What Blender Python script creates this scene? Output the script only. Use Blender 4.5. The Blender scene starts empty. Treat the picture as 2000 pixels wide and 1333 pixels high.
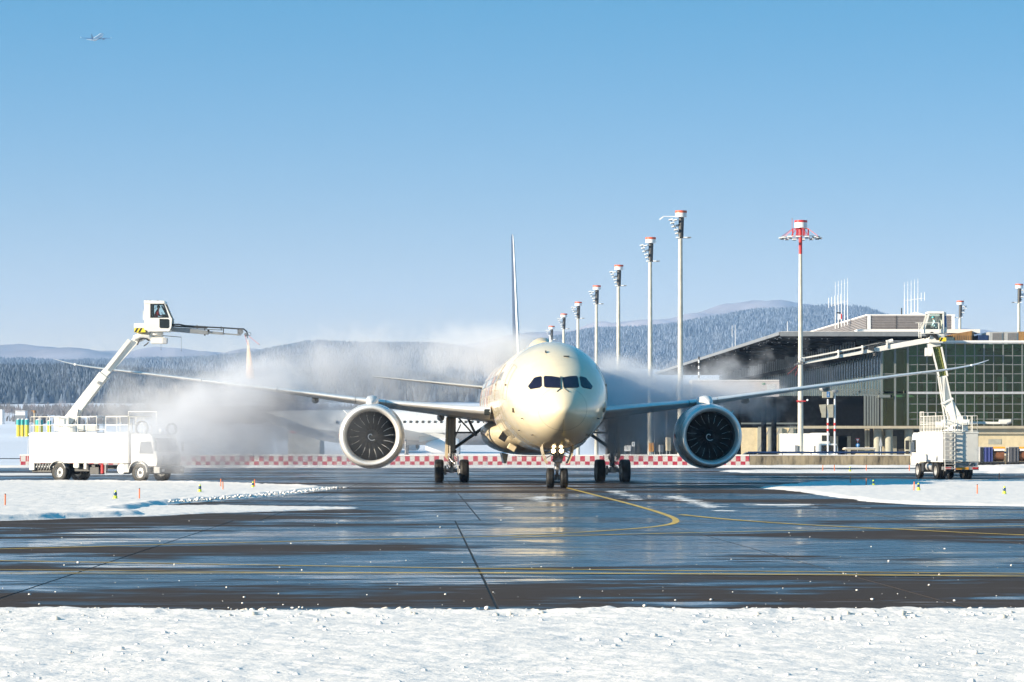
import bpy, math, random
import numpy as np
from mathutils import Vector, Matrix

random.seed(7)
rng = np.random.RandomState(11)
S = bpy.context.scene
COL = S.collection
R = math.radians

# ------------------------------------------------------------------ camera
F = 5700.0          # focal length in photo pixels (2000 px wide)
CX, HY = 1000.0, 871.0
CAMH = 2.2
cam_d = bpy.data.cameras.new('camera')
cam = bpy.data.objects.new('camera', cam_d)
COL.objects.link(cam)
S.camera = cam
HAZE = 6.5e-5
SKY_FALL = 19.0
SKY_PALE = (4.9, 3.4, 1.45)
STEAM = True
STEAM_D = 0.62
cam.location = (0, 0, CAMH)
cam.rotation_euler = (R(90), 0, 0)
cam_d.sensor_width = 36.0
cam_d.lens = 36.0 * F / 2000.0
cam_d.shift_y = (HY - 666.5) / 2000.0
cam_d.clip_start = 0.5
cam_d.clip_end = 40000.0

# ------------------------------------------------------------------ sky, sun, exposure
SUN_EL, SUN_AZ = 18.0, 25.0     # elevation; degrees towards the camera from due left
sun_vec = Vector((-math.cos(R(SUN_AZ)) * math.cos(R(SUN_EL)), -math.sin(R(SUN_AZ)) * math.cos(R(SUN_EL)), math.sin(R(SUN_EL))))
world = bpy.data.worlds.new('World')
S.world = world
world.use_nodes = True
wn = world.node_tree
wn.nodes.clear()
w_out = wn.nodes.new('ShaderNodeOutputWorld')
w_bg = wn.nodes.new('ShaderNodeBackground')
w_bg.inputs['Strength'].default_value = 0.145
sky = wn.nodes.new('ShaderNodeTexSky')
sky.sky_type = 'NISHITA'
sky.sun_disc = False
sky.sun_elevation = R(SUN_EL)
sky.sun_rotation = math.atan2(sun_vec.x, sun_vec.y)
sky.altitude = 400
sky.air_density = 1.0
sky.dust_density = 0.3
sky.ozone_density = 1.0
w_tc = wn.nodes.new('ShaderNodeTexCoord')
w_sep = wn.nodes.new('ShaderNodeSeparateXYZ')
w_mul = wn.nodes.new('ShaderNodeMath'); w_mul.operation = 'MULTIPLY_ADD'
w_mul.inputs[1].default_value = 3.5; w_mul.inputs[2].default_value = 0.4
w_com = wn.nodes.new('ShaderNodeCombineXYZ')
w_nrm = wn.nodes.new('ShaderNodeVectorMath'); w_nrm.operation = 'NORMALIZE'
wn.links.new(w_tc.outputs['Generated'], w_sep.inputs[0])
wn.links.new(w_sep.outputs['X'], w_com.inputs['X'])
wn.links.new(w_sep.outputs['Y'], w_com.inputs['Y'])
wn.links.new(w_sep.outputs['Z'], w_mul.inputs[0])
wn.links.new(w_mul.outputs[0], w_com.inputs['Z'])
wn.links.new(w_com.outputs[0], w_nrm.inputs[0])
wn.links.new(w_nrm.outputs[0], sky.inputs['Vector'])
w_hsv = wn.nodes.new('ShaderNodeHueSaturation')
w_hsv.inputs['Saturation'].default_value = 2.9
w_hsv.inputs['Hue'].default_value = 0.476
wn.links.new(sky.outputs[0], w_hsv.inputs['Color'])
# the pale band of winter haze low over the whole horizon
w_abs = wn.nodes.new('ShaderNodeMath'); w_abs.operation = 'ABSOLUTE'
w_ex = wn.nodes.new('ShaderNodeMath'); w_ex.operation = 'MULTIPLY'; w_ex.inputs[1].default_value = -SKY_FALL
w_e2 = wn.nodes.new('ShaderNodeMath'); w_e2.operation = 'EXPONENT'
wn.links.new(w_sep.outputs['Z'], w_abs.inputs[0]); wn.links.new(w_abs.outputs[0], w_ex.inputs[0]); wn.links.new(w_ex.outputs[0], w_e2.inputs[0])
w_mix = wn.nodes.new('ShaderNodeMix'); w_mix.data_type = 'RGBA'
wn.links.new(w_e2.outputs[0], w_mix.inputs[0]); wn.links.new(w_hsv.outputs[0], w_mix.inputs[6])
w_mix.inputs[7].default_value = (*SKY_PALE, 1)
wn.links.new(w_mix.outputs[2], w_bg.inputs['Color'])
wn.links.new(w_bg.outputs[0], w_out.inputs['Surface'])

sun_d = bpy.data.lights.new('sun', 'SUN')
sun_d.energy = 5.0
sun_d.angle = R(0.5)
sun_d.color = (1.0, 0.86, 0.66)
sun = bpy.data.objects.new('sun', sun_d)
COL.objects.link(sun)
sun.rotation_euler = sun_vec.to_track_quat('Z', 'Y').to_euler()

S.view_settings.view_transform = 'Standard'
S.view_settings.look = 'None'
S.view_settings.gamma = 1.0
S.view_settings.exposure = 1.08
S.view_settings.use_curve_mapping = False
S.render.engine = 'CYCLES'
cy = S.cycles
cy.max_bounces = 14
cy.diffuse_bounces = 3
cy.glossy_bounces = 3
cy.transmission_bounces = 4
cy.volume_bounces = 8
cy.transparent_max_bounces = 12
cy.caustics_reflective = False
cy.caustics_refractive = False
cy.use_denoising = True
cy.volume_step_rate = 2.0
cy.volume_max_steps = 256

# ------------------------------------------------------------------ helpers
def P(px, py, d):
    """the point of the place seen at photo pixel (px, py), d metres away"""
    return Vector(((px - CX) * d / F, d, CAMH + (HY - py) * d / F))

def G(px, py):
    """the point of flat ground seen at photo pixel (px, py)"""
    d = F * CAMH / (py - HY)
    return ((px - CX) * d / F, d)

def tag(o, label=None, cat=None, group=None, kind=None):
    if label: o['label'] = label
    if cat: o['category'] = cat
    if group: o['group'] = group
    if kind: o['kind'] = kind
    return o

def empty(name, loc=(0, 0, 0), rz=0.0, label=None, cat=None, group=None, kind=None):
    o = bpy.data.objects.new(name, None)
    COL.objects.link(o)
    o.location = loc
    o.rotation_euler = (0, 0, rz)
    return tag(o, label, cat, group, kind)

def kids(o):
    return [c for c in bpy.data.objects if c.parent == o]

def copy_tree(o, parent=None, ch_map=None):
    if ch_map is None:
        ch_map = {}
        for x in bpy.data.objects:
            if x.parent: ch_map.setdefault(x.parent.name, []).append(x)
    c = o.copy()
    COL.objects.link(c)
    c.parent = parent
    for ch in ch_map.get(o.name, []):
        copy_tree(ch, c, ch_map)
    return c

class MB:
    """collects shapes, then links them as one mesh object"""
    def __init__(s):
        s.v = []; s.f = []; s.m = []; s.mi = 0
    def add(s, vs, fs):
        n = len(s.v)
        s.v += [tuple(v) for v in vs]
        for f in fs:
            s.f.append(tuple(i + n for i in f)); s.m.append(s.mi)
        return s
    def box(s, c, d, rot=None):
        x, y, z = d[0] / 2, d[1] / 2, d[2] / 2
        vs = [Vector(p) for p in ((-x,-y,-z),(x,-y,-z),(x,y,-z),(-x,y,-z),(-x,-y,z),(x,-y,z),(x,y,z),(-x,y,z))]
        if rot is not None: vs = [rot @ v for v in vs]
        c = Vector(c)
        return s.add([v + c for v in vs], [(0,3,2,1),(4,5,6,7),(0,1,5,4),(1,2,6,5),(2,3,7,6),(3,0,4,7)])
    def bx(s, x0, x1, y0, y1, z0, z1):
        return s.box(((x0+x1)/2, (y0+y1)/2, (z0+z1)/2), (abs(x1-x0), abs(y1-y0), abs(z1-z0)))
    def frame_at(s, p0, p1):
        d = (Vector(p1) - Vector(p0)); L = d.length; d.normalize()
        up = Vector((0, 0, 1)) if abs(d.z) < 0.95 else Vector((0, 1, 0))
        a = d.cross(up).normalized(); b = a.cross(d).normalized()
        return d, a, b, L
    def bar(s, p0, p1, w, h, w1=None, h1=None):
        d, a, b, L = s.frame_at(p0, p1)
        w1 = w if w1 is None else w1; h1 = h if h1 is None else h1
        p0 = Vector(p0); p1 = Vector(p1)
        vs = [p0 + a*sx*w/2 + b*sz*h/2 for sx, sz in ((-1,-1),(1,-1),(1,1),(-1,1))] + [p1 + a*sx*w1/2 + b*sz*h1/2 for sx, sz in ((-1,-1),(1,-1),(1,1),(-1,1))]
        return s.add(vs, [(0,1,2,3),(7,6,5,4),(0,4,5,1),(1,5,6,2),(2,6,7,3),(3,7,4,0)])
    def cyl(s, p0, p1, r0, r1=None, n=16, cap=True):
        r1 = r0 if r1 is None else r1
        d, a, b, L = s.frame_at(p0, p1)
        p0 = Vector(p0); p1 = Vector(p1)
        vs = []
        for p, r in ((p0, r0), (p1, r1)):
            for i in range(n):
                t = 2*math.pi*i/n
                vs.append(p + a*math.cos(t)*r + b*math.sin(t)*r)
        fs = [(i, (i+1) % n, n+(i+1) % n, n+i) for i in range(n)]
        if cap:
            fs.append(tuple(range(n-1, -1, -1))); fs.append(tuple(range(n, 2*n)))
        return s.add(vs, fs)
    def tube(s, pts, r, n=6):
        pts = [Vector(p) for p in pts]
        rings = []
        for i, p in enumerate(pts):
            q0 = pts[max(i-1, 0)]; q1 = pts[min(i+1, len(pts)-1)]
            d, a, b, L = s.frame_at(q0, q1)
            rings.append([p + a*math.cos(2*math.pi*k/n)*r + b*math.sin(2*math.pi*k/n)*r for k in range(n)])
        return s.loft(rings, True, True)
    def loft(s, rings, closed=True, cap=False):
        n = len(rings[0]); vs = [v for r in rings for v in r]; fs = []
        for i in range(len(rings)-1):
            for k in range(n if closed else n-1):
                k2 = (k+1) % n
                fs.append((i*n+k, i*n+k2, (i+1)*n+k2, (i+1)*n+k))
        if cap:
            fs.append(tuple(range(n-1, -1, -1))); fs.append(tuple((len(rings)-1)*n + k for k in range(n)))
        return s.add(vs, fs)
    def lathe(s, prof, o=(0,0,0), axis='Z', n=32, cap=False, a0=0.0, a1=2*math.pi):
        """prof: (radius, height along the axis)"""
        rings = []
        full = abs(a1 - a0 - 2*math.pi) < 1e-6
        m = n if full else n + 1
        for r, h in prof:
            ring = []
            for k in range(m):
                t = a0 + (a1-a0)*k/n
                c, q = r*math.cos(t), r*math.sin(t)
                p = {'Z': (c, q, h), 'Y': (c, h, q), 'X': (h, c, q)}[axis]
                ring.append((p[0]+o[0], p[1]+o[1], p[2]+o[2]))
            rings.append(ring)
        return s.loft(rings, full, cap)
    def prism(s, poly, y0, y1, axis='Y'):
        """polygon (u, w) pushed out along an axis"""
        n = len(poly)
        def q(u, w, t): return {'Y': (u, t, w), 'X': (t, u, w), 'Z': (u, w, t)}[axis]
        vs = [q(u, w, y0) for u, w in poly] + [q(u, w, y1) for u, w in poly]
        fs = [tuple(range(n)), tuple(range(2*n-1, n-1, -1))] + [(i, n+i, n+(i+1) % n, (i+1) % n) for i in range(n)]
        return s.add(vs, fs)
    def ball(s, c, r, n=12, m=8, sc=(1,1,1)):
        rings = []
        for i in range(m+1):
            t = math.pi*i/m; rr = max(math.sin(t), 1e-3)*r; z = math.cos(t)*r
            rings.append([(c[0]+rr*math.cos(2*math.pi*k/n)*sc[0], c[1]+rr*math.sin(2*math.pi*k/n)*sc[1], c[2]+z*sc[2]) for k in range(n)])
        return s.loft(rings, True, False)
    def build(s, name, mat, parent=None, smooth=False, bevel=0.0, world=False, fix=True):
        me = bpy.data.meshes.new(name)
        vs = s.v
        if world and parent is not None:
            inv = WM(parent).inverted()
            vs = [tuple(inv @ Vector(v)) for v in vs]
        me.from_pydata(vs, [], s.f)
        mats = mat if isinstance(mat, (list, tuple)) else [mat]
        for m_ in mats: me.materials.append(m_)
        if len(mats) > 1: me.polygons.foreach_set('material_index', s.m)
        if fix:
            import bmesh
            bm = bmesh.new(); bm.from_mesh(me)
            bmesh.ops.recalc_face_normals(bm, faces=bm.faces)
            bm.to_mesh(me); bm.free()
        if smooth:
            me.polygons.foreach_set('use_smooth', [True]*len(me.polygons))
            me.set_sharp_from_angle(angle=R(smooth if smooth is not True else 40))
        me.update()
        o = bpy.data.objects.new(name, me)
        COL.objects.link(o)
        o.parent = parent
        if bevel:
            b = o.modifiers.new('bevel', 'BEVEL'); b.width = bevel; b.segments = 2; b.limit_method = 'ANGLE'; b.angle_limit = R(50)
        return o

def WM(o):
    m = Matrix.LocRotScale(o.location, o.rotation_euler, o.scale)
    return (WM(o.parent) @ m) if o.parent else m

def npmesh(name, V, Fc, mat, parent=None, smooth=True):
    me = bpy.data.meshes.new(name)
    V = np.asarray(V, dtype=np.float32); Fc = np.asarray(Fc, dtype=np.int32)
    me.vertices.add(len(V)); me.vertices.foreach_set('co', V.ravel())
    k = Fc.shape[1]
    me.loops.add(Fc.size); me.loops.foreach_set('vertex_index', Fc.ravel())
    me.polygons.add(len(Fc))
    me.polygons.foreach_set('loop_start', np.arange(0, Fc.size, k, dtype=np.int32))
    me.polygons.foreach_set('use_smooth', np.full(len(Fc), smooth))
    me.update(calc_edges=True)
    me.validate()
    me.materials.append(mat)
    o = bpy.data.objects.new(name, me)
    COL.objects.link(o); o.parent = parent
    return o

# smooth value noise in numpy
def vnoise(x, y, seed=0):
    xi = np.floor(x).astype(np.int64); yi = np.floor(y).astype(np.int64)
    fx = x - xi; fy = y - yi
    fx = fx*fx*(3-2*fx); fy = fy*fy*(3-2*fy)
    def h(a, b):
        n = (a*374761393 + b*668265263 + seed*974634777) & 0xffffffff
        n = ((n ^ (n >> 13))*1274126177) & 0xffffffff
        n = n ^ (n >> 16)
        return (n & 0xffff)/65535.0
    return (h(xi, yi)*(1-fx)+h(xi+1, yi)*fx)*(1-fy) + (h(xi, yi+1)*(1-fx)+h(xi+1, yi+1)*fx)*fy

def fbm(x, y, o=4, seed=0, g=0.5):
    s_ = 0; a = 1; t = 0
    for i in range(o):
        s_ = s_ + a*vnoise(x*2**i, y*2**i, seed+i*17); t += a; a *= g
    return s_/t

# ------------------------------------------------------------------ materials
def mat(name, col, rough=0.5, metal=0.0, var=0.08, scale=3.0, bump=0.0, bscale=None, coat=0.0, spec=0.5, emit=None, estr=0.0, alpha=None, dirt=None, dirt_amt=0.0, dscale=1.0, stretch=None):
    m = bpy.data.materials.new(name)
    m.use_nodes = True
    nt = m.node_tree; N = nt.nodes; L = nt.links
    b = N['Principled BSDF']
    b.inputs['Roughness'].default_value = rough
    b.inputs['Metallic'].default_value = metal
    b.inputs['Coat Weight'].default_value = coat
    b.inputs['Coat Roughness'].default_value = 0.08
    b.inputs['Specular IOR Level'].default_value = spec
    tc = N.new('ShaderNodeTexCoord')
    src = tc.outputs['Object']
    if stretch:
        mp = N.new('ShaderNodeMapping'); mp.inputs['Scale'].default_value = stretch
        L.new(src, mp.inputs[0]); src = mp.outputs[0]
    n = N.new('ShaderNodeTexNoise'); n.inputs['Scale'].default_value = scale; n.inputs['Detail'].default_value = 5
    L.new(src, n.inputs['Vector'])
    r = N.new('ShaderNodeMapRange')
    r.inputs[1].default_value = 0.3; r.inputs[2].default_value = 0.7
    r.inputs[3].default_value = 1 - var; r.inputs[4].default_value = 1 + var
    L.new(n.outputs['Fac'], r.inputs[0])
    mx = N.new('ShaderNodeMix'); mx.data_type = 'RGBA'; mx.blend_type = 'MULTIPLY'; mx.inputs[0].default_value = 1
    mx.inputs[6].default_value = (*col, 1)
    L.new(r.outputs[0], mx.inputs[7])
    out = mx.outputs[2]
    if dirt:
        n2 = N.new('ShaderNodeTexNoise'); n2.inputs['Scale'].default_value = dscale; n2.inputs['Detail'].default_value = 8; n2.inputs['Roughness'].default_value = 0.65
        L.new(src, n2.inputs['Vector'])
        r2 = N.new('ShaderNodeMapRange'); r2.inputs[1].default_value = 0.45; r2.inputs[2].default_value = 0.7; r2.inputs[3].default_value = 0; r2.inputs[4].default_value = dirt_amt
        L.new(n2.outputs['Fac'], r2.inputs[0])
        m2 = N.new('ShaderNodeMix'); m2.data_type = 'RGBA'
        L.new(r2.outputs[0], m2.inputs[0]); L.new(out, m2.inputs[6]); m2.inputs[7].default_value = (*dirt, 1)
        out = m2.outputs[2]
    L.new(out, b.inputs['Base Color'])
    rr = N.new('ShaderNodeMapRange'); rr.inputs[3].default_value = max(rough-0.06, 0.02); rr.inputs[4].default_value = min(rough+0.08, 1)
    L.new(n.outputs['Fac'], rr.inputs[0]); L.new(rr.outputs[0], b.inputs['Roughness'])
    if bump:
        n3 = N.new('ShaderNodeTexNoise'); n3.inputs['Scale'].default_value = bscale or scale*4; n3.inputs['Detail'].default_value = 4
        L.new(src, n3.inputs['Vector'])
        bp = N.new('ShaderNodeBump'); bp.inputs['Strength'].default_value = 1.0; bp.inputs['Distance'].default_value = bump
        L.new(n3.outputs['Fac'], bp.inputs['Height']); L.new(bp.outputs[0], b.inputs['Normal'])
    if emit:
        b.inputs['Emission Color'].default_value = (*emit, 1); b.inputs['Emission Strength'].default_value = estr
    return m

def thin_glass(name, tint, rough=0.02):
    m = bpy.data.materials.new(name); m.use_nodes = True; N = m.node_tree.nodes; L = m.node_tree.links
    N.remove(N['Principled BSDF'])
    t = N.new('ShaderNodeBsdfTransparent'); t.inputs['Color'].default_value = (*tint, 1)
    g = N.new('ShaderNodeBsdfGlossy'); g.inputs['Roughness'].default_value = rough; g.inputs['Color'].default_value = (.9, .95, .93, 1)
    fr = N.new('ShaderNodeFresnel'); fr.inputs['IOR'].default_value = 1.45
    mx = N.new('ShaderNodeMixShader')
    L.new(fr.outputs[0], mx.inputs[0]); L.new(t.outputs[0], mx.inputs[1]); L.new(g.outputs[0], mx.inputs[2]); L.new(mx.outputs[0], N['Material Output'].inputs['Surface'])
    return m

M = {}
M['beige'] = mat('sand_paint', (0.80, 0.69, 0.48), 0.22, coat=0.6, var=0.04, scale=0.6, dirt=(0.62, 0.52, 0.36), dirt_amt=0.35, dscale=0.4, bump=0.0012, bscale=0.7)
M['beige2'] = mat('sand_paint_panel', (0.66, 0.55, 0.37), 0.3, coat=0.4, var=0.06)
M['seam'] = mat('seam_dark', (0.16, 0.13, 0.09), 0.6)
M['alu'] = mat('bare_aluminium', (0.82, 0.81, 0.80), 0.32, metal=0.35, var=0.05, scale=4)
M['wing'] = mat('wing_grey_paint', (0.58, 0.57, 0.54), 0.35, coat=0.2, var=0.08, scale=1.0, dirt=(0.42, 0.38, 0.32), dirt_amt=0.3)
M['nacelle'] = mat('nacelle_paint', (0.64, 0.63, 0.62), 0.25, coat=0.4, var=0.05, scale=1.5)
M['duct'] = mat('duct_lining', (0.10, 0.10, 0.11), 0.5, var=0.2, scale=5)
M['blade'] = mat('fan_blade_black', (0.010, 0.010, 0.012), 0.35, var=0.2, spec=0.3)
M['edge'] = mat('titanium_edge', (0.75, 0.74, 0.72), 0.25, metal=0.9)
M['black'] = mat('black_paint', (0.012, 0.012, 0.014), 0.45)
M['rubber'] = mat('tyre_rubber', (0.010, 0.010, 0.010), 0.6, bump=0.004, bscale=30, var=0.3)
M['steel'] = mat('gear_steel', (0.32, 0.32, 0.33), 0.35, metal=0.6, var=0.25, scale=8, dirt=(0.08, 0.07, 0.06), dirt_amt=0.7, dscale=5)
M['chrome'] = mat('polished_strut', (0.9, 0.9, 0.9), 0.1, metal=1.0)
M['white'] = mat('white_paint', (0.78, 0.77, 0.73), 0.35, coat=0.3, var=0.05, scale=1.2, dirt=(0.55, 0.52, 0.46), dirt_amt=0.35, dscale=0.8)
M['white2'] = mat('aircraft_white_paint', (0.74, 0.75, 0.76), 0.3, coat=0.3, var=0.05)
M['belly'] = mat('aircraft_grey_belly', (0.30, 0.31, 0.33), 0.4, var=0.1)
M['navy'] = mat('navy_paint', (0.012, 0.025, 0.11), 0.3, coat=0.4)
M['cockpit'] = mat('cockpit_glass', (0.010, 0.007, 0.020), 0.08, var=0.3, scale=2, spec=0.25)
M['glass_dark'] = mat('dark_glass', (0.012, 0.018, 0.022), 0.06, var=0.3, scale=0.6)
M['red'] = mat('red_paint', (0.55, 0.03, 0.03), 0.4, var=0.1)
M['orange'] = mat('orange_plastic', (0.75, 0.16, 0.04), 0.5, var=0.15, scale=20)
M['orange2'] = mat('orange_reflector', (0.85, 0.36, 0.03), 0.35, var=0.12, scale=6)
M['yellow'] = mat('yellow_paint', (0.80, 0.62, 0.04), 0.4)
M['lime'] = mat('lamp_yellow_green', (0.65, 0.75, 0.05), 0.35)
M['concrete_pole'] = mat('concrete_mast', (0.55, 0.53, 0.46), 0.8, var=0.12, scale=2)
M['grey'] = mat('grey_metal', (0.25, 0.26, 0.27), 0.45, metal=0.3, var=0.1)
M['grey_light'] = mat('light_grey_metal', (0.5, 0.5, 0.5), 0.4, metal=0.3, var=0.1)
M['dark'] = mat('dark_metal', (0.035, 0.037, 0.04), 0.5, var=0.2)
M['lamp_w'] = mat('lamp_housing_white', (0.8, 0.82, 0.84), 0.4)
M['snow'] = mat('snow', (0.83, 0.775, 0.73), 0.75, var=0.03, scale=2.0, bump=0.012, bscale=14, spec=0.2)
M['snow_dirty'] = mat('slushy_snow', (0.70, 0.64, 0.56), 0.8, var=0.12, scale=9, spec=0.2)
M['snow_cap'] = mat('snow_cap', (0.78, 0.75, 0.72), 0.8, var=0.02, spec=0.2)
# ================================================================== GROUND
def apron_mat():
    m = bpy.data.materials.new('wet_tarmac'); m.use_nodes = True
    nt = m.node_tree; N = nt.nodes; L = nt.links
    b = N['Principled BSDF']
    geo = N.new('ShaderNodeNewGeometry')
    def mapping(sc, loc=(0, 0, 0)):
        q = N.new('ShaderNodeMapping'); q.inputs['Scale'].default_value = sc; q.inputs['Location'].default_value = loc
        L.new(geo.outputs['Position'], q.inputs[0]); return q.outputs[0]
    def noise(vec, scale, det=5, ro=0.55, dist=0.0):
        n = N.new('ShaderNodeTexNoise'); n.inputs['Scale'].default_value = scale; n.inputs['Detail'].default_value = det
        n.inputs['Roughness'].default_value = ro; n.inputs['Distortion'].default_value = dist
        L.new(vec, n.inputs['Vector']); return n.outputs['Fac']
    def rng_(v, a, c, o0=0.0, o1=1.0):
        r = N.new('ShaderNodeMapRange'); r.interpolation_type = 'SMOOTHSTEP'
        r.inputs[1].default_value = a; r.inputs[2].default_value = c; r.inputs[3].default_value = o0; r.inputs[4].default_value = o1
        L.new(v, r.inputs[0]); return r.outputs[0]
    def math_(op, a, c):
        q = N.new('ShaderNodeMath'); q.operation = op
        for i, x in enumerate((a, c)):
            if isinstance(x, float): q.inputs[i].default_value = x
            else: L.new(x, q.inputs[i])
        return q.outputs[0]
    def mix(f, a, c):
        q = N.new('ShaderNodeMix'); q.data_type = 'RGBA'
        L.new(f, q.inputs[0])
        for i, x in ((6, a), (7, c)):
            if isinstance(x, tuple): q.inputs[i].default_value = (*x, 1)
            else: L.new(x, q.inputs[i])
        return q.outputs[2]
    # broad wet bands, left where the sweepers drove across (longer along X), and ragged puddle edges
    band = noise(mapping((0.05, 0.09, 1.0), (14.2, 11.1, 0)), 1.0, 6, 0.62, 0.4)
    fine = noise(mapping((0.30, 0.8, 1.0)), 1.0, 5, 0.6)
    wsum = math_('ADD', math_('MULTIPLY', band, 0.75), math_('MULTIPLY', fine, 0.25))
    wet = rng_(wsum, 0.455, 0.515)
    pud = rng_(noise(mapping((0.13, 0.20, 1.0), (11, 2, 0)), 1.0, 6, 0.6, 0.5), 0.49, 0.56)
    dry = math_('SUBTRACT', 1.0, wet)
    c1 = mix(noise(mapping((1, 1, 1)), 0.35, 6), (0.034, 0.022, 0.017), (0.062, 0.044, 0.034))
    c1 = mix(rng_(noise(mapping((1, 1, 1)), 60.0, 2), 0.35, 0.7), c1, (0.085, 0.07, 0.06))
    cw = mix(fine, (0.010, 0.012, 0.018), (0.028, 0.032, 0.042))
    streak = noise(mapping((0.5, 3.2, 1.0), (2, 5, 0)), 1.0, 6, 0.65, 0.3)
    wet = math_('MULTIPLY', wet, rng_(streak, 0.34, 0.50, 0.35, 1.0))
    dry = math_('SUBTRACT', 1.0, wet)
    col = mix(wet, c1, cw)
    # thin remains of scraped snow
    fr = math_('MULTIPLY', rng_(noise(mapping((0.06, 0.5, 1.0), (5, 9, 0)), 1.0, 8, 0.7, 0.3), 0.56, 0.66), rng_(noise(mapping((0.5, 2.5, 1)), 1.0, 6, 0.7), 0.48, 0.60))
    col = mix(math_('MULTIPLY', fr, 0.55), col, (0.55, 0.57, 0.62))
    L.new(col, b.inputs['Base Color'])
    ro = math_('ADD', math_('MULTIPLY', dry, 0.45), 0.27)
    ro = math_('SUBTRACT', ro, math_('MULTIPLY', math_('MULTIPLY', pud, wet), 0.16))
    ro = math_('ADD', ro, math_('MULTIPLY', fr, 0.3))
    L.new(ro, b.inputs['Roughness'])
    sp = math_('ADD', math_('MULTIPLY', wet, 0.85), 0.05)
    L.new(sp, b.inputs['Specular IOR Level'])
    bp = N.new('ShaderNodeBump'); bp.inputs['Distance'].default_value = 0.006; bp.inputs['Strength'].default_value = 0.6
    hgt = math_('MULTIPLY', noise(mapping((1, 1, 1)), 18.0, 4), math_('SUBTRACT', 1.0, math_('MULTIPLY', wet, 0.8)))
    L.new(hgt, bp.inputs['Height']); L.new(bp.outputs[0], b.inputs['Normal'])
    return m
M['apron'] = apron_mat()
M['joint'] = mat('joint_tar', (0.006, 0.006, 0.007), 0.8)
M['line'] = mat('yellow_line_paint', (0.66, 0.42, 0.05), 0.5, var=0.25, scale=1.5, dirt=(0.20, 0.14, 0.05), dirt_amt=0.55, dscale=1.2)
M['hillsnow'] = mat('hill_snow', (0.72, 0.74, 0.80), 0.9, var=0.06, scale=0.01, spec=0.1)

# one ground sheet to the horizon
g = MB(); g.add([(-6000, -400, -0.35), (6000, -400, -0.35), (6000, 13000, -0.35), (-6000, 13000, -0.35)], [(0, 1, 2, 3)])
tag(g.build('ground', M['hillsnow']), 'snow covered ground reaching to the horizon', kind='structure')

# concrete apron: slabs with tarred joints between them
apron = empty('apron', (0, 0, 0), kind='structure')
apron['label'] = 'dark wet apron of large slabs with tarred joints'
jb = MB(); jb.add([(-160, 18, -0.006), (160, 18, -0.006), (160, 316, -0.006), (-160, 316, -0.006)], [(0, 1, 2, 3)])
jb.build('joint_filler', M['joint'], apron)
ys = [18, 41.6, 85.6, 128, 171, 214, 257, 316]
def jx(k, y):   # joints fan slightly as in the photo
    base = {0: -7.7, 1: -0.85, 2: 5.25, 3: 11.5}.get(k, -7.7 + 6.6*k)
    return base - {0: 0.018, 1: 0.032, 2: 0.045, 3: 0.02}.get(k, 0.02)*(y-60)
ks = list(range(-22, 25))
gap = 0.022
for j in range(len(ys)-1):
    for i in range(len(ks)-1):
        y0, y1 = ys[j], ys[j+1]
        a, b_ = ks[i], ks[i+1]
        off = 0.0 if j < 2 else 0.75
        xs = [jx(a, y0)+gap+off, jx(b_, y0)-gap+off, jx(b_, y1)-gap+off, jx(a, y1)+gap+off]
        yy0, yy1 = y0+gap*1.5, y1-gap*1.5
        dz = rng.uniform(-0.002, 0.002)
        q = MB()
        q.add([(xs[0], yy0, dz), (xs[1], yy0, dz), (xs[2], yy1, dz), (xs[3], yy1, dz),
               (xs[0], yy0, -0.03), (xs[1], yy0, -0.03), (xs[2], yy1, -0.03), (xs[3], yy1, -0.03)],
              [(0, 1, 2, 3), (4, 5, 1, 0), (5, 6, 2, 1), (6, 7, 3, 2), (7, 4, 0, 3)])
        q.build('slab', M['apron'], apron, fix=False)

# painted lines
def line(pts, w=0.17, z=0.008):
    P2 = [Vector((x, y)) for x, y in pts]
    # Catmull-Rom smoothing
    out = []
    for i in range(len(P2)-1):
        p0 = P2[max(i-1, 0)]; p1 = P2[i]; p2 = P2[i+1]; p3 = P2[min(i+2, len(P2)-1)]
        for k in range(10):
            t = k/10
            out.append(0.5*((2*p1)+(-p0+p2)*t+(2*p0-5*p1+4*p2-p3)*t*t+(-p0+3*p1-3*p2+p3)*t**3))
    out.append(P2[-1])
    vs = []; fs = []
    for i, p in enumerate(out):
        d = (out[min(i+1, len(out)-1)]-out[max(i-1, 0)]).normalized(); n = Vector((-d.y, d.x))*w/2
        vs += [(p.x+n.x, p.y+n.y, z), (p.x-n.x, p.y-n.y, z)]
        if i: fs.append((2*i-2, 2*i-1, 2*i+1, 2*i))
    q = MB(); q.add(vs, fs)
    return q.build('taxi_line', M['line'], markings)
markings = empty('markings', kind='structure'); markings['label'] = 'yellow taxi guide lines painted on the apron'
line([G(1098, 951), G(1180, 972), G(1245, 989), G(1300, 1006), G(1320, 1017), G(1302, 1026), G(1215, 1035), G(1000, 1047), G(700, 1055), G(400, 1062), G(0, 1073), G(-700, 1085)], 0.2)
line([G(1330, 1006), G(1420, 1015), G(1560, 1025), G(1740, 1034), G(2000, 1046), G(2500, 1060)], 0.26, 0.012)
line([G(1000, 1051), G(1300, 1043), G(1740, 1033.5), G(2000, 1028), G(2500, 1018)], 0.24, 0.016)
line([G(-700, 1086), G(0, 1096), G(1000, 1112), G(2000, 1121), G(2700, 1127)], 0.20, 0.009)
line([G(-700, 1111), G(0, 1114), G(500, 1119), G(1000, 1120), G(2000, 1125), G(2700, 1127)], 0.12, 0.013)
line([G(-700, 1120.5), G(0, 1121.5), G(1000, 1121.5), G(2000, 1127.5), G(2700, 1131)], 0.22, 0.017)

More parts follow.
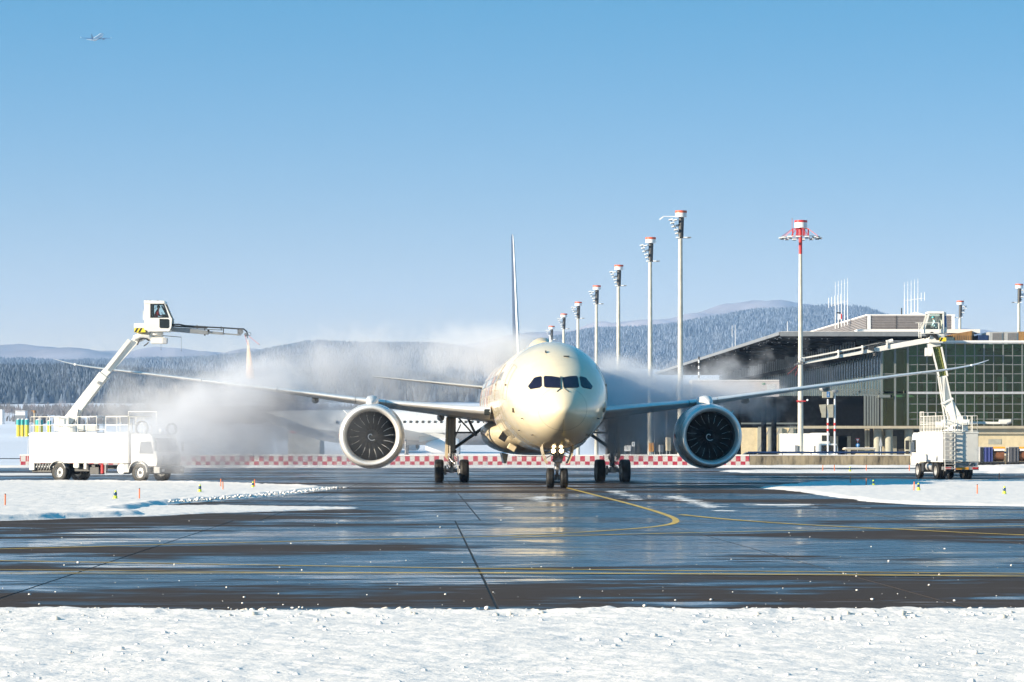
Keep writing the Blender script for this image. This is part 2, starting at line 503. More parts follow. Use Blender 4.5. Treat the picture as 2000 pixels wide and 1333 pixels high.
# ---------------------------------------------------------------- snow
def sdist(px_, py_, poly):
    """signed distance, positive inside"""
    n = len(poly); dmin = np.full(px_.shape, 1e9); inside = np.zeros(px_.shape, bool)
    for i in range(n):
        x0, y0 = poly[i]; x1, y1 = poly[(i+1) % n]
        ex, ey = x1-x0, y1-y0
        t = np.clip(((px_-x0)*ex+(py_-y0)*ey)/(ex*ex+ey*ey+1e-12), 0, 1)
        dmin = np.minimum(dmin, np.hypot(px_-x0-t*ex, py_-y0-t*ey))
        c = ((y0 > py_) != (y1 > py_)) & (px_ < (x1-x0)*(py_-y0)/(y1-y0+1e-12)+x0)
        inside ^= c
    return np.where(inside, dmin, -dmin)

def snow_patch(name, poly, rx, ry, h, ragged, label, ramp=0.5, bumps=None, base=-0.02, matn='snow', seed=0, berm=0.0, fine=0.0, parent=None):
    xs_ = [p[0] for p in poly]; ys_ = [p[1] for p in poly]
    x = np.arange(min(xs_)-2, max(xs_)+2, rx); y = np.arange(min(ys_)-2, max(ys_)+2, ry)
    X, Y = np.meshgrid(x, y)
    X = X + rng.uniform(-.3, .3, X.shape)*rx; Y = Y + rng.uniform(-.3, .3, Y.shape)*ry
    D = sdist(X, Y, poly) + (fbm(X/ragged[1], Y/ragged[1]*1.4, 5, seed, 0.6)-0.5)*ragged[0]*2
    e = np.clip(D/ramp, 0, 1); e = e*e*(3-2*e)
    Z = base + e*(h-base)
    Z += e*(fbm(X/1.7, Y/1.7, 3, seed+5)-0.5)*h*0.5
    if berm: Z += berm*np.exp(-((D-ramp*1.1)/(ramp*0.9))**2)*(0.4+1.2*fbm(X/0.7, Y/0.7, 4, seed+9, 0.7))
    if fine: Z += np.clip(e*1.5, 0, 1)*(fbm(X/0.16, Y/0.16, 3, seed+3, 0.65)-0.5)*fine
    if bumps:
        for sc, am in bumps: Z += e*(fbm(X/sc, Y/sc, 3, seed+31)-0.5)*am
    idx = np.arange(X.size).reshape(X.shape)
    q = np.stack([idx[:-1, :-1], idx[:-1, 1:], idx[1:, 1:], idx[1:, :-1]], -1).reshape(-1, 4)
    keep = (D.ravel()[q] > -0.15*ramp-0.02).any(1)
    q = q[keep]
    used = np.unique(q); re = np.full(X.size, -1); re[used] = np.arange(len(used))
    V = np.stack([X.ravel(), Y.ravel(), Z.ravel()], 1)[used]
    o = npmesh(name, V, re[q], M[matn], parent)
    return tag(o, label, kind='stuff')

# foreground bank
fg = [(-9.5, 20.0), (9.5, 20.0), (12.5, 37.4), (6.0, 37.6), (2.5, 37.2), (0, 37.35), (-3, 37.1), (-6, 37.45), (-12.5, 37.0)]
snow_patch('snow_bank', fg, 0.045, 0.055, 0.10, (0.20, 0.5), 'white lumpy snow covering the verge nearest the camera', ramp=0.45, berm=0.05, fine=0.024, bumps=((0.3, 0.03), (0.9, 0.03), (2.2, 0.05)), base=-0.03, seed=3)
# the same verge further out to the sides, seen only from other positions
for sx in (-1, 1):
    snow_patch('snow_bank', [(sx*9.3, 18.6), (sx*30, 18.6), (sx*30, 37.4), (sx*12.3, 37.3)] , 0.25, 0.25, 0.10, (0.1, 0.5), 'white snow covering the verge beyond the side of the view', ramp=0.5, base=-0.03, seed=3)
# left island with its ploughed ridge and thin tail
li = [G(-300, 944), G(0, 944), G(200, 943), G(420, 946), G(600, 952), G(655, 956), G(600, 963), G(520, 971), G(420, 979), G(330, 986), G(250, 999), G(300, 1008), G(0, 1018), G(-300, 1022)]
snow_patch('snow_field', li, 0.11, 0.28, 0.10, (0.4, 2.0), 'snow covered grass island beside the left deicing truck', ramp=0.6, berm=0.06, fine=0.06, bumps=((0.9, 0.05),), seed=21)
lj = [G(180, 1011), G(180, 992), G(300, 988.5), G(440, 988), G(560, 990.5), G(710, 992.2), G(700, 994), G(560, 999), G(420, 1003), G(300, 1009)]
snow_patch('snow_tail', lj, 0.07, 0.14, 0.035, (0.35, 1.1), 'thin tail of snow running out over the tarmac', ramp=0.35, fine=0.05, seed=33)
ri = [G(1475, 953), G(1600, 941), G(1700, 938), G(1790, 938.5), G(1900, 940), G(2300, 940), G(2300, 996), G(2000, 990), G(1800, 987), G(1700, 982), G(1620, 972), G(1560, 962)]
snow_patch('snow_field', ri, 0.13, 0.32, 0.09, (0.5, 2.2), 'smooth snow covered grass island in front of the right deicing truck', ramp=0.9, fine=0.05, bumps=((0.9, 0.05),), seed=45)
for k, (pl, sd) in enumerate([
    ([G(1290, 970), G(1330, 968), G(1400, 985), G(1440, 1000), G(1390, 997), G(1340, 984)], 61),
    ([G(1180, 960), G(1210, 958), G(1260, 975), G(1240, 977)], 62),
    ([G(1430, 984), G(1620, 985), G(1600, 988), G(1450, 987.5)], 63),
    ([G(1500, 988), G(1700, 992), G(1560, 991)], 64),
    ([G(1040, 968), G(1090, 972), G(1060, 982), G(1020, 975)], 65),
    ([G(960, 985), G(1010, 990), G(1000, 1000), G(975, 995)], 66)]):
    snow_patch('snow_smear', pl, 0.09, 0.2, 0.004, (1.4, 0.9), 'thin smear of scraped snow on the wet tarmac', ramp=0.5, base=-0.03, matn='snow_cap', seed=sd)
# far edges: a strip before the right island, the bank at the barrier's foot, snow beyond
strips = [
    ([G(1400, 921), G(1560, 920), G(1800, 919), G(2300, 917), G(2300, 922), G(1900, 924.5), G(1650, 924.5), G(1450, 924)], 0.12, 'low snow strip between the two taxi lanes at right'),
    ([(-130, 291), (78, 291), (78, 298.6), (-130, 298.6)], 0.22, 'ploughed snow along the foot of the chequered barrier and wall'),
    ([G(-700, 925), G(60, 926), G(380, 927), G(60, 929), G(-700, 931)], 0.08, 'thin snow strip on the tarmac behind the left truck'),
    ([G(1905, 921), G(1960, 918), G(2300, 914), G(2300, 924), G(1930, 925)], 0.45, 'ploughed snow heap beside the baggage carts')]
for pl, h, lb in strips:
    snow_patch('snow_strip', pl, 0.5, 0.5, h, (0.8, 2.5), lb, ramp=1.0, seed=int(h*100)+70, bumps=((1.2, h*0.5),))

# loose clods of snow
def clods(name, n, place, rmin, rmax, label, mt='snow_cap'):
    b0 = np.array([(1,0,0),(-1,0,0),(0,1,0),(0,-1,0),(0,0,1),(0,0,-1)], float)
    t = (1+5**.5)/2
    iv = np.array([(-1,t,0),(1,t,0),(-1,-t,0),(1,-t,0),(0,-1,t),(0,1,t),(0,-1,-t),(0,1,-t),(t,0,-1),(t,0,1),(-t,0,-1),(-t,0,1)])/1.9
    fi = np.array([(0,11,5),(0,5,1),(0,1,7),(0,7,10),(0,10,11),(1,5,9),(5,11,4),(11,10,2),(10,7,6),(7,1,8),(3,9,4),(3,4,2),(3,2,6),(3,6,8),(3,8,9),(4,9,5),(2,4,11),(6,2,10),(8,6,7),(9,8,1)])
    V = []; Fc = []
    for i in range(n):
        x, y, z, k = place()
        r = rmin*(rmax/rmin)**(rng.rand()**2.2)*k
        v = iv*r*rng.uniform(0.75, 1.3, (12, 1))*np.array([1.15, 1.15, 0.8])
        V.append(v+np.array([x, y, z+r*0.35])); Fc.append(fi+12*i)
    return tag(npmesh(name, np.concatenate(V), np.concatenate(Fc), M[mt], None, True), label, kind='stuff')
def pl_apron():
    py = 1000 + 190*rng.rand()**0.8
    x, y = G(rng.uniform(-60, 2060), py); return x, y, 0.0, 1.0
clods('snow_clods', 210, pl_apron, 0.006, 0.026, 'small clods of snow scattered over the dark tarmac')
def pl_edge():
    return rng.uniform(-12, 12), 37.15-abs(rng.normal(0, 0.55))+0.15, 0.08, 1.0
clods('snow_clods', 1500, pl_edge, 0.012, 0.06, 'lumps of snow heaped along the edge of the near verge', 'snow_dirty')
def pl_spill():
    return rng.uniform(-12, 12), 37.2+abs(rng.normal(0, 0.8)), 0.0, 1.0
clods('snow_clods', 500, pl_spill, 0.006, 0.03, 'crumbs of snow spilled from the near verge onto the tarmac')
def pl_fg():
    return rng.uniform(-9, 9), rng.uniform(25, 38), 0.09, 1.0
clods('snow_clods', 1500, pl_fg, 0.008, 0.04, 'little lumps lying on the near snow')
def pl_ridge():
    t = rng.rand(); p = [(330, 986), (420, 979), (520, 971), (600, 963), (655, 957)]
    i = min(int(t*4), 3); f = t*4-i
    x, y = G(p[i][0]*(1-f)+p[i+1][0]*f, p[i][1]*(1-f)+p[i+1][1]*f)
    return x+rng.normal(0, .3), y+rng.normal(0.5, 1.0), 0.10, 1.0
clods('snow_clods', 420, pl_ridge, 0.02, 0.08, 'lumps along the ploughed ridge of the left snow island')

# ---------------------------------------------------------------- far snow land and wooded hills
def interp_ridge(px_, pts):
    return np.interp(px_, [p[0] for p in pts], [p[1] for p in pts])

def land():
    ys_ = np.linspace(560, 5200, 60); u = np.linspace(-1900, 3900, 90)
    Y, U = np.meshgrid(ys_, u, indexing='ij'); X = (U-CX)*Y/F
    t1 = np.clip((Y-620)/1780, 0, 1)
    zl = 36*t1**0.9
    t2 = np.clip((Y-2400)/2300, 0, 1); t2 = t2*t2*(3-2*t2)
    hr = np.interp(U, [300, 800, 950, 1150, 1300, 2500], [60, 95, 92, 128, 122, 115])
    Z = zl + t2*(hr-36) - 0.2
    Z += (fbm(X/160, Y/400, 3, 5)-0.5)*np.clip((Y-700)/900, 0, 1)*10
    n, m = Y.shape; idx = np.arange(n*m).reshape(n, m)
    q = np.stack([idx[:-1, :-1], idx[1:, :-1], idx[1:, 1:], idx[:-1, 1:]], -1).reshape(-1, 4)
    q = q[:, ::-1]
    return tag(npmesh('snow_land', np.stack([X.ravel(), Y.ravel(), Z.ravel()], 1), q, M['hillsnow']), 'gently rising snow fields behind the airport', kind='structure')
land()

def frost_shade_mat(name, dark, pale, mean):
    m = bpy.data.materials.new(name); m.use_nodes = True
    N = m.node_tree.nodes; L = m.node_tree.links; b = N['Principled BSDF']
    oi = N.new('ShaderNodeObjectInfo'); tc = N.new('ShaderNodeNewGeometry')
    n = N.new('ShaderNodeTexNoise'); n.inputs['Scale'].default_value = 0.012; n.inputs['Detail'].default_value = 4
    L.new(tc.outputs['Position'], n.inputs['Vector'])
    n2 = N.new('ShaderNodeTexNoise'); n2.inputs['Scale'].default_value = 0.35; n2.inputs['Detail'].default_value = 3
    L.new(tc.outputs['Position'], n2.inputs['Vector'])
    a = N.new('ShaderNodeMath'); a.operation = 'ADD'; L.new(oi.outputs['Random'], a.inputs[0]); L.new(n.outputs['Fac'], a.inputs[1])
    a2 = N.new('ShaderNodeMath'); a2.operation = 'ADD'; L.new(a.outputs[0], a2.inputs[0]); L.new(n2.outputs['Fac'], a2.inputs[1])
    r = N.new('ShaderNodeMapRange'); r.inputs[1].default_value = mean; r.inputs[2].default_value = mean+0.9
    L.new(a2.outputs[0], r.inputs[0])
    mx = N.new('ShaderNodeMix'); mx.data_type = 'RGBA'; L.new(r.outputs[0], mx.inputs[0])
    mx.inputs[6].default_value = (*dark, 1); mx.inputs[7].default_value = (*pale, 1)
    L.new(mx.outputs[2], b.inputs['Base Color']); b.inputs['Roughness'].default_value = 0.9; b.inputs['Specular IOR Level'].default_value = 0.1
    return m
M['wood'] = frost_shade_mat('frosted_shaded_conifers', (0.035, 0.048, 0.060), (0.17, 0.21, 0.27), 1.4)  # frost tones, with bluish shade put into the dark and pale colours
M['wood2'] = frost_shade_mat('frosted_shaded_far_conifers', (0.055, 0.075, 0.100), (0.19, 0.23, 0.30), 1.2)
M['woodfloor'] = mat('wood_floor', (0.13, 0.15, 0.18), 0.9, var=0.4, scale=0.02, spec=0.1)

def hill(name, pts, d, depth, front_y, label, floor='woodfloor', pxr=(-900, 2900), nx=260, rough=14):
    """a wooded ridge: outline height given by pixel heights pts at distance d"""
    u = np.linspace(pxr[0], pxr[1], nx); v = np.linspace(0, 1.35, 40)
    V, U = np.meshgrid(v, u, indexing='ij')
    Yd = d - depth + V*depth
    zt = CAMH + (HY-interp_ridge(U, pts))*d/F
    z0 = CAMH + (HY-interp_ridge(U, front_y))*(d-depth)/F
    s_ = np.sin(np.clip(V, 0, 1.35)*math.pi/2)
    X = (U-CX)*d/F*(1-0.0*V)
    Z = z0 + (zt-z0)*s_
    Z += (fbm(X/260, Yd/260, 4, 9)-0.5)*rough*np.sin(np.clip(V, 0, 1)*math.pi)*2
    n, m = V.shape; idx = np.arange(n*m).reshape(n, m)
    q = np.stack([idx[:-1, :-1], idx[:-1, 1:], idx[1:, 1:], idx[1:, :-1]], -1).reshape(-1, 4)
    return tag(npmesh(name, np.stack([X.ravel(), Yd.ravel(), Z.ravel()], 1), q, M[floor]), label, kind='structure')

def forest(src, name, n_density, hmin, hmax, matn, label, seed=1, thin=0.42):
    me = src.data
    o = bpy.data.objects.new(name, me.copy()); o.data.name = name
    COL.objects.link(o)
    tag(o, label, kind='stuff')
    gt = bpy.data.node_groups.new(name+'_nodes', 'GeometryNodeTree')
    gt.interface.new_socket('Geometry', in_out='INPUT', socket_type='NodeSocketGeometry')
    gt.interface.new_socket('Geometry', in_out='OUTPUT', socket_type='NodeSocketGeometry')
    N = gt.nodes; L = gt.links
    gi = N.new('NodeGroupInput'); go = N.new('NodeGroupOutput')
    dp = N.new('GeometryNodeDistributePointsOnFaces'); dp.inputs['Density'].default_value = n_density; dp.inputs['Seed'].default_value = seed
    L.new(gi.outputs[0], dp.inputs['Mesh'])
    pos = N.new('GeometryNodeInputPosition'); nz = N.new('ShaderNodeTexNoise'); nz.inputs['Scale'].default_value = 0.006; nz.inputs['Detail'].default_value = 3
    L.new(pos.outputs[0], nz.inputs['Vector'])
    cmp_ = N.new('FunctionNodeCompare'); cmp_.data_type = 'FLOAT'; cmp_.operation = 'LESS_THAN'
    L.new(nz.outputs[0], cmp_.inputs[0]); cmp_.inputs[1].default_value = thin
    dg = N.new('GeometryNodeDeleteGeometry'); dg.domain = 'POINT'
    L.new(dp.outputs['Points'], dg.inputs[0]); L.new(cmp_.outputs[0], dg.inputs[1])
    # a small two-tier conifer
    jn = N.new('GeometryNodeJoinGeometry')
    for z, r_, h in ((0.05, 0.36, 0.60), (0.32, 0.27, 0.46), (0.58, 0.17, 0.46)):
        c = N.new('GeometryNodeMeshCone'); c.fill_type = 'NONE'
        c.inputs['Vertices'].default_value = 6; c.inputs['Radius Top'].default_value = 0.0; c.inputs['Radius Bottom'].default_value = r_; c.inputs['Depth'].default_value = h
        t = N.new('GeometryNodeTransform'); t.inputs['Translation'].default_value = (0, 0, z)
        L.new(c.outputs[0], t.inputs[0]); L.new(t.outputs[0], jn.inputs[0])
    sm = N.new('GeometryNodeSetMaterial'); sm.inputs['Material'].default_value = M[matn]
    L.new(jn.outputs[0], sm.inputs[0])
    ip = N.new('GeometryNodeInstanceOnPoints')
    L.new(dg.outputs[0], ip.inputs['Points']); L.new(sm.outputs[0], ip.inputs['Instance'])
    rv = N.new('FunctionNodeRandomValue'); rv.data_type = 'FLOAT_VECTOR'
    rv.inputs[0].default_value = (hmin*0.9, hmin*0.9, hmin); rv.inputs[1].default_value = (hmax*1.1, hmax*1.1, hmax)
    L.new(rv.outputs[0], ip.inputs['Scale'])
    rr = N.new('FunctionNodeRandomValue'); rr.data_type = 'FLOAT_VECTOR'; rr.inputs[1].default_value = (0.08, 0.08, 6.28)
    L.new(rr.outputs[0], ip.inputs['Rotation'])
    L.new(ip.outputs[0], go.inputs[0])
    md = o.modifiers.new('trees', 'NODES'); md.node_group = gt
    return o

rA = [(-900, 715), (0, 738), (150, 736), (260, 741), (350, 748), (450, 752), (600, 744), (700, 738), (760, 740), (850, 758), (950, 775), (1100, 790), (1300, 800), (2900, 810)]
fA = [(-900, 792), (0, 792), (400, 788), (900, 786), (2900, 812)]
hA = hill('near_hill', rA, 3000, 420, fA, 'low wooded hill at left', rough=4)
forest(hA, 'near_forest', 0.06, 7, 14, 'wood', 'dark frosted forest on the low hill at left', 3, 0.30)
rB = [(-900, 705), (300, 720), (430, 714), (500, 706), (560, 690), (620, 678), (700, 681), (800, 682), (860, 684), (930, 695), (1020, 704), (1100, 705), (1250, 712), (2900, 720)]
fB = [(-900, 775), (800, 775), (1150, 740), (2900, 740)]
hB = hill('middle_hill', rB, 5200, 1000, fB, 'wooded hill behind the steam', rough=10)
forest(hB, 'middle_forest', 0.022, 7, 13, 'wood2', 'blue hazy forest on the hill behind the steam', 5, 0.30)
rC = [(-900, 735), (900, 712), (1050, 684), (1150, 660), (1200, 656), (1260, 653), (1300, 648), (1370, 636), (1440, 620), (1530, 615), (1600, 611), (1660, 620), (1720, 645), (1800, 668), (2200, 690), (2900, 660)]
fC = [(-900, 740), (1000, 735), (1200, 722), (2900, 726)]
hC = hill('right_hill', rC, 6800, 1700, fC, 'long wooded hill at right', rough=26)
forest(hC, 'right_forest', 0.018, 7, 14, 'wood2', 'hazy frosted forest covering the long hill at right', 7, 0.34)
rD = [(-900, 700), (800, 690), (1100, 660), (1180, 640), (1225, 632), (1260, 640), (1290, 638), (1340, 620), (1400, 603), (1450, 597), (1500, 594), (1550, 602), (1620, 615), (1700, 640), (1900, 660), (2900, 650)]
fD = [(-900, 720), (2900, 700)]
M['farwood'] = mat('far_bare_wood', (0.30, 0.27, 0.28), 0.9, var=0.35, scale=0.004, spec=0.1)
hill('far_hill', rD, 9800, 1800, fD, 'pale farthest hill ', floor='farwood', rough=60)

# bare frosted trees along the field edge at left
M['bark'] = mat('bare_branches', (0.10, 0.085, 0.08), 0.9, var=0.3)
M['twig'] = mat('frosted_twigs', (0.30, 0.27, 0.28), 0.9, var=0.4, scale=1.0)
def bare_tree_meshes(seed):
    rs = random.Random(seed)
    tr = MB(); tw = MB()
    tr.cyl((0, 0, -0.3), (0, 0, 3.2), 0.22, 0.13, 7)
    def br(p, d, L, r, lev):
        q = p + d*L
        (tr if lev < 2 else tw).cyl(p, q, r, r*0.6, 4 if lev else 5, False)
        if lev >= 4: return
        for k in range(3 if lev < 3 else 4):
            e = (d + Vector((rs.uniform(-.8, .8), rs.uniform(-.8, .8), rs.uniform(-.15, .6)))).normalized()
            br(q, e, L*rs.uniform(.6, .82), r*0.55, lev+1)
    for k in range(5):
        a = rs.uniform(0, 6.28)
        br(Vector((0, 0, rs.uniform(1.6, 3.1))), Vector((math.cos(a)*.6, math.sin(a)*.6, 1)).normalized(), 1.9, 0.09, 1)
    return tr, tw
protos = []
tree_spots = [(14, 1080, 1.0), (40, 1200, .8), (70, 1150, 1.1), (95, 1100, .9), (125, 1180, 1.2), (150, 1080, .8), (182, 1150, 1.15), (205, 1100, .8), (235, 1170, 1.1), (262, 1120, 1.0), (290, 1180, 1.2), (320, 1090, .9), (345, 1150, 1.1), (380, 1120, .8), (-30, 1120, 1.1), (560, 1150, 1.0), (640, 1100, 1.1)]
tlab = ['leftmost in the row', 'small, between two broad trees', 'broad crown above the white hut', 'right of the white hut', 'behind the yellow tanks', 'low, above the truck railing', 'tallest left of the boom', 'small, touching the boom foot', 'right of the white boom', 'second right of the boom', 'tall, over the truck deck', 'low, over the truck cab', 'half lost in steam', 'small, lost in steam', 'beyond the left border', 'lost in thick steam left of the engine', 'just left of the left engine']
for i, (px, d, k) in enumerate(tree_spots):
    if i < 3:
        t = empty('bare_tree', (0, 0, 0), cat='tree', group='bare trees along the snowy field edge')
        a, b_ = bare_tree_meshes(100+i)
        a.build('trunk', M['bark'], t); b_.build('crown', M['twig'], t)
        protos.append(t)
    else:
        t = copy_tree(protos[i % 3])
    z = 36*max((d-620)/1780, 0)**0.9 - 0.6
    t.location = ((px-CX)*d/F, d, z); t.rotation_euler = (0, 0, i*1.7); t.scale = (k*.95, k*.95, k*.95)
    t['label'] = 'bare frosted tree, ' + tlab[i]

# frosted scrub between them
def scrub():
    V = []; Fc = []; n = 0
    for i in range(3200):
        px = rng.uniform(-250, 760); d = rng.uniform(1000, 1700)
        if vnoise(np.array([px/55.0]), np.array([d/90.0]), 3)[0] < .45: continue
        x = (px-CX)*d/F; z = 36*max((d-620)/1780, 0)**0.9 - 0.5; h = rng.uniform(2.0, 7.0); w = rng.uniform(1.2, 3.2)
        for k in range(9):
            a = rng.uniform(0, 6.28); r = w*rng.rand(); hh = h*rng.uniform(.5, 1); s_ = rng.uniform(.25, .6)
            cx_, cy_ = x+r*math.cos(a), d+r*math.sin(a)
            V += [(cx_-s_, cy_, z), (cx_+s_, cy_-s_, z), (cx_+s_*.4, cy_+s_, z), (cx_+rng.uniform(-.7, .7), cy_, z+hh)]
            Fc += [(n, n+1, n+3), (n+1, n+2, n+3), (n+2, n, n+3)]; n += 4
    return tag(npmesh('scrub', V, Fc, M['scrub'], None, False), 'frosted scrub along the far edge of the snowy field', kind='stuff')
M['scrub'] = mat('frosted_scrub', (0.09, 0.095, 0.11), 0.9, var=0.5, scale=0.3)
scrub()
# ================================================================== THE AIRLINER BEING DE-ICED
NT = np.array([0, .04, .15, .35, .6, 1.0, 1.5, 2.2, 3, 4, 5, 6, 7.5, 9, 11, 14, 40, 44, 48, 52, 56, 60, 62.3])
TOP = [4.0, 4.16, 4.36, 4.58, 4.78, 5.03, 5.30, 5.66, 6.08, 6.58, 6.98, 7.27, 7.56, 7.71, 7.80, 7.84, 7.84, 7.84, 7.80, 7.70, 7.45, 7.0, 6.6]
BOT = [4.0, 3.84, 3.66, 3.44, 3.24, 3.0, 2.78, 2.56, 2.38, 2.22, 2.11, 2.03, 1.96, 1.92, 1.90, 1.90, 1.95, 2.4, 3.2, 4.1, 4.95, 5.7, 6.1]
HW = [0.0, .20, .42, .66, .87, 1.13, 1.40, 1.70, 1.98, 2.26, 2.47, 2.61, 2.76, 2.83, 2.88, 2.885, 2.885, 2.75, 2.35, 1.8, 1.2, .6, .25]
def pchip(x, xp, fp):
    xp = np.asarray(xp, float); fp = np.asarray(fp, float)
    h = np.diff(xp); dl = np.diff(fp)/h
    m = np.zeros(len(xp)); m[0] = dl[0]; m[-1] = dl[-1]
    for i in range(1, len(xp)-1):
        if dl[i-1]*dl[i] > 0:
            w1 = 2*h[i]+h[i-1]; w2 = h[i]+2*h[i-1]; m[i] = (w1+w2)/(w1/dl[i-1]+w2/dl[i])
    x = np.clip(x, xp[0], xp[-1]); i = np.clip(np.searchsorted(xp, x)-1, 0, len(h)-1); t = (x-xp[i])/h[i]
    return (1+2*t)*(1-t)**2*fp[i]+t*(1-t)**2*h[i]*m[i]+t*t*(3-2*t)*fp[i+1]+t*t*(t-1)*h[i]*m[i+1]
def cross(s_):
    u = math.sqrt(max(s_, 0)); U_ = np.sqrt(NT)
    return float(pchip(u, U_, HW)), float(pchip(u, U_, TOP)), float(pchip(u, U_, BOT))
def surf(s_, a, off=0.0):
    """station, angle from straight up (radians, + towards local +x)"""
    hw, t, b = cross(s_)
    return Vector(((hw+off)*math.sin(a), s_, (t+b)/2+((t-b)/2+off)*math.cos(a)))
def front(x, z, off=0.015):
    """the point of the nose skin straight behind (x, z)"""
    lo, hi = 0.001, 12.0
    for _ in range(40):
        m_ = (lo+hi)/2; hw, t, b = cross(m_)
        if (x/hw)**2+((z-(t+b)/2)/((t-b)/2))**2 > 1: lo = m_
        else: hi = m_
    return Vector((x*1.002, hi-off, z))
jet = empty('airliner', (2.60, 146.2, 0), R(2.5), 'large sand coloured twin engine airliner facing the camera amid steam', 'airliner')
fb = MB()
st = [0.002+0.06*(k/6)**2 for k in range(7)] + list(np.linspace(0.1, 3, 24)) + list(np.linspace(3.3, 14, 28)) + list(np.linspace(15, 62.3, 40))
NA = 72
fb.loft([[surf(s_, 2*math.pi*k/NA) for k in range(NA)] for s_ in st], True, True)
fus = fb.build('fuselage', M['beige'], jet, smooth=60)

def pane(poly, name, m_, off, parent, rings=7):
    """curved pane following the nose skin; poly in (x, z)"""
    cx = sum(p[0] for p in poly)/len(poly); cz = sum(p[1] for p in poly)/len(poly)
    fine = []
    for i in range(len(poly)):
        a, b = poly[i], poly[(i+1) % len(poly)]
        for k in range(4): fine.append((a[0]+(b[0]-a[0])*k/4, a[1]+(b[1]-a[1])*k/4))
    q = MB(); n = len(fine); vs = [front(cx, cz, off)]; fs = []
    for r_ in range(1, rings+1):
        for p in fine: vs.append(front(cx+(p[0]-cx)*r_/rings, cz+(p[1]-cz)*r_/rings, off))
    vs += [front(p[0], p[1], -0.02) for p in fine]
    for k in range(n): fs.append((0, 1+k, 1+(k+1) % n))
    for r_ in range(rings):
        for k in range(n):
            a = 1+r_*n; fs.append((a+k, a+n+k, a+n+(k+1) % n, a+(k+1) % n))
    q.add(vs, fs)
    return q.build(name, m_, parent, smooth=30)
def W(px, py): return ((px-1092.2)/38.4, 2.2+(871-py)/38.4)
po = [(1028.8, 754), (1041, 737.8), (1046, 736), (1053.6, 735), (1055, 737), (1053.8, 754), (1050, 757.5), (1033, 760.2)]
pi_ = [(1058.3, 755.5), (1059, 737), (1061.5, 734.4), (1074, 735), (1088.3, 737.6), (1090, 741), (1090, 756.5), (1088, 758.6), (1062, 757.6)]
for sgn in (1, -1):
    for pl in (po, pi_):
        w_ = [W(*p) for p in pl]; w_ = [(x*sgn, z) for x, z in w_]
        c = (sum(p[0] for p in w_)/len(w_), sum(p[1] for p in w_)/len(w_))
        big = [(c[0]+(x-c[0])*1.035, c[1]+(z-c[1])*1.05) for x, z in w_]
        fr = pane(big, 'window_frame', M['seam'], 0.012, jet)
        pane(w_, 'windshield_pane', M['cockpit'], 0.030, jet)
# cabin windows
cw = MB()
for sgn in (1, -1):
    for k in range(88):
        s_ = 10.5+k*0.52
        if 15.0 < s_ < 16.4 or 29.5 < s_ < 31 or 45.6 < s_ < 46.6: continue
        a0, a1 = R(63), R(73)
        q = [surf(s_+dx, sgn*a, 0.012) for dx, a in ((0, a0), (0.27, a0), (0.27, a1), (0, a1))]
        cw.add(q, [(0, 1, 2, 3)])
o = cw.build('cabin_windows', M['glass_dark'], jet, fix=False); o['kind'] = 'stuff'
# seams: radome, door outlines, panel lines
def ring_tube(pts, r, name, m_=None, parent=None):
    q = MB(); q.tube(pts, r, 5); return q.build(name, m_ or M['seam'], parent or jet)
ring_tube([surf(1.18+0.12*math.cos(2*math.pi*k/60), 2*math.pi*k/60+0.0001, 0.001) for k in range(61)], 0.006, 'radome_seam')
ring_tube([surf(8.6, 2*math.pi*k/60+0.0001, -0.002) for k in range(61)], 0.006, 'skin_seam')
ring_tube([surf(0.25+s_*0.1, R(180), 0.001) for s_ in range(12)], 0.006, 'lightning_strip')
def door(s0, s1, a0, a1, sgn, name='cabin_door'):
    q = MB(); pts = []
    for t in np.linspace(0, 1, 9): pts.append((s0+(s1-s0)*t, a0))
    for t in np.linspace(0, 1, 9)[1:]: pts.append((s1, a0+(a1-a0)*t))
    for t in np.linspace(0, 1, 9)[1:]: pts.append((s1+(s0-s1)*t, a1))
    for t in np.linspace(0, 1, 9)[1:]: pts.append((s0, a1+(a0-a1)*t))
    ps = [surf(s_, sgn*R(a), 0.0) for s_, a in pts]
    q.tube(ps, 0.014, 4)
    d = q.build(name, M['seam'], jet)
    h = MB(); c = surf((s0+s1)/2+.1, sgn*R((a0+a1)/2+4), 0.02); h.box(c, (0.05, 0.35, 0.10)); h.build('handle', M['seam'], d)
for sgn in (1, -1):
    door(6.2, 7.4, 52, 92, sgn); door(15.1, 16.3, 52, 92, sgn)
    door(11.5, 14.2, 108, 138, sgn, 'cargo_door')
    g = MB(); c = surf(4.6, sgn*R(101), 0.015); g.box(c, (0.06, 0.5, 0.22)); g.build('static_port', M['seam'], jet)
# livery: angular brown and grey facets over the rear body
M['facet'] = [mat('livery_facet_%s' % n_, c_, 0.3, coat=0.4) for n_, c_ in (('pearl', (0.62, 0.60, 0.57)), ('copper', (0.42, 0.20, 0.13)), ('sky', (0.42, 0.50, 0.55)), ('sand', (0.55, 0.44, 0.28)))]
fc = MB(); rs = random.Random(5)
for k in range(14):
    s0 = 21+k*1.55
    for j in range(9):
        a0 = 40+j*11.5
        if rs.random() < 0.25: continue
        fc.mi = rs.randrange(4)
        for sgn in (1, -1):
            nn = 5
            for u in range(nn):
                b0, b1 = a0+10.5*u/nn, a0+10.5*(u+1)/nn
                s2 = s0+1.4
                fc.add([surf(s0, sgn*R(b0), 0.006), surf(s2, sgn*R(b0), 0.006), surf(s2, sgn*R(b1), 0.006), surf(s0, sgn*R(b1), 0.006)], [(0, 1, 2, 3)])
o = fc.build('livery_panels', M['facet'], jet, fix=False); o['kind'] = 'stuff'
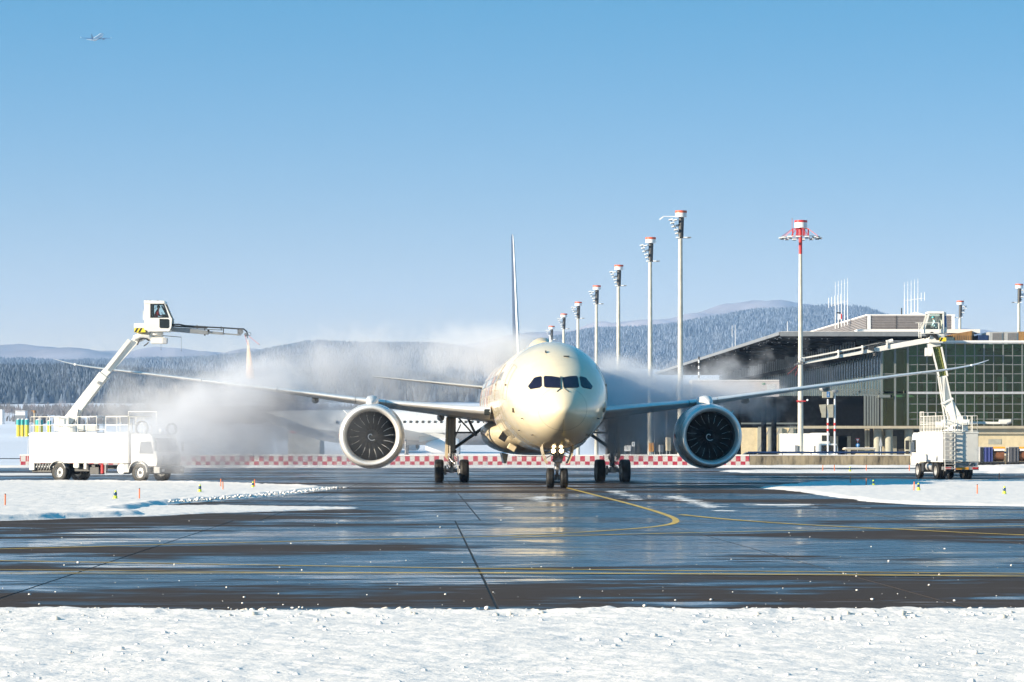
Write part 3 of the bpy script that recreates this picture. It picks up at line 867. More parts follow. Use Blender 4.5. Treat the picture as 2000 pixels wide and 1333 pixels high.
# wipers, probes, aerials
for sgn in (1, -1):
    q = MB(); a = front(0.035*sgn, 5.72, 0.05); b = front(0.09*sgn, 5.10, 0.06); c = front(0.30*sgn, 4.93, 0.05)
    q.tube([a, b, c], 0.022, 5); q.build('wiper', M['dark'], jet)
    for (x, z) in ((1.9, 3.6), (1.95, 3.0), (1.35, 2.75)):
        q = MB(); p = front(x*sgn, z, 0.0); q.bar(p+Vector((-.03*sgn, .03, 0)), p+Vector((0.10*sgn, -0.03, 0)), .05, .04); q.cyl(p+Vector((.09*sgn, .0, 0)), p+Vector((0.10*sgn, -0.18, -0.02)), 0.025, 0.012, 6)
        q.build('pitot_probe', M['dark'], jet)
q = MB(); q.prism([(11.8, 7.80), (12.5, 7.80), (12.6, 8.18), (12.25, 8.18)], -0.03, 0.03, 'X'); q.build('blade_antenna', M['white2'], jet)
q = MB(); p = surf(5.4, R(-14)); q.box(p+Vector((0, 0, .05)), (0.06, .3, .12)); q.build('small_antenna', M['dark'], jet); q = MB(); p = surf(4.6, R(10)); q.box(p+Vector((0, 0, .03)), (0.3, .1, .05)); q.build('small_antenna', M['dark'], jet)
q = MB(); q.lathe([(0.001, 0), (0.55, 0.25), (0.75, 0.8), (0.75, 2.6), (0.4, 3.4), (0.01, 3.7)], (0, 19.5, 7.62), 'Y', 20); q.build('satellite_dome', M['beige2'], jet, smooth=True)
# belly fairing
q = MB(); rings = []
for t in np.linspace(0, 1, 28):
    s_ = 18.2+22*t; k = math.sin(math.pi*min(max(t*0.96+0.02, 0), 1))**0.45
    rings.append([(3.22*k*math.copysign(abs(math.sin(a))**0.85, math.sin(a)), s_, 3.05+(-1.42*k if math.cos(a) < 0 else -0.9*k)*-1*(math.copysign(abs(math.cos(a))**0.85, math.cos(a)))*(1)) for a in [2*math.pi*i/48 for i in range(48)]])
q.loft(rings, True, True); bf = q.build('belly_fairing', M['beige2'], jet, smooth=50)
for sgn in (1, -1):
    q = MB(); q.box((sgn*2.2, 19.75, 2.75), (0.42, 0.06, 0.55), Matrix.Rotation(R(-32*sgn), 3, 'Y')); q.build('air_inlet', M['black'], jet)
    q = MB(); q.box((sgn*1.72, 20.3, 2.10), (0.5, 0.5, 0.34), Matrix.Rotation(R(-30*sgn), 3, 'Y')); q.build('inlet_scoop', M['beige2'], jet, bevel=0.05)

# wings
def airfoil(n=16):
    up = []; lo = []
    for i in range(n+1):
        x = 0.5*(1-math.cos(math.pi*i/n)); t = 5*(0.2969*math.sqrt(x)-0.126*x-0.3516*x*x+0.2843*x**3-0.1036*x**4)
        cam_ = 0.018*4*x*(1-x)
        up.append((x, cam_+t*0.52)); lo.append((x, cam_*0.6-t*0.48))
    return up, lo
AU, AL = airfoil()
def section(y, sle, zle, ch, tc, inc, part):
    """part: 'nose' the first tenth, 'body' the rest"""
    k = 5
    if part == 'nose': loop = [AL[i] for i in range(k, 0, -1)] + [AU[i] for i in range(0, k+1)]
    elif part == 'body': loop = [AL[i] for i in range(16, k-1, -1)] + [AU[i] for i in range(k, 17)]
    else: loop = [AL[i] for i in range(16, 0, -1)] + [AU[i] for i in range(0, 17)]
    c, s_ = math.cos(R(inc)), math.sin(R(inc)); out = []
    for x, t in loop:
        dx, dz = x*ch, t*tc*ch/0.5*0.5
        out.append((y, sle+dx*c+dz*s_, zle-dx*s_+dz*c))
    return out
WS = [(0, 18.9, 4.0, 12.6, .135, 2.6), (2.9, 20.5, 4.16, 11.2, .132, 2.5), (6.5, 23.0, 4.50, 8.9, .122, 2.0), (9.8, 25.2, 4.82, 7.2, .115, 1.5), (14, 28.0, 5.38, 5.7, .108, 1.0), (19, 31.4, 6.03, 4.5, .105, 0.3), (24, 34.9, 6.68, 3.3, .10, -.6), (27, 37.1, 7.06, 2.45, .10, -1.2), (28.7, 38.8, 7.36, 1.6, .09, -2), (29.6, 40.2, 7.60, .95, .08, -2), (30.1, 41.3, 7.75, .4, .08, -2)]
def fine_sections(WS, n=4):
    ys_ = [w[0] for w in WS]; out = []
    for i in range(len(WS)-1):
        for k in range(n): out.append(ys_[i]+(ys_[i+1]-ys_[i])*k/n)
    out.append(ys_[-1])
    cols = [pchip(np.array(out), ys_, [w[j] for w in WS]) for j in range(6)]
    return [tuple(float(c[i]) for c in cols) for i in range(len(out))]
WF = fine_sections(WS)
for sgn in (1, -1):
    q = MB(); q.loft([[(sgn*p[0], p[1], p[2]) for p in section(*w, 'body')] for w in WF], True, True)
    wg = q.build('wing', M['wing'], jet, smooth=35)
    # leading edge slats: separate polished pieces
    cuts = [2.9, 8.9, 10.7, 15.4, 20.1, 24.6, 30.1]
    for a, b in zip(cuts[:-1], cuts[1:]):
        ys_ = np.linspace(a+0.02, b-0.02, 9)
        cols = [pchip(ys_, [w[0] for w in WS], [w[j] for w in WS]) for j in range(6)]
        q = MB(); q.loft([[(sgn*p[0], p[1]-0.003, p[2]) for p in section(*[float(c[i]) for c in cols], 'nose')] for i in range(9)], True, True)
        q.build('slat', M['alu'], wg, smooth=35)
    q = MB(); q.box((sgn*3.12, 20.72, 4.12), (0.34, 0.3, 0.34)); q.build('landing_light', M['glass_dark'], wg, bevel=0.05)
    # flap track fairings and aileron line
    for y in (5.6, 13.2, 18.6):
        c = [float(pchip(np.array([y]), [w[0] for w in WS], [w[j] for w in WS])[0]) for j in range(6)]
        zt = c[2]-c[3]*math.sin(R(c[5]))-0.15
        q = MB(); q.lathe([(0.01, 0), (0.16, .5), (0.24, 1.4), (0.2, 3.0), (0.02, 4.2)], (0, 0, 0), 'Y', 10)
        q.v = [(v[0]+sgn*y, v[1]+c[1]+c[3]*0.62, v[2]*1.0+zt+0.0) for v in q.v]
        q.build('flap_fairing', M['wing'], wg, smooth=40)
    q = MB()
    q.ball((sgn*28.4, 38.55, 7.31), 0.09); q.build('position_light', M['lamp_w'], wg)

# engines
def spiral():
    q = MB(); pts = []
    for k in range(34):
        t = k/33; a = R(60)+t*4.4; r = 0.04+0.23*t**0.8
        s_ = r/0.36*0.42
        pts.append((r*math.cos(a), s_-0.018, r*math.sin(a)))
    q.tube(pts, 0.034, 6)
    return q
blade_mesh = []
for sgn in (-1, 1):
    q = MB()
    q.lathe([(1.785, .42), (1.84, .8), (1.885, 1.5), (1.90, 2.2), (1.86, 3.2), (1.72, 4.3), (1.58, 5.0), (1.50, 4.95), (1.46, 4.0), (1.44, 2.6), (1.41, 1.7)], (0, 0, 0), 'Y', 72)
    en = q.build('engine', M['nacelle'], jet, smooth=40)
    en.location = (sgn*9.75, 20.5, 2.76); en.rotation_euler = (0, 0, R(1.2*sgn))
    q = MB(); q.lathe([(1.783, .43), (1.775, .30), (1.735, .12), (1.66, .0), (1.60, -.02), (1.535, .03), (1.47, .18), (1.425, .38), (1.408, .55)], (0, 0, 0), 'Y', 72); q.build('intake_lip', M['alu'], en, smooth=60)
    q = MB(); q.lathe([(1.407, .55), (1.39, .9), (1.395, 1.2), (1.405, 1.75)], (0, 0, 0), 'Y', 72); q.build('intake_duct', M['duct'], en, smooth=60)
    q = MB(); q.lathe([(0.01, 1.85), (1.41, 1.85)], (0, 0, 0), 'Y', 48); q.build('fan_back', M['black'], en)
    q = MB(); q.lathe([(0.004, 0), (0.10, .09), (0.20, .2), (0.30, .34), (0.36, .42), (0.40, .62), (0.41, .9)], (0, .82, 0), 'Y', 40); sp = q.build('spinner', M['black'], en, smooth=60)
    q = spiral(); q.v = [(v[0]*1.0, v[1]+.82, v[2]) for v in q.v]; q.build('spiral_mark', M['lamp_w'], sp)
    q = MB(); q.lathe([(0.95, 4.4), (0.85, 5.4), (0.6, 6.4), (0.55, 6.4), (0.5, 5.0)], (0, 0, 0), 'Y', 32); q.lathe([(0.4, 5.6), (0.3, 6.6), (0.01, 7.3)], (0, 0, 0), 'Y', 20); q.build('exhaust', M['steel'], en, smooth=40)
    for k in range(18):
        if k == 0 and not blade_mesh:
            q = MB(); rings = []; led = []
            for i in range(9):
                t = i/8; r = 0.36+t*1.025
                ph = 0.30*math.sin(t*math.pi*0.55)*0.9 - 0.18*t*t
                stg = R(28+38*t); ch = 0.36+0.22*math.sin(t*2.4)
                ring = []
                for (u, w_) in ((-.5, 0), (-.3, .035), (.1, .05), (.5, .01), (.1, -.01), (-.3, -.02)):
                    ax = 1.42 + u*ch*math.cos(stg) - w_*math.sin(stg)
                    tg = u*ch*math.sin(stg) + w_*math.cos(stg)
                    an = ph + tg/r
                    ring.append((r*math.cos(an), ax, r*math.sin(an)))
                rings.append(ring)
            q.mi = 0; q.loft(rings, True, True)
            # metal leading edge wraps the front of the blade
            q.mi = 1
            for i in range(3, 8):
                a, b = rings[i], rings[i+1]
                def in_(r_, j, e): 
                    return Vector(r_[0])*(1-e)+Vector(r_[j])*e
                q.add([Vector(a[0])+Vector((0, -.012, 0)), Vector(b[0])+Vector((0, -.012, 0)), in_(b, 1, .22)+Vector((0, -.012, 0)), in_(a, 1, .22)+Vector((0, -.012, 0))], [(0, 1, 2, 3)])
            bl = q.build('fan_blade', [M['blade'], M['edge']], en, fix=False, smooth=30)
            blade_mesh.append(bl.data)
        else:
            bl = bpy.data.objects.new('fan_blade', blade_mesh[0]); COL.objects.link(bl); bl.parent = en
        bl.rotation_euler = (0, 2*math.pi*k/18+0.1*sgn, 0)
    # pylon
    q = MB(); rings = []
    for (s_, hw, z0, z1) in ((.9, .02, 1.75, 1.86), (1.4, .26, 1.7, 2.08), (2.4, .36, 1.7, 2.36), (4.2, .36, 1.5, 2.38), (6.0, .32, 1.0, 2.15), (8.5, .12, 1.1, 1.95)):
        rings.append([(hw*x, s_, z0+(z1-z0)*z) for x, z in ((-1, 0), (1, 0), (1, .6), (.75, .9), (0, 1), (-.75, .9), (-1, .6))])
    q.loft(rings, True, True); q.build('pylon', M['nacelle'], en, smooth=50)
    q = MB(); q.prism([(1.7, 0), (3.0, 0), (3.0, .38)], -0.02, 0.02, 'X')
    rot = Matrix.Rotation(R(-sgn*-48), 4, 'Y')
    q.v = [tuple(rot @ Vector((v[0], v[1], v[2]+1.87))) for v in q.v]; q.build('nacelle_strake', M['nacelle'], en)
    q = MB(); q.add([(-1.915, 1.6, -.12), (-1.915, 2.1, -.12), (-1.915, 2.1, .12), (-1.915, 1.6, .12)], [(0, 1, 2, 3)]); q.build('panel_mark', M['red'], en)

# tail
FS = [(7.3, 47.6, 0, 9.6, .10), (8.6, 49.4, 0, 8.3, .10), (16.2, 56.8, 0, 4.0, .09), (16.8, 57.6, 0, 3.4, .085), (17.05, 58.5, 0, 2.4, .06)]
M['fin'] = mat('fin_navy_gold', (0.015, 0.022, 0.06), 0.35, coat=0.3, var=0.15, scale=0.5)
def fin(part):
    q = MB(); rings = []
    for z, sle, _, ch, tc in FS:
        k = 2
        lo_ = [(-t*tc*ch, sle+x*ch) for x, t in [(AU[i][0], (AU[i][1]-AL[i][1])/2) for i in range(17)]]
        if part == 'nose': loop = [lo_[i] for i in range(k, 0, -1)] + [(-a, b) for a, b in lo_[0:k+1]]
        else: loop = [lo_[i] for i in range(16, k-1, -1)] + [(-a, b) for a, b in lo_[k:17]]
        rings.append([(a, b, z) for a, b in loop])
    q.loft(rings, True, True); return q
fn = fin('body').build('tail_fin', M['fin'], jet, smooth=40)
fin('nose').build('fin_leading_edge', M['white2'], fn, smooth=60)
TS = [(0, 51.2, 6.0, 6.6, .10, 0), (1.6, 52.6, 6.12, 5.6, .10, 0), (9.0, 57.4, 6.95, 2.2, .09, 0), (9.8, 58.3, 7.03, 1.3, .08, 0)]
for sgn in (1, -1):
    q = MB(); q.loft([[(sgn*p[0], p[1], p[2]) for p in section(*w, 'all')] for w in TS], True, True); q.build('tailplane', M['wing'], jet, smooth=35)

# landing gear
def wheel(x, y, z, r, w, parent, rimr=0.5):
    q = MB(); h = w/2
    prof = [(r*rimr, -h*.82), (r*.80, -h*.98), (r*.92, -h*.90), (r*.985, -h*.62), (r, -h*.3)]
    for k in (-.2, 0, .2): prof += [(r, h*(k-.07)), (r*.982, h*(k-.035)), (r*.982, h*(k+.035)), (r, h*(k+.07))]
    prof += [(r, h*.3), (r*.985, h*.62), (r*.92, h*.90), (r*.80, h*.98), (r*rimr, h*.82)]
    q.lathe(prof, (x, y, z), 'X', 40)
    t = q.build('wheel', M['rubber'], parent, smooth=35)
    q = MB(); q.lathe([(0.02, -h*.55), (r*rimr*.5, -h*.62), (r*rimr*.85, -h*.45), (r*rimr*1.02, -h*.8), (r*rimr*1.02, h*.8), (r*rimr*.85, h*.45), (r*rimr*.5, h*.62), (0.02, h*.55)], (x, y, z), 'X', 24)
    q.build('rim', M['grey_light'], t, smooth=35)
    return t
ng = MB()
ng.cyl((0, 5.8, .52), (0, 5.8, 1.45), 0.075, n=14)
ngo = ng.build('nose_gear', M['chrome'], jet, smooth=True)
q = MB(); q.cyl((0, 5.8, 1.25), (0, 5.75, 2.5), 0.14, n=14); q.cyl((0, 5.7, .98), (0, 5.7, 1.3), 0.16, n=14); q.cyl((-.36, 5.8, .51), (.36, 5.8, .51), 0.07, n=10); q.cyl((0, 5.8, .38), (0, 5.8, .70), 0.115, n=12)
q.bar((0, 5.62, 1.35), (0, 5.4, .95), .12, .06); q.bar((0, 5.4, .95), (0, 5.7, .6), .12, .06)
q.cyl((-.16, 5.85, 1.4), (-.16, 5.85, 1.7), .05); q.cyl((.16, 5.85, 1.4), (.16, 5.85, 1.7), .05)
q.box((0, 5.7, 1.45), (.46, .3, .2)); q.bar((-.12, 5.8, 1.5), (-.35, 6.6, 2.3), .07, .07); q.bar((.12, 5.8, 1.5), (.35, 6.6, 2.3), .07, .07)
for k in range(12):
    a = rng.uniform(0, 6.28); q.tube([(0.12*math.cos(a), 5.62, 1.2+.3*rng.rand()), (0.28*math.cos(a), 5.5, 1.4+.2*rng.rand()), (0.15*math.cos(a+1), 5.6, 1.6+.4*rng.rand())], .018, 5)
q.build('gear_strut', M['steel'], ngo, smooth=True)
for x in (-.36, .36): wheel(x, 5.8, .515, .515, .40, ngo)
for sgn in (-1, 1):
    q = MB(); q.cyl((sgn*.21, 5.55, 1.93), (sgn*.21, 5.66, 1.93), .125, n=20); lp = q.build('lamp_housing', M['steel'], ngo)
    q = MB(); q.cyl((sgn*.21, 5.53, 1.93), (sgn*.21, 5.545, 1.93), .115, n=20)
    M.setdefault('lamp_on', mat('lit_taxi_lamp', (1, .9, .7), 0.3, emit=(1.0, .72, .36), estr=5))
    q.build('taxi_lamp', M['lamp_on'], lp)
    q = MB(); rings = []
    for t in np.linspace(0, 1, 7):
        z = 2.28-1.0*t; x = .80-.02*t-.26*t*t
        rings.append([(sgn*x, 4.7, z), (sgn*(x+.03), 4.7, z), (sgn*(x+.03), 7.0, z), (sgn*x, 7.0, z)])
    q.loft(rings, True, True); d_ = q.build('gear_door', M['beige2'], jet, smooth=40)
    q = MB(); q.bar((sgn*.76, 4.95, 1.75), (sgn*.25, 5.6, 1.95), .05, .05); q.bar((sgn*.70, 4.95, 1.5), (sgn*.2, 5.6, 1.78), .03, .03); q.build('door_rod', M['dark'], d_)
    q = MB(); q.box((sgn*.62, 4.6, 2.42), (.42, .3, .06), Matrix.Rotation(R(sgn*32), 3, 'Y')); q.build('door_hinge', M['beige2'], d_)
for sgn in (-1, 1):
    x0 = sgn*4.9
    q = MB(); q.cyl((x0, 31.6, .95), (x0, 31.6, 1.9), .15, n=16)
    mg = q.build('main_gear', M['chrome'], jet, smooth=True)
    q = MB(); q.cyl((x0, 31.6, 1.75), (x0, 31.4, 4.2), .24, .27, n=18)
    q.cyl((x0-sgn*.0, 31.0, .72), (x0, 31.0, .9), .2); q.bar((x0, 30.7, .72), (x0, 32.5, .72), .28, .34)
    q.cyl((x0-.78, 30.85, .685), (x0+.78, 30.85, .685), .10, n=12); q.cyl((x0-.78, 32.3, .685), (x0+.78, 32.3, .685), .10, n=12)
    q.bar((x0-.1, 31.2, 1.9), (x0-.05, 30.75, 1.3), .16, .1); q.bar((x0, 30.75, 1.3), (x0, 31.3, .9), .16, .1)
    q.cyl((x0, 31.55, 1.75), (x0, 31.55, 1.95), .3)
    # side and drag braces
    q.cyl((x0, 31.4, 1.95), (x0-sgn*2.35, 31.3, 3.6), .10, n=8); q.cyl((x0, 31.4, 3.0), (x0-sgn*1.3, 31.3, 3.0), .06, n=6)
    q.cyl((x0-sgn*.4, 31.2, 3.9), (x0-sgn*1.35, 31.2, 2.85), .055, n=6); q.cyl((x0-sgn*.9, 31.0, 4.0), (x0-sgn*1.5, 31.2, 2.8), .08, n=6)
    q.cyl((x0-sgn*2.2, 31.0, 3.5), (x0-sgn*2.9, 31.3, 2.7), .05, n=6); q.cyl((x0, 31.2, 2.3), (x0-sgn*.55, 31.2, 3.5), .04, n=6)
    for k in range(16):
        a = rng.uniform(0, 6.28); b = rng.uniform(0.6, 1.4)
        q.tube([(x0+.16*math.cos(a), 30.7, b), (x0+.32*math.cos(a), 30.55, b+.2), (x0+.2*math.cos(a+1), 30.75, b+.45)], .022, 5)
    for e in (-.5, .5): q.cyl((x0+e, 30.4, .8), (x0+e, 30.4, .55), .1); q.cyl((x0+e*.8, 30.55, .42), (x0+e*.8, 30.55, 1.0), .07)
    q.build('gear_strut', M['steel'], mg, smooth=True)
    for y in (30.85, 32.3):
        for x in (-.76, .76): wheel(x0+x, y, .685, .685, .54, mg)
    q = MB(); q.box((x0+sgn*.12, 30.95, 2.75), (.10, .55, 2.4) if sgn > 0 else (.10, .55, 2.4)); q.box((x0-.08, 31.0, 2.9), (.50, .08, 2.1)); dd = q.build('gear_leg_door', M['wing'], mg, bevel=0.02)
    q = MB(); q.prism([(x0+sgn*.25, 3.9), (x0+sgn*.34, 3.9), (x0+sgn*.42, 1.5), (x0+sgn*.22, 1.3)], 30.7, 31.9, 'Y'); q.build('gear_door', M['beige2'], mg)
    q = MB(); q.prism([(-sgn*0+sgn*1.5, 1.70), (sgn*1.9, 1.78), (sgn*1.75, 1.15), (sgn*1.62, 1.12)], 30.4, 33.5, 'Y')
    q.build('body_gear_door', M['beige2'], jet)

# ================================================================== OTHER AIRLINERS
def small_airliner(label, loc, rz, c, L=38, dia=4.1, zc=4.6, span=34, fin_top=12.0, body='white2', belly='belly', tail='navy', eng=5.6, far=False, wheels=True, winz=0.35, wingm='wing'):
    t = empty('airliner', loc, rz, label, 'airliner')
    r = dia/2; q = MB(); rings = []; n = 32
    prof = [(0, .02, -.25), (.01, .3, -.22), (.03, .55, -.15), (.06, .8, -.06), (.1, .95, 0), (.14, 1, 0), (.68, 1, 0), (.78, .86, .14), (.88, .55, .42), (.96, .25, .66), (1, .1, .75)]
    for s_, k, dz in prof: rings.append([(r*k*math.sin(2*math.pi*i/n), s_*L, zc+dz*r+r*k*math.cos(2*math.pi*i/n)) for i in range(n)])
    q.loft(rings, True, True)
    fo = q.build('fuselage', M[body], t, smooth=50)
    q = MB(); rings = []
    for s_, k, dz in prof[2:9]: rings.append([((r*k+.01)*math.sin(a), s_*L, zc+dz*r+(r*k+.01)*math.cos(a)) for a in [R(108+144*i/16) for i in range(17)]])
    q.loft(rings, False); q.build('belly_paint', M[belly], t, smooth=50, fix=False)
    q = MB()
    for sgn in (1, -1):
        for k in range(int(L*.62/.78)):
            s_ = L*.13+k*.78
            if abs(s_-L*.2) < .6: continue
            x = sgn*(math.sqrt(max(r*r-(winz*r)**2, 0))+.012)
            q.bx(x-.01, x+.01, s_, s_+.34, zc+winz*r-.2, zc+winz*r+.22)
    w_ = q.build('cabin_windows', M['glass_dark'], t); w_['kind'] = 'stuff'
    h = span/2
    for sgn in (1, -1):
        q = MB(); q.loft([[(sgn*p[0], p[1], p[2]) for p in section(*w, 'all')] for w in ((0, L*.33, zc-r*.62, L*.19, .13, 2), (r, L*.37, zc-r*.6, L*.165, .12, 2), (h*.36, L*.42, zc-r*.45, L*.11, .11, 1), (h, L*.56, zc+r*.1, L*.04, .1, 0))], True, True)
        wg = q.build('wing', M[wingm], t, smooth=35)
        q = MB(); q.prism([(L*.565, zc+r*.1), (L*.605, zc+r*.1), (L*.63, zc+r*.1+1.9), (L*.61, zc+r*.1+1.9)], sgn*h-.05, sgn*h+.05, 'X'); q.build('wingtip_fence', M[body], wg)
        q = MB(); q.lathe([(.8, .1), (.95, 0), (1.05, .2), (1.15, 1), (1.1, 2.2), (.8, 3.4), (.5, 4.2), (.45, 3.2)], (0, 0, 0), 'Y', 28)
        en = q.build('engine', M[body if wheels else 'navy'], t, smooth=40); en.location = (sgn*eng, L*.33, zc-r*.45-1.55+.1)
        q = MB(); q.lathe([(.01, .7), (.85, .7)], (0, 0, 0), 'Y', 24); q.build('fan', M['dark'], en)
        q = MB(); q.loft([[(x, L*.0+s_, z) for x, z in ((-.15, z0), (.15, z0), (.15, z1), (-.15, z1))] for s_, z0, z1 in ((.8, 1, 1.3), (3, .9, 1.75), (5, .6, 1.6))], True, True); q.build('pylon', M['wing'], en)
        q = MB(); q.loft([[(sgn*p[0], p[1], p[2]) for p in section(*w, 'all')] for w in ((0, L*.88, zc+r*.5, L*.1, .1, 0), (span*.18, L*.95, zc+r*.85, L*.045, .09, 0))], True, True); q.build('tailplane', M['wing'], t, smooth=35)
    q = MB(); z0 = zc+r*.7
    q.loft([[(a, b, z) for a, b in ((0, sl), (.22*k, sl+ch*.25), (.2*k, sl+ch*.5), (0, sl+ch), (-.2*k, sl+ch*.5), (-.22*k, sl+ch*.25))] for z, sl, ch, k in ((z0, L*.80, L*.165, 1), (z0+1.2, L*.83, L*.13, .9), (fin_top, L*.935, L*.055, .5))], True, True)
    q.build('tail_fin', M[tail], t, smooth=30)
    if wheels:
        for x, y in ((0, L*.14), (3.2, L*.5), (-3.2, L*.5)):
            q = MB(); q.cyl((x, y, .5), (x, y, zc-r*.7), .14, n=10); g_ = q.build('landing_gear', M['steel'], t, smooth=True)
            for e in (-.35, .35):
                q = MB(); q.lathe([(.2, -.16), (.5, -.17), (.56, -.1), (.56, .1), (.5, .17), (.2, .16)], (x+e, y, .56), 'X', 20); q.build('wheel', M['rubber'], g_, smooth=35)
    return t
# nose to the right, tail to the left behind the steam
small_airliner('white parked airliner with grey belly, seen between the left engine and landing gear', (6.5, 374, 0), R(90), None, L=40, dia=4.5, zc=4.55, span=32, fin_top=12.2, winz=0.28)
small_airliner('white airliner far away on the snowy field, blurred by steam', (-12.0, 640, 0.2), R(62), None, L=40, dia=4.1, zc=4.4, fin_top=11.8)
fl = small_airliner('small airliner climbing away in the blue sky at upper left', (0, 0, 0), 0, None, L=38, dia=4.2, zc=0, span=35, fin_top=8, wheels=False, tail='navy', wingm='navy')
fl.location = P(200.5, 67, 3237)
fl.rotation_euler = (R(-20), R(-2), R(180-11))
# ================================================================== PEOPLE
def seated_person(loc, rz, label, shirt, cap=None, hair=(0.03, 0.02, 0.015), name='person'):
    t = empty(name, loc, rz, label, 'person')
    # skeleton faces local +x, origin at the seat
    J = {'pel': (0, 0, .12), 'waist': (.03, 0, .30), 'chest': (.10, 0, .52), 'neckb': (.14, 0, .66), 'neck': (.17, 0, .73), 'head': (.20, 0, .84), 'crown': (.20, 0, .93),
         'hl': (.02, .10, .10), 'hr': (.02, -.10, .10), 'kl': (.44, .13, .12), 'kr': (.44, -.13, .12), 'al': (.48, .12, -.30), 'ar': (.48, -.12, -.30), 'tl': (.62, .12, -.34), 'tr': (.62, -.12, -.34),
         'sl': (.12, .19, .60), 'sr': (.12, -.19, .60), 'el': (.22, .26, .36), 'er': (.22, -.26, .36), 'wl': (.44, .18, .33), 'wr': (.44, -.18, .33), 'fl': (.53, .16, .33), 'fr': (.53, -.16, .33)}
    Rr = {'pel': .15, 'waist': .14, 'chest': .165, 'neckb': .09, 'neck': .055, 'head': .10, 'crown': .075, 'hl': .10, 'hr': .10, 'kl': .075, 'kr': .075, 'al': .05, 'ar': .05, 'tl': .04, 'tr': .04,
          'sl': .075, 'sr': .075, 'el': .05, 'er': .05, 'wl': .035, 'wr': .035, 'fl': .035, 'fr': .035}
    E = [('pel', 'waist'), ('waist', 'chest'), ('chest', 'neckb'), ('neckb', 'neck'), ('neck', 'head'), ('head', 'crown'), ('pel', 'hl'), ('pel', 'hr'), ('hl', 'kl'), ('hr', 'kr'), ('kl', 'al'), ('kr', 'ar'), ('al', 'tl'), ('ar', 'tr'),
         ('chest', 'sl'), ('chest', 'sr'), ('sl', 'el'), ('sr', 'er'), ('el', 'wl'), ('er', 'wr'), ('wl', 'fl'), ('wr', 'fr')]
    ks_ = list(J)
    me = bpy.data.meshes.new('body'); me.from_pydata([J[k] for k in ks_], [(ks_.index(a), ks_.index(b)) for a, b in E], [])
    o = bpy.data.objects.new('body', me); COL.objects.link(o); o.parent = t
    sk = o.modifiers.new('skin', 'SKIN'); sb = o.modifiers.new('sub', 'SUBSURF'); sb.levels = 1; sb.render_levels = 2
    for i, k in enumerate(ks_): me.skin_vertices[0].data[i].radius = (Rr[k], Rr[k]); me.skin_vertices[0].data[i].use_root = (k == 'pel')
    sk.use_smooth_shade = True
    # clothing colours by height: skin above the collar and at the hands
    m = bpy.data.materials.new(name+'_clothes'); m.use_nodes = True
    N = m.node_tree.nodes; L = m.node_tree.links; b = N['Principled BSDF']; b.inputs['Roughness'].default_value = .8
    tc = N.new('ShaderNodeTexCoord'); sp = N.new('ShaderNodeSeparateXYZ'); L.new(tc.outputs['Object'], sp.inputs[0])
    def step(out, a, up=True):
        q = N.new('ShaderNodeMath'); q.operation = 'GREATER_THAN' if up else 'LESS_THAN'; L.new(out, q.inputs[0]); q.inputs[1].default_value = a; return q.outputs[0]
    def mx(f, a, c):
        q = N.new('ShaderNodeMix'); q.data_type = 'RGBA'; L.new(f, q.inputs[0])
        if isinstance(a, tuple): q.inputs[6].default_value = (*a, 1)
        else: L.new(a, q.inputs[6])
        q.inputs[7].default_value = (*c, 1); return q.outputs[2]
    c = mx(step(sp.outputs['Z'], .20, False), shirt, (.02, .03, .06))
    c = mx(step(sp.outputs['Z'], .735), c, (.45, .25, .17))
    L.new(c, b.inputs['Base Color'])
    me.materials.append(m)
    q = MB(); rings = []
    hm = mat(name+'_hair', cap or hair, .6 if not cap else .3)
    q.lathe([(.001, .118), (.06, .105), (.095, .06), (.108, .0), (.104, -.03)], (.195, 0, .87), 'Z', 18)
    if cap: q.cyl((.29, 0, .84), (.34, 0, .835), .05, .04, 10)
    q.build('helmet' if cap else 'hair', hm, t, smooth=True)
    q = MB()
    for s_ in (-1, 1): q.ball((.292, s_*.035, .865), .012, 8, 6)
    q.build('eyes', M['black'], t)
    q = MB(); q.ball((.302, 0, .84), .016, 8, 6, (1.2, .8, 1.3)); q.build('nose', mat(name+'_skin', (.45, .25, .17), .6), t)
    return t

# ================================================================== DE-ICING TRUCKS
def truck_wheel(x, y, r, w, parent, outer):
    q = MB(); h = w/2
    q.lathe([(r*.56, -h), (r*.82, -h*1.02), (r*.95, -h*.9), (r, -h*.7), (r, -h*.12), (r*.98, -h*.1), (r*.98, h*.1), (r, h*.12), (r, h*.7), (r*.95, h*.9), (r*.82, h*1.02), (r*.56, h)], (x, 0, 0), 'Y', 36)
    q.v = [(v[0], v[1]+y, v[2]+r) for v in q.v]
    t = q.build('wheel', M['rubber'], parent, smooth=35)
    q = MB(); q.lathe([(.02, h*.2), (r*.18, h*.5*outer+.0), (r*.22, h*.2), (r*.45, h*.1), (r*.56, h*.95), (r*.58, h*.98), (r*.58, -h*.98), (r*.45, -h*.5), (.02, -h*.5)], (x, 0, 0), 'Y', 28)
    sg = 1 if outer > 0 else -1
    q.v = [(v[0], v[1]*sg+y, v[2]+r) for v in q.v]
    for k in range(10):
        a = 2*math.pi*k/10; q.cyl((x+r*.34*math.cos(a), y+sg*h*.12, r+r*.34*math.sin(a)), (x+r*.34*math.cos(a), y+sg*h*.30, r+r*.34*math.sin(a)), .025, n=6)
    q.build('rim', M['grey_light'], t, smooth=35)
    return t
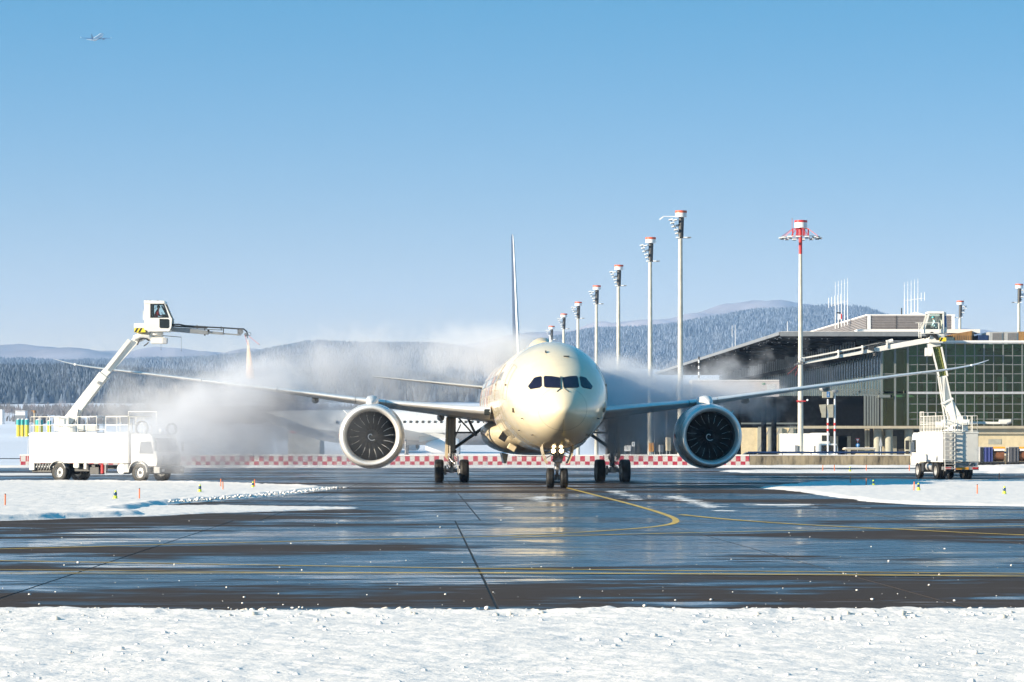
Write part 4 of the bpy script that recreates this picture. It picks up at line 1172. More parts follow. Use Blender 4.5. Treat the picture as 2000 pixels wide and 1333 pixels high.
def rail(parent, pts, z0, z1, posts, mid=True, r=.022, world=False, name='guard_rail', m_=None):
    """pts: polyline (x, y) on the deck"""
    q = MB()
    for z in ([z0+.06, (z0+z1)/2, z1] if mid else [z1]):
        for a, b in zip(pts[:-1], pts[1:]): q.cyl((a[0], a[1], z), (b[0], b[1], z), r, n=6)
    for a, b in zip(pts[:-1], pts[1:]):
        L_ = math.hypot(b[0]-a[0], b[1]-a[1]); k = max(1, round(L_/posts))
        for i in range(k+1): q.cyl((a[0]+(b[0]-a[0])*i/k, a[1]+(b[1]-a[1])*i/k, z0), (a[0]+(b[0]-a[0])*i/k, a[1]+(b[1]-a[1])*i/k, z1), r, n=6)
    return q.build(name, m_ or M['white'], parent, world=world)
def stripes(name, c, sx, sy, sz, parent):
    """yellow box with raised black diagonal bands, world frame, facing the camera"""
    q = MB(); q.box(c, (sx, sy, sz)); o = q.build(name, M['yellow'], parent, world=True)
    b = MB(); n = int(sx/.22)+2
    for i in range(-1, n):
        x0 = c[0]-sx/2+i*.24
        pl = [(x0, c[2]-sz/2), (x0+.12, c[2]-sz/2), (x0+.12+sz*.6, c[2]+sz/2), (x0+sz*.6, c[2]+sz/2)]
        lo, hi = c[0]-sx/2, c[0]+sx/2
        if pl[0][0] < lo or pl[2][0] > hi: continue
        b.prism(pl, c[1]-sy/2-.004, c[1]-sy/2, 'Y')
    b.build('warning_stripe', M['black'], o, world=True)
    return o

def truck_base(root, L0, L1, wb, zb, zt, hw, cabx):
    """local frame: x forwards from the rear axle, y to the left"""
    q = MB(); q.bx(L0, cabx+1.9, -.45, -.35, .78, 1.02); q.bx(L0, cabx+1.9, .35, .45, .78, 1.02)
    for x in np.arange(L0+.3, cabx+1.5, 1.1): q.bx(x, x+.12, -.35, .35, .80, 1.0)
    q.cyl((0, -.95, .56), (0, .95, .56), .13, n=10); q.cyl((wb, -.95, .56), (wb, .95, .56), .10, n=10)
    ch = q.build('chassis', M['dark'], root)
    body = MB(); body.bx(L0, L1, -hw, hw, zb, zt)
    bo = body.build('tank_body', M['white'], root, bevel=.04)
    q = MB(); q.bx(L0-.03, L1+.03, -hw-.03, hw+.03, zt+.003, zt+.09); q.build('deck_edge', M['white'], bo, bevel=.015)
    q = MB(); q.bx(L0+.06, L1-.06, -hw+.05, hw-.05, zt+.091, zt+.10); q.build('deck_plate', M['grey_light'], bo)
    return bo

# ---------------- left truck
LT = empty('deicing_truck', (-27.17, 179.9, 0), R(-30), 'white deicing truck at left, cab wrapped in steam, boom raised over the wing', 'deicing truck')
body = truck_base(LT, -2.3, 5.35, 6.15, 1.13, 2.86, 1.25, 5.45)
for x, dual in ((0, True), (6.15, False)):
    for s_ in (-1, 1):
        truck_wheel(x, s_*1.07, .585, .30, LT, s_)
        if dual: truck_wheel(x, s_*.74, .585, .28, LT, s_)
for k in range(1, 5):   # panel joints on the side lockers
    q = MB(); x = -2.3+7.65*k/5; q.bx(x-.012, x+.012, -1.256, -1.249, 1.2, 2.8); q.build('panel_joint', M['grey_light'], body)
q = MB(); q.bx(-2.28, -1.9, -1.24, -1.1, .70, 1.12); q.bx(1.15, 1.55, -1.24, -1.1, .86, 1.12); q.bx(1.95, 2.15, -1.24, -1.1, .78, 1.12); q.build('lower_panel', M['white'], LT, bevel=.02)
q = MB()
for k in range(7):
    x = -1.75+k*.22; q.tube([(x, -1.1, 1.1), (x+.05, -1.2, .95), (x+.12, -1.15, .8), (x+.02, -1.05, .7)], .035, 6); q.cyl((x, -1.2, .9), (x+.1, -1.22, .9), .06, n=8)
q.build('valves', M['grey_light'], LT, smooth=True)
q = MB(); q.bx(-2.25, -.7, -1.05, 1.05, .55, 1.1); q.bx(1.0, 2.6, -.95, -.5, .62, 1.08); q.bx(2.3, 3.0, -1.1, -.5, .45, .9); q.build('underframe_boxes', M['dark'], LT, bevel=.03)
q = MB(); q.cyl((3.3, -1.1, .52), (3.3, -1.1, 1.02), .12, n=14); q.cyl((3.3, -1.1, 1.02), (3.3, -1.1, 1.1), .05, n=8); q.build('fire_extinguisher', M['red'], LT, smooth=True)
q = MB(); q.cyl((3.55, -1.1, .52), (3.55, -1.1, 1.05), .09, n=12); q.build('gas_bottle', M['grey'], LT, smooth=True)
q = MB(); q.cyl((4.75, -1.15, .8), (4.75, -.4, .8), .33, n=28); q.build('air_tank', M['white'], LT, smooth=40, bevel=.03)
q = MB(); q.bx(4.95, 5.35, -1.2, 1.2, .55, 1.1); q.build('fuel_tank', M['grey'], LT, bevel=.05)
# cab
q = MB(); prof = [(5.5, .95), (7.42, .95), (7.5, 1.35), (7.42, 1.85), (7.12, 2.72), (6.9, 2.92), (5.6, 2.92), (5.5, 2.8)]
q.prism(prof, -1.2, 1.2, 'Y'); cab = q.build('cab', M['white'], LT, bevel=.05)
q = MB(); q.prism([(6.15, 1.72), (7.22, 1.72), (7.0, 2.45), (6.25, 2.45)], -1.207, -1.2, 'Y'); q.prism([(6.15, 1.72), (7.22, 1.72), (7.0, 2.45), (6.25, 2.45)], 1.2, 1.207, 'Y'); q.build('side_window', M['glass_dark'], cab)
q = MB(); q.add([(7.435, -1.05, 1.88), (7.435, 1.05, 1.88), (7.175, .98, 2.66), (7.175, -.98, 2.66)], [(0, 1, 2, 3)]); q.build('windscreen', M['glass_dark'], cab)
q = MB(); q.bx(7.46, 7.53, -.75, .75, 1.05, 1.6); g_ = q.build('grille', M['grey'], cab)
q = MB()
for k in range(5): q.bx(7.53, 7.56, -.7, .7, 1.1+k*.1, 1.14+k*.1)
q.build('grille_bars', M['grey_light'], g_)
q = MB(); q.bx(7.2, 7.72, -1.22, 1.22, .52, .95); q.build('bumper', M['grey'], LT, bevel=.06)
for s_ in (-1, 1):
    q = MB(); q.bx(7.72, 7.74, s_*.95-.14, s_*.95+.14, .64, .8); q.build('headlight', M['lamp_w'], cab)
    q = MB(); q.lathe([(.66, -.32), (.72, -.32), (.72, .0), (.66, .0)], (6.15, s_*1.06, .60), 'Y', 20, False, 0, math.pi); q.build('wheel_arch', M['grey'], cab)
    q = MB(); q.box((7.45, s_*1.36, 2.15), (.12, .18, .55)); q.cyl((7.3, s_*1.15, 2.45), (7.45, s_*1.36, 2.42), .02); q.build('mirror', M['dark'], cab)
    q = MB(); q.lathe([(.64, -.30), (.69, -.30), (.69, .0), (.64, .0)], (0, s_*1.08, .60), 'Y', 20, False, R(20), R(160)); q.build('mudguard', M['grey'], LT)
q = MB(); q.bx(6.4, 6.62, -1.212, -1.2, 1.35, 1.42); q.build('door_plate', M['grey'], cab)
q = MB(); q.ball((7.0, -.2, 3.08), .17, 12, 8); q.build('beacon', M['lamp_w'], cab, smooth=True)
q = MB(); q.lathe([(.38, -.08), (.46, -.08), (.46, .08), (.38, .08)], (6.1, -.9, 3.25), 'Y', 24); q.lathe([(.30, -.08), (.38, -.08), (.38, .08), (.30, .08)], (7.2, .6, 3.2), 'Y', 24); q.build('hose_reel', M['dark'], LT)
q = MB(); q.cyl((5.45, -1.05, 1.0), (5.45, -1.05, 3.6), .05, n=8); q.build('exhaust_pipe', M['grey_light'], LT)
# deck rails
rail(LT, [(-2.2, 1.15), (-2.2, -1.18), (2.9, -1.18)], 2.95, 3.98, .72)
rail(LT, [(-2.2, 1.15), (2.9, 1.15)], 2.95, 3.98, 1.3)
rail(LT, [(3.6, -1.18), (5.3, -1.18), (5.3, 1.15), (3.6, 1.15)], 2.95, 3.98, .85)
rail(LT, [(5.3, -1.15), (7.4, -1.15)], 3.0, 4.25, 2.1, False); rail(LT, [(2.9, -1.18), (3.55, -1.18)], 2.95, 3.2, .6, False)
q = MB(); q.cyl((-2.35, -1.25, 2.6), (-2.42, -1.3, .9), .012); q.build('whip_antenna', M['white'], LT)
# turret and boom (all on the boom's own upright plane)
D = 179.6
def LP(px, py, dd=0): return P(px, py, D+dd)
q = MB(); a = LP(140, 845); q.cyl(a, a+Vector((0, 0, .45)), .85, .75, 28); q.box(a+Vector((.55, 0, .28)), (2.1, 1.3, .42)); q.box(a+Vector((-.55, 0, .5)), (.9, 1.1, .85)); tr = q.build('turret', M['white'], LT, world=True, bevel=.03)
q = MB(); q.bar(LP(126, 832), LP(203, 732), .55, .62, .52, .58); q.build('boom_base', M['white'], LT, world=True, bevel=.03)
q = MB(); q.bar(LP(120, 829), LP(193, 737), .16, .16); q.bar(LP(133, 838), LP(210, 738), .14, .14); q.build('boom_rod', M['white'], LT, world=True)
q = MB(); q.bar(LP(203, 732), LP(272, 658), .40, .46, .36, .42); q.build('boom_extension', M['white'], LT, world=True, bevel=.02)
q = MB(); q.bar(LP(207, 722, -.3), LP(253, 664, -.3), .14, .22); q.bar(LP(222, 722, -.2), LP(270, 668, -.2), .07, .07); q.build('boom_rod', M['white'], LT, world=True)
q = MB(); q.cyl(LP(193, 748, -.35), LP(193, 748, .35), .1, n=12); q.cyl(LP(160, 795), LP(150, 842), .05, n=8); q.cyl(LP(152, 800, -.3), LP(146, 842, -.3), .06, n=8); q.build('boom_hinge', M['grey_light'], LT, world=True)
q = MB(); q.tube([LP(262, 662, -.3), LP(275, 656, -.35), LP(290, 658, -.3), LP(300, 664, -.2)], .16, 10); q.bar(LP(264, 664), LP(282, 655), .42, .5); q.bar(LP(278, 656), LP(318, 654), .42, .36); kn = q.build('boom_knuckle', M['white'], LT, world=True, bevel=.02)
q = MB(); q.tube([LP(268, 674, -.35), LP(272, 664, -.4), LP(282, 660, -.4), LP(292, 666, -.35)], .05, 8); q.tube([LP(281, 676, -.35), LP(286, 673, -.35), LP(290, 669, -.35)], .04, 6); q.build('hose', M['dark'], kn, world=True)
q = MB(); q.box(LP(310, 666), (.88, .8, .38)); q.build('service_box', M['white'], kn, world=True, bevel=.02)
q = MB(); q.box(LP(322.5, 666, -.1), (.25, .7, .32)); q.build('vent_box', M['grey_light'], kn, world=True)
q = MB(); q.cyl(LP(318, 656, -.3), LP(354, 659, -.3), .022, n=6); q.build('feeler_arm', M['dark'], kn, world=True)
q = MB(); q.cyl(LP(354, 659, -.3), LP(354, 684, -.3), .008, n=5); q.ball(LP(354, 685, -.3), .03, 8, 6); q.cyl(LP(314.5, 672, -.3), LP(314.5, 682, -.3), .008, n=5); q.ball(LP(314.5, 683, -.3), .03, 8, 6); q.build('feeler_chain', M['dark'], kn, world=True)
# operator cabin: a frame of posts and panels round a real hollow, glass on the sides
def slab(pts, y0, y1, name, m_, parent, bevel=.0):
    q = MB(); q.prism([(LP(a, b).x, LP(a, b).z) for a, b in pts], D+y0, D+y1, 'Y'); return q.build(name, m_, parent, world=True, bevel=bevel)
M['glass'] = thin_glass('cabin_glass', (.93, .98, .97))
cabn = slab([(291, 622), (338, 622), (337, 640), (333, 648), (300, 649), (284, 645), (284, 622)], -.65, -.58, 'operator_cabin', M['white'], LT)
slab([(284, 622), (338, 622), (337, 640), (333, 648), (300, 649), (284, 645)], .58, .65, 'rear_panel', M['white'], cabn)
slab([(284, 588), (324, 589), (325, 595), (284, 595)], -.68, .68, 'roof', M['white'], cabn, .03)
slab([(284, 644), (333, 644), (331, 649), (292, 649)], -.60, .60, 'floor', M['white'], cabn, .02)
slab([(284, 595), (287.5, 595), (287.5, 645), (284, 645)], -.57, .57, 'back_panel', M['white'], cabn)
for y in (-.65, .58):
    slab([(287.6, 595), (297, 595), (297, 622), (287.6, 622)], y, y+.07, 'post', M['white'], cabn)
    slab([(322, 595), (325, 595), (336.5, 622), (331.5, 622)], y, y+.07, 'post', M['white'], cabn)
    slab([(296, 594), (299, 594), (299, 622), (296, 622)], y-.01, y-.002, 'window_seal', M['black'], cabn)
    slab([(296, 594), (323, 594), (323, 596), (296, 596)], y-.01, y-.003, 'window_seal', M['black'], cabn)
    slab([(296, 620), (332, 620), (332, 622), (296, 622)], y-.01, y-.003, 'window_seal', M['black'], cabn)
    slab([(320, 595), (323, 595), (332, 621), (329, 621)], y-.012, y-.004, 'window_seal', M['black'], cabn)
    slab([(299, 596), (319, 596), (329, 620), (299, 620)], y+.02, y+.03, 'window_pane', M['glass'], cabn)
slab([(314, 624), (331, 624.5), (333, 626), (333, 640), (331, 642.5), (316, 642), (314, 640)], -.665, -.652, 'lower_window', M['glass_dark'], cabn)
q = MB(); q.add([LP(325.5, 595, -.55), LP(338, 624, -.55), LP(338, 624, .55), LP(325.5, 595, .55)], [(0, 1, 2, 3)]); q.build('front_glass', M['glass'], cabn, world=True)
q = MB(); q.box(LP(302, 629, 0), (.45, .5, .12)); q.box(LP(296, 617, 0), (.10, .46, .70)); q.build('seat', M['dark'], cabn, world=True)
q = MB(); q.box(LP(323, 622, .1), (.25, .7, .45)); q.tube([LP(318, 618, -.2), LP(316, 610, -.2)], .02); q.build('control_console', M['dark'], cabn, world=True)
q = MB(); q.bar(LP(316, 598, .5), LP(328, 620, .5), .06, .10); q.build('wiper_post', M['black'], cabn, world=True)
q = MB(); q.tube([LP(300, 600, .3), LP(301, 603, .3), LP(304, 603, .3), LP(305, 598, .3)], .014, 5); q.build('cable', M['dark'], cabn, world=True)
q = MB(); q.bx(LP(284.3, 0).x-.03, LP(284.3, 0).x-.002, D-.4, D+.4, LP(0, 616).z, LP(0, 596).z); q.build('back_window', M['glass_dark'], cabn, world=True)
for px in (286, 293, 308): q = MB(); q.cyl(LP(px, 588), LP(px, 586.5), .05, n=8); q.build('roof_stud', M['dark'], cabn, world=True)
q = MB(); a0 = LP(282.5, 608, -.3); q.cyl(a0, LP(282.5, 625, -.3), .02); q.cyl(a0, LP(280, 608, -.3), .02); q.cyl(LP(280, 608, -.3), LP(280, 625, -.3), .02); q.build('grab_rail', M['white'], cabn, world=True)
q = MB(); q.box(LP(274, 637.5), (.62, 1.2, .30)); q.build('counterweight', M['white'], cabn, world=True, bevel=.02)
sb = stripes('warning_panel', tuple(LP(275.5, 646)), .68, 1.24, .26, cabn)
q = MB(); q.cyl(LP(305, 650), LP(305, 655), .45, n=24); q.build('slew_ring', M['white'], cabn, world=True)
seated_person(LP(303.5, 628.0, 0), 0, 'operator in a red jacket leaning over the controls in the raised left cabin', (.62, .012, .02))
# spray arm
q = MB(); q.bar(LP(336, 643.5), LP(407, 650.5), .30, .28, .28, .24); sa = q.build('spray_arm', M['grey'], LT, world=True, bevel=.01)
q = MB(); q.bar(LP(404, 649.5), LP(436, 652), .20, .16); q.bar(LP(434, 652), LP(468, 654.5), .12, .08); q.build('arm_extension', M['grey'], sa, world=True)
q = MB(); q.tube([LP(336, 634, -.1), LP(350, 634), LP(362, 636.5), LP(385, 638), LP(410, 639.5), LP(440, 641), LP(464, 642.5), LP(476, 643), LP(482, 648), LP(483, 654)], .045, 8); q.tube([LP(336, 637), LP(360, 638.5), LP(385, 640), LP(405, 641)], .05, 8); q.build('hose', M['dark'], sa, world=True, smooth=True)
q = MB(); q.tube([LP(337, 640), LP(400, 644), LP(437, 645)], .02, 5); q.bar(LP(436.5, 641), LP(436.5, 654), .05, .05); q.bar(LP(465, 642), LP(465, 656), .06, .06)
for px, py in ((385, 637), (400, 641), (432, 640)): q.bar(LP(px, py-2), LP(px, py+6), .05, .05)
q.cyl(LP(407, 646, -.2), LP(407, 646, .2), .07); q.cyl(LP(400, 651), LP(400, 656), .05); q.build('arm_bracket', M['dark'], sa, world=True)
q = MB(); q.cyl(LP(470, 648, -.15), LP(470, 648, .15), .17, n=16); q.box(LP(468, 652), (.2, .3, .22)); q.cyl(LP(478, 656), LP(485, 653), .08, n=10); q.cyl(LP(482, 656), LP(483, 661), .05, n=8)
q.lathe([(.09, -.02), (.12, 0), (.09, .02)], (LP(487, 653).x, D, LP(487, 653).z), 'Y', 16); q.box(LP(480, 653), (.14, .2, .12)); q.build('nozzle_head', M['steel'], sa, world=True)
q = MB(); q.cyl(LP(478, 655, -.1), LP(484, 674, -.4), .010, n=5); q.cyl(LP(486, 657), LP(506, 673, -.6), .010, n=5); q.build('distance_feeler', M['red'], sa, world=True)
q = MB(); q.ball(LP(506.5, 673.4, -.6), .03, 8, 6); q.build('feeler_tip', M['black'], sa, world=True)

# ---------------- right truck
RT = empty('deicing_truck', (29.2, 190.0, 0), R(99), 'white deicing truck at right seen from behind, ladder on its back, boom reaching left', 'deicing truck')
# local: x forwards from the rear bumper
q = MB(); q.bx(.1, 7.2, -.45, -.35, .74, 1.0); q.bx(.1, 7.2, .35, .45, .74, 1.0)
for x in (.5, 2.6, 4.2, 6.0): q.bx(x, x+.12, -.35, .35, .76, .98)
q.cyl((1.6, -.95, .54), (1.6, .95, .54), .13); q.cyl((5.6, -.95, .54), (5.6, .95, .54), .1); q.build('chassis', M['dark'], RT)
q = MB(); q.bx(0, 5.2, -1.22, 1.22, 1.12, 2.98); rb = q.build('tank_body', M['white'], RT, bevel=.04)
q = MB(); q.bx(-.03, 5.23, -1.25, 1.25, 2.983, 3.10); q.build('deck_edge', M['white'], rb, bevel=.02)
q = MB(); q.bx(-.02, -.002, -1.18, .22, 1.16, 2.94); q.build('rear_door', M['white'], rb, bevel=.01)
q = MB(); q.bx(-.015, -.001, .24, .34, 1.16, 2.94); q.build('door_seal', M['grey_light'], rb)
q = MB(); q.cyl((-.05, .25, 1.88), (-.02, .25, 1.88), .085, n=16); q.build('round_lock', M['grey'], rb)
q = MB(); q.bx(-.012, -.001, .42, 1.18, 1.16, 2.94); q.build('ladder_back_panel', M['grey_light'], rb)
q = MB()
for x in (1.35, 2.6, 3.9): q.bx(x-.012, x+.012, 1.221, 1.228, 1.2, 2.9)
q.build('panel_joint', M['grey_light'], rb)
for s_ in (-1, 1):
    truck_wheel(1.6, s_*1.05, .56, .30, RT, s_); truck_wheel(1.6, s_*.72, .56, .28, RT, s_); truck_wheel(5.6, s_*1.05, .56, .32, RT, s_)
q = MB(); q.bx(-.02, .12, -1.24, 1.24, .62, .84); rbm = q.build('rear_bumper', M['grey_light'], RT, bevel=.02)
q = MB(); q.bx(-.04, -.021, -.55, .30, .65, .80); q.build('reflector_plate', M['orange2'], rbm)
q = MB(); q.bx(-.035, -.021, .30, .52, .65, .80); q.build('reflector_end', M['red'], rbm)
M['taillight'] = mat('tail_light', (.55, .02, .02), .2, coat=.5)
for y in (-1.0, .82):
    q = MB(); q.bx(-.06, -.021, y-.20, y+.20, .66, .80); q.build('tail_light', M['taillight'], rbm, bevel=.02)
q = MB(); q.bx(.05, .6, -1.2, .35, .85, 1.1); q.build('rear_cross_box', M['grey'], RT, bevel=.02)
q = MB(); q.lathe([(.10, -.03), (.16, -.03), (.16, .03), (.10, .03)], (-.0, -.75, .98), 'X', 16); q.tube([(-.02, -.9, 1.1), (-.05, -.7, 1.05), (-.03, -.55, .9)], .03); q.build('hose_coupling', M['steel'], RT)
q = MB(); q.bx(.02, .10, -1.2, -.98, .88, 1.3); q.build('rear_flap', M['grey_light'], RT)
q = MB(); q.cyl((2.5, .9, .82), (3.9, .9, .82), .28, n=20); q.build('fuel_tank', M['grey_light'], RT, smooth=40)
q = MB(); q.bx(2.2, 2.45, .6, 1.2, .45, 1.08); q.bx(4.2, 4.7, .6, 1.2, .5, 1.08); q.build('side_box', M['dark'], RT)
# ladder
q = MB()
for y in (.45, 1.12): q.bar((-.22, y, .55), (-.22, y, 4.05), .05, .05)
lad = q.build('ladder', M['white'], RT)
for k in range(9):
    q = MB(); q.bx(-.28, -.16, .47, 1.10, .70+k*.29, .735+k*.29); q.build('rung', M['white'], lad)
    q = MB(); q.bx(-.03, -.014, .55+.0, .72, .78+k*.29, .93+k*.29) if 1 < k < 8 else q.bx(-.03, -.014, .55, .6, 1.2, 1.25); q.build('cutout_plate', M['white'], lad)
q = MB()
for z in (1.3, 2.7, 3.9):
    for y in (.45, 1.12): q.bar((-.22, y, z), (0.0, y, z), .04, .04)
q.build('ladder_bracket', M['white'], lad)
# cab, mostly beyond the body
q = MB(); q.prism([(5.3, .9), (7.2, .9), (7.25, 1.4), (7.1, 2.0), (6.85, 2.9), (6.6, 3.08), (5.35, 3.08)], -1.2, 1.2, 'Y'); rc = q.build('cab', M['white'], RT, bevel=.05)
q = MB(); q.prism([(5.9, 1.75), (7.0, 1.75), (6.78, 2.6), (5.95, 2.6)], 1.2, 1.208, 'Y'); q.build('side_window', M['glass_dark'], rc)
for s_ in (-1, 1):
    q = MB(); q.box((6.9, s_*1.52, 2.25), (.15, .22, .62)); q.box((6.9, s_*1.52, 1.75), (.13, .20, .22)); q.cyl((6.9, s_*1.2, 2.5), (6.9, s_*1.5, 2.5), .02); q.build('mirror', M['dark'], rc)
# deck and rails
rail(RT, [(0.05, -1.15), (0.05, 1.15), (5.1, 1.15)], 3.1, 4.15, .33, name='guard_rail'); rail(RT, [(0.05, -1.15), (5.1, -1.15)], 3.1, 4.15, 1.2)
rail(RT, [(5.1, 1.15), (5.1, .1)], 3.1, 4.42, .5, name='raised_rail'); rail(RT, [(4.3, 1.17), (5.1, 1.17)], 3.1, 4.45, .4, name='raised_rail')
D2 = 192.6
def RP(px, py, dd=0): return P(px, py, D2+dd)
q = MB(); a = RP(1866, 843); q.cyl(a, a+Vector((0, 0, .5)), .85, .7, 28); q.box(a+Vector((0, 0, .6)), (1.7, 1.4, .35)); q.box(a+Vector((-.8, 0, .45)), (.9, 1.2, .4)); tu = q.build('turret', M['white'], RT, world=True, bevel=.03)
q = MB()
for k in range(4): q.cyl(RP(1862+k*5, 838, -.8), RP(1862+k*5, 833, -.8), .05, n=8)
q.build('valve_row', M['dark'], tu, world=True)
q = MB(); q.bar(RP(1873, 828), RP(1851, 786), .75, .72, .62, .66); q.bar(RP(1851, 786), RP(1849, 782), .8, .8); q.bar(RP(1849, 783), RP(1841, 735), .42, .46, .40, .44); q.build('boom_base', M['white'], RT, world=True, bevel=.03)
q = MB()
for off in (-1, 1): q.bar(RP(1853+off*9, 790, -.1), RP(1866+off*12, 826, -.1), .10, .10)
q.bar(RP(1842, 735, -.35), RP(1845, 790, -.35), .09, .09); q.bar(RP(1848, 735, -.35), RP(1868, 828, -.35), .09, .09); q.bar(RP(1832, 735, -.35), RP(1846, 828, -.35), .09, .09); q.build('boom_rod', M['white'], RT, world=True)
q = MB(); q.bar(RP(1842, 735), RP(1829, 678), .50, .3); M['olive'] = mat('olive_mesh_cover', (.13, .15, .035), .7, var=.35, scale=6); lc = q.build('boom_extension', M['olive'], RT, world=True)
q = MB()
for k in range(8):
    t = k/7; q.bar(RP(1826+13*t, 681+53*t, -.2), RP(1833+12*t, 679+53*t, -.2), .02, .02)
for e in (-4, 0, 4): q.bar(RP(1829+e, 679, -.2), RP(1842+e, 734, -.2), .025, .025)
q.build('mesh_wires', mat('olive_wire', (.32, .34, .10), .6), lc, world=True)
q = MB()
for e in (-1, 1): q.bar(RP(1829+e*9.5, 678, -.28), RP(1842+e*8.5, 735, -.28), .10, .16)
q.build('boom_side_rail', M['white'], lc, world=True)
q = MB(); q.box(RP(1813, 688), (.42, .5, .55)); q.bar(RP(1812, 676), RP(1836, 672), .5, .28); q.box(RP(1826, 667), (.95, 1.0, .22)); q.prism([(RP(1812, 0).x, RP(0, 664).z), (RP(1835, 0).x, RP(0, 664).z), (RP(1830, 0).x, RP(0, 656).z), (RP(1817, 0).x, RP(0, 656).z)], D2-.45, D2+.45, 'Y'); kk = q.build('boom_knuckle', M['white'], RT, world=True, bevel=.02)
q = MB()
for k in range(5): q.tube([RP(1806+k*2, 662-k, -.5), RP(1812+k*2, 653-k, -.6), RP(1822+k*2, 655, -.6), RP(1830+k, 664, -.5)], .035, 6)
q.cyl(RP(1809, 657, -.5), RP(1814, 654, -.5), .16, n=12); q.build('hose_bundle', M['dark'], kk, world=True)
# cabin
def slab2(pts, y0, y1, name, m_, parent, bevel=0.0):
    q = MB(); q.prism([(RP(a, b).x, RP(a, b).z) for a, b in pts], D2+y0, D2+y1, 'Y'); return q.build(name, m_, parent, world=True, bevel=bevel)
c2 = slab2([(1802, 644), (1841, 644), (1841, 652), (1802, 652)], -.6, .6, 'operator_cabin', M['white'], RT, .02)
slab2([(1810, 609.5), (1841, 609.5), (1842, 614), (1809, 614)], -.62, .62, 'roof', M['white'], c2, .02)
slab2([(1841, 610), (1846, 611), (1848, 650), (1841, 650)], -.5, .65, 'rear_panel', M['white'], c2, .02)
slab2([(1843, 618), (1845.5, 618), (1846, 640), (1843, 640)], -.52, -.505, 'side_slot', mat('blue_slot', (.05, .12, .35), .4), c2)
for y in (-.6, .54):
    slab2([(1810, 614), (1813.5, 614), (1804.5, 644), (1801, 644)], y, y+.06, 'post', M['white'], c2)
    slab2([(1838, 614), (1841, 614), (1841, 644), (1838, 644)], y, y+.06, 'post', M['white'], c2)
    slab2([(1814, 614), (1838, 614), (1838, 644), (1805, 644)], y+.02, y+.03, 'window_pane', M['glass'], c2)
q = MB(); q.add([RP(1811, 614, -.5), RP(1802, 644, -.5), RP(1802, 644, .5), RP(1811, 614, .5)], [(0, 1, 2, 3)]); q.build('front_glass', M['glass'], c2, world=True)
q = MB(); q.bar(RP(1813, 614, .3), RP(1822, 628, .3), .03, .03); q.bar(RP(1836, 616, .3), RP(1829, 632, .3), .02, .02); q.box(RP(1812, 640), (.3, .6, .3)); q.build('control_console', M['dark'], c2, world=True)
q = MB(); q.box(RP(1828, 643), (.5, .5, .12)); q.box(RP(1835, 634), (.1, .45, .5)); q.build('seat', M['grey'], c2, world=True)
seated_person(RP(1828.5, 646.5, 0), R(180), 'operator wearing a light blue helmet inside the raised cabin at right', (.45, .62, .68), cap=(.10, .42, .50), name='person')
rr_ = [(RP(1795, 0).x, D2-.7), (RP(1834, 0).x, D2-.7)]
q = MB()
for z in (631, 652): q.cyl(RP(1788 if z == 631 else 1794, z, -.7), RP(1834, z, -.7), .022, n=6)
for px in (1795, 1799, 1834): q.cyl(RP(px, 631, -.7), RP(px, 660 if px < 1800 else 650, -.7), .03, n=6)
q.build('guard_rail', M['white'], c2, world=True)
q = MB(); q.box(RP(1834, 655), (.6, 1.0, .35)); q.build('counterweight', M['white'], c2, world=True, bevel=.02)
stripes('warning_panel', tuple(RP(1839, 664)), .46, 1.04, .25, c2)
# long spray arm to the left
q = MB(); q.bar(RP(1818, 664), RP(1712, 683), .34, .36, .32, .32); ra = q.build('spray_arm', M['white'], RT, world=True, bevel=.02)
q = MB(); q.bar(RP(1712, 683), RP(1572, 709), .26, .26, .20, .16); q.build('arm_extension', M['white'], ra, world=True, bevel=.01)
q = MB(); q.bar(RP(1742, 667, -.1), RP(1569, 700, -.1), .09, .10); q.cyl(RP(1733, 669, -.1), RP(1744, 666, -.1), .14, n=12)
q.build('pipe', M['white'], ra, world=True)
q = MB(); q.tube([RP(1738, 667, -.15), RP(1712, 673, -.15), RP(1690, 677, -.15)], .05, 6); q.tube([RP(1690, 680, -.2), RP(1640, 690, -.2), RP(1600, 698, -.2), RP(1572, 704, -.2)], .035, 6); q.box(RP(1701, 680, -.2), (.35, .3, .25)); q.cyl(RP(1709, 690, -.2), RP(1709, 696, -.2), .12, n=12); q.tube([RP(1706, 684, -.2), RP(1712, 690, -.2), RP(1708, 694, -.2)], .02); q.build('hose', M['dark'], ra, world=True)
q = MB()
for px, py in ((1732, 671), (1684, 681), (1637, 690)): q.bar(RP(px, py-6, -.1), RP(px, py+9, -.1), .10, .3)
q.build('arm_bracket', M['white'], ra, world=True)
q = MB(); q.box(RP(1567, 703), (.28, .4, .30)); q.build('nozzle_box', M['white'], ra, world=True, bevel=.02)
q = MB()
for k in range(6): q.cyl(RP(1552+k*3, 713-k*.4, -.2), RP(1560+k*3, 709, .1), .05, n=8)
q.lathe([(.10, -.02), (.14, 0), (.10, .02)], (RP(1563, 703).x, D2-.25, RP(1563, 703).z), 'Y', 16); q.build('nozzle_head', M['steel'], ra, world=True)
q = MB(); q.cyl(RP(1558, 714), RP(1538, 732, -.4), .010, n=5); q.cyl(RP(1561, 714), RP(1553, 735, -.2), .010, n=5); q.build('distance_feeler', M['red'], ra, world=True)
# the second, lower arm lying to the right
q = MB(); q.bar(RP(1872, 826, .6), RP(1966, 827, .6), .16, .17); q.bar(RP(1951, 824.5, .6), RP(1975, 824, .6), .2, .3); lo_ = q.build('lower_arm', M['white'], RT, world=True, bevel=.03)
q = MB(); q.cyl(RP(1967, 829, .5), RP(1975, 826, .5), .10, n=10); q.build('lower_nozzle', M['steel'], lo_, world=True)
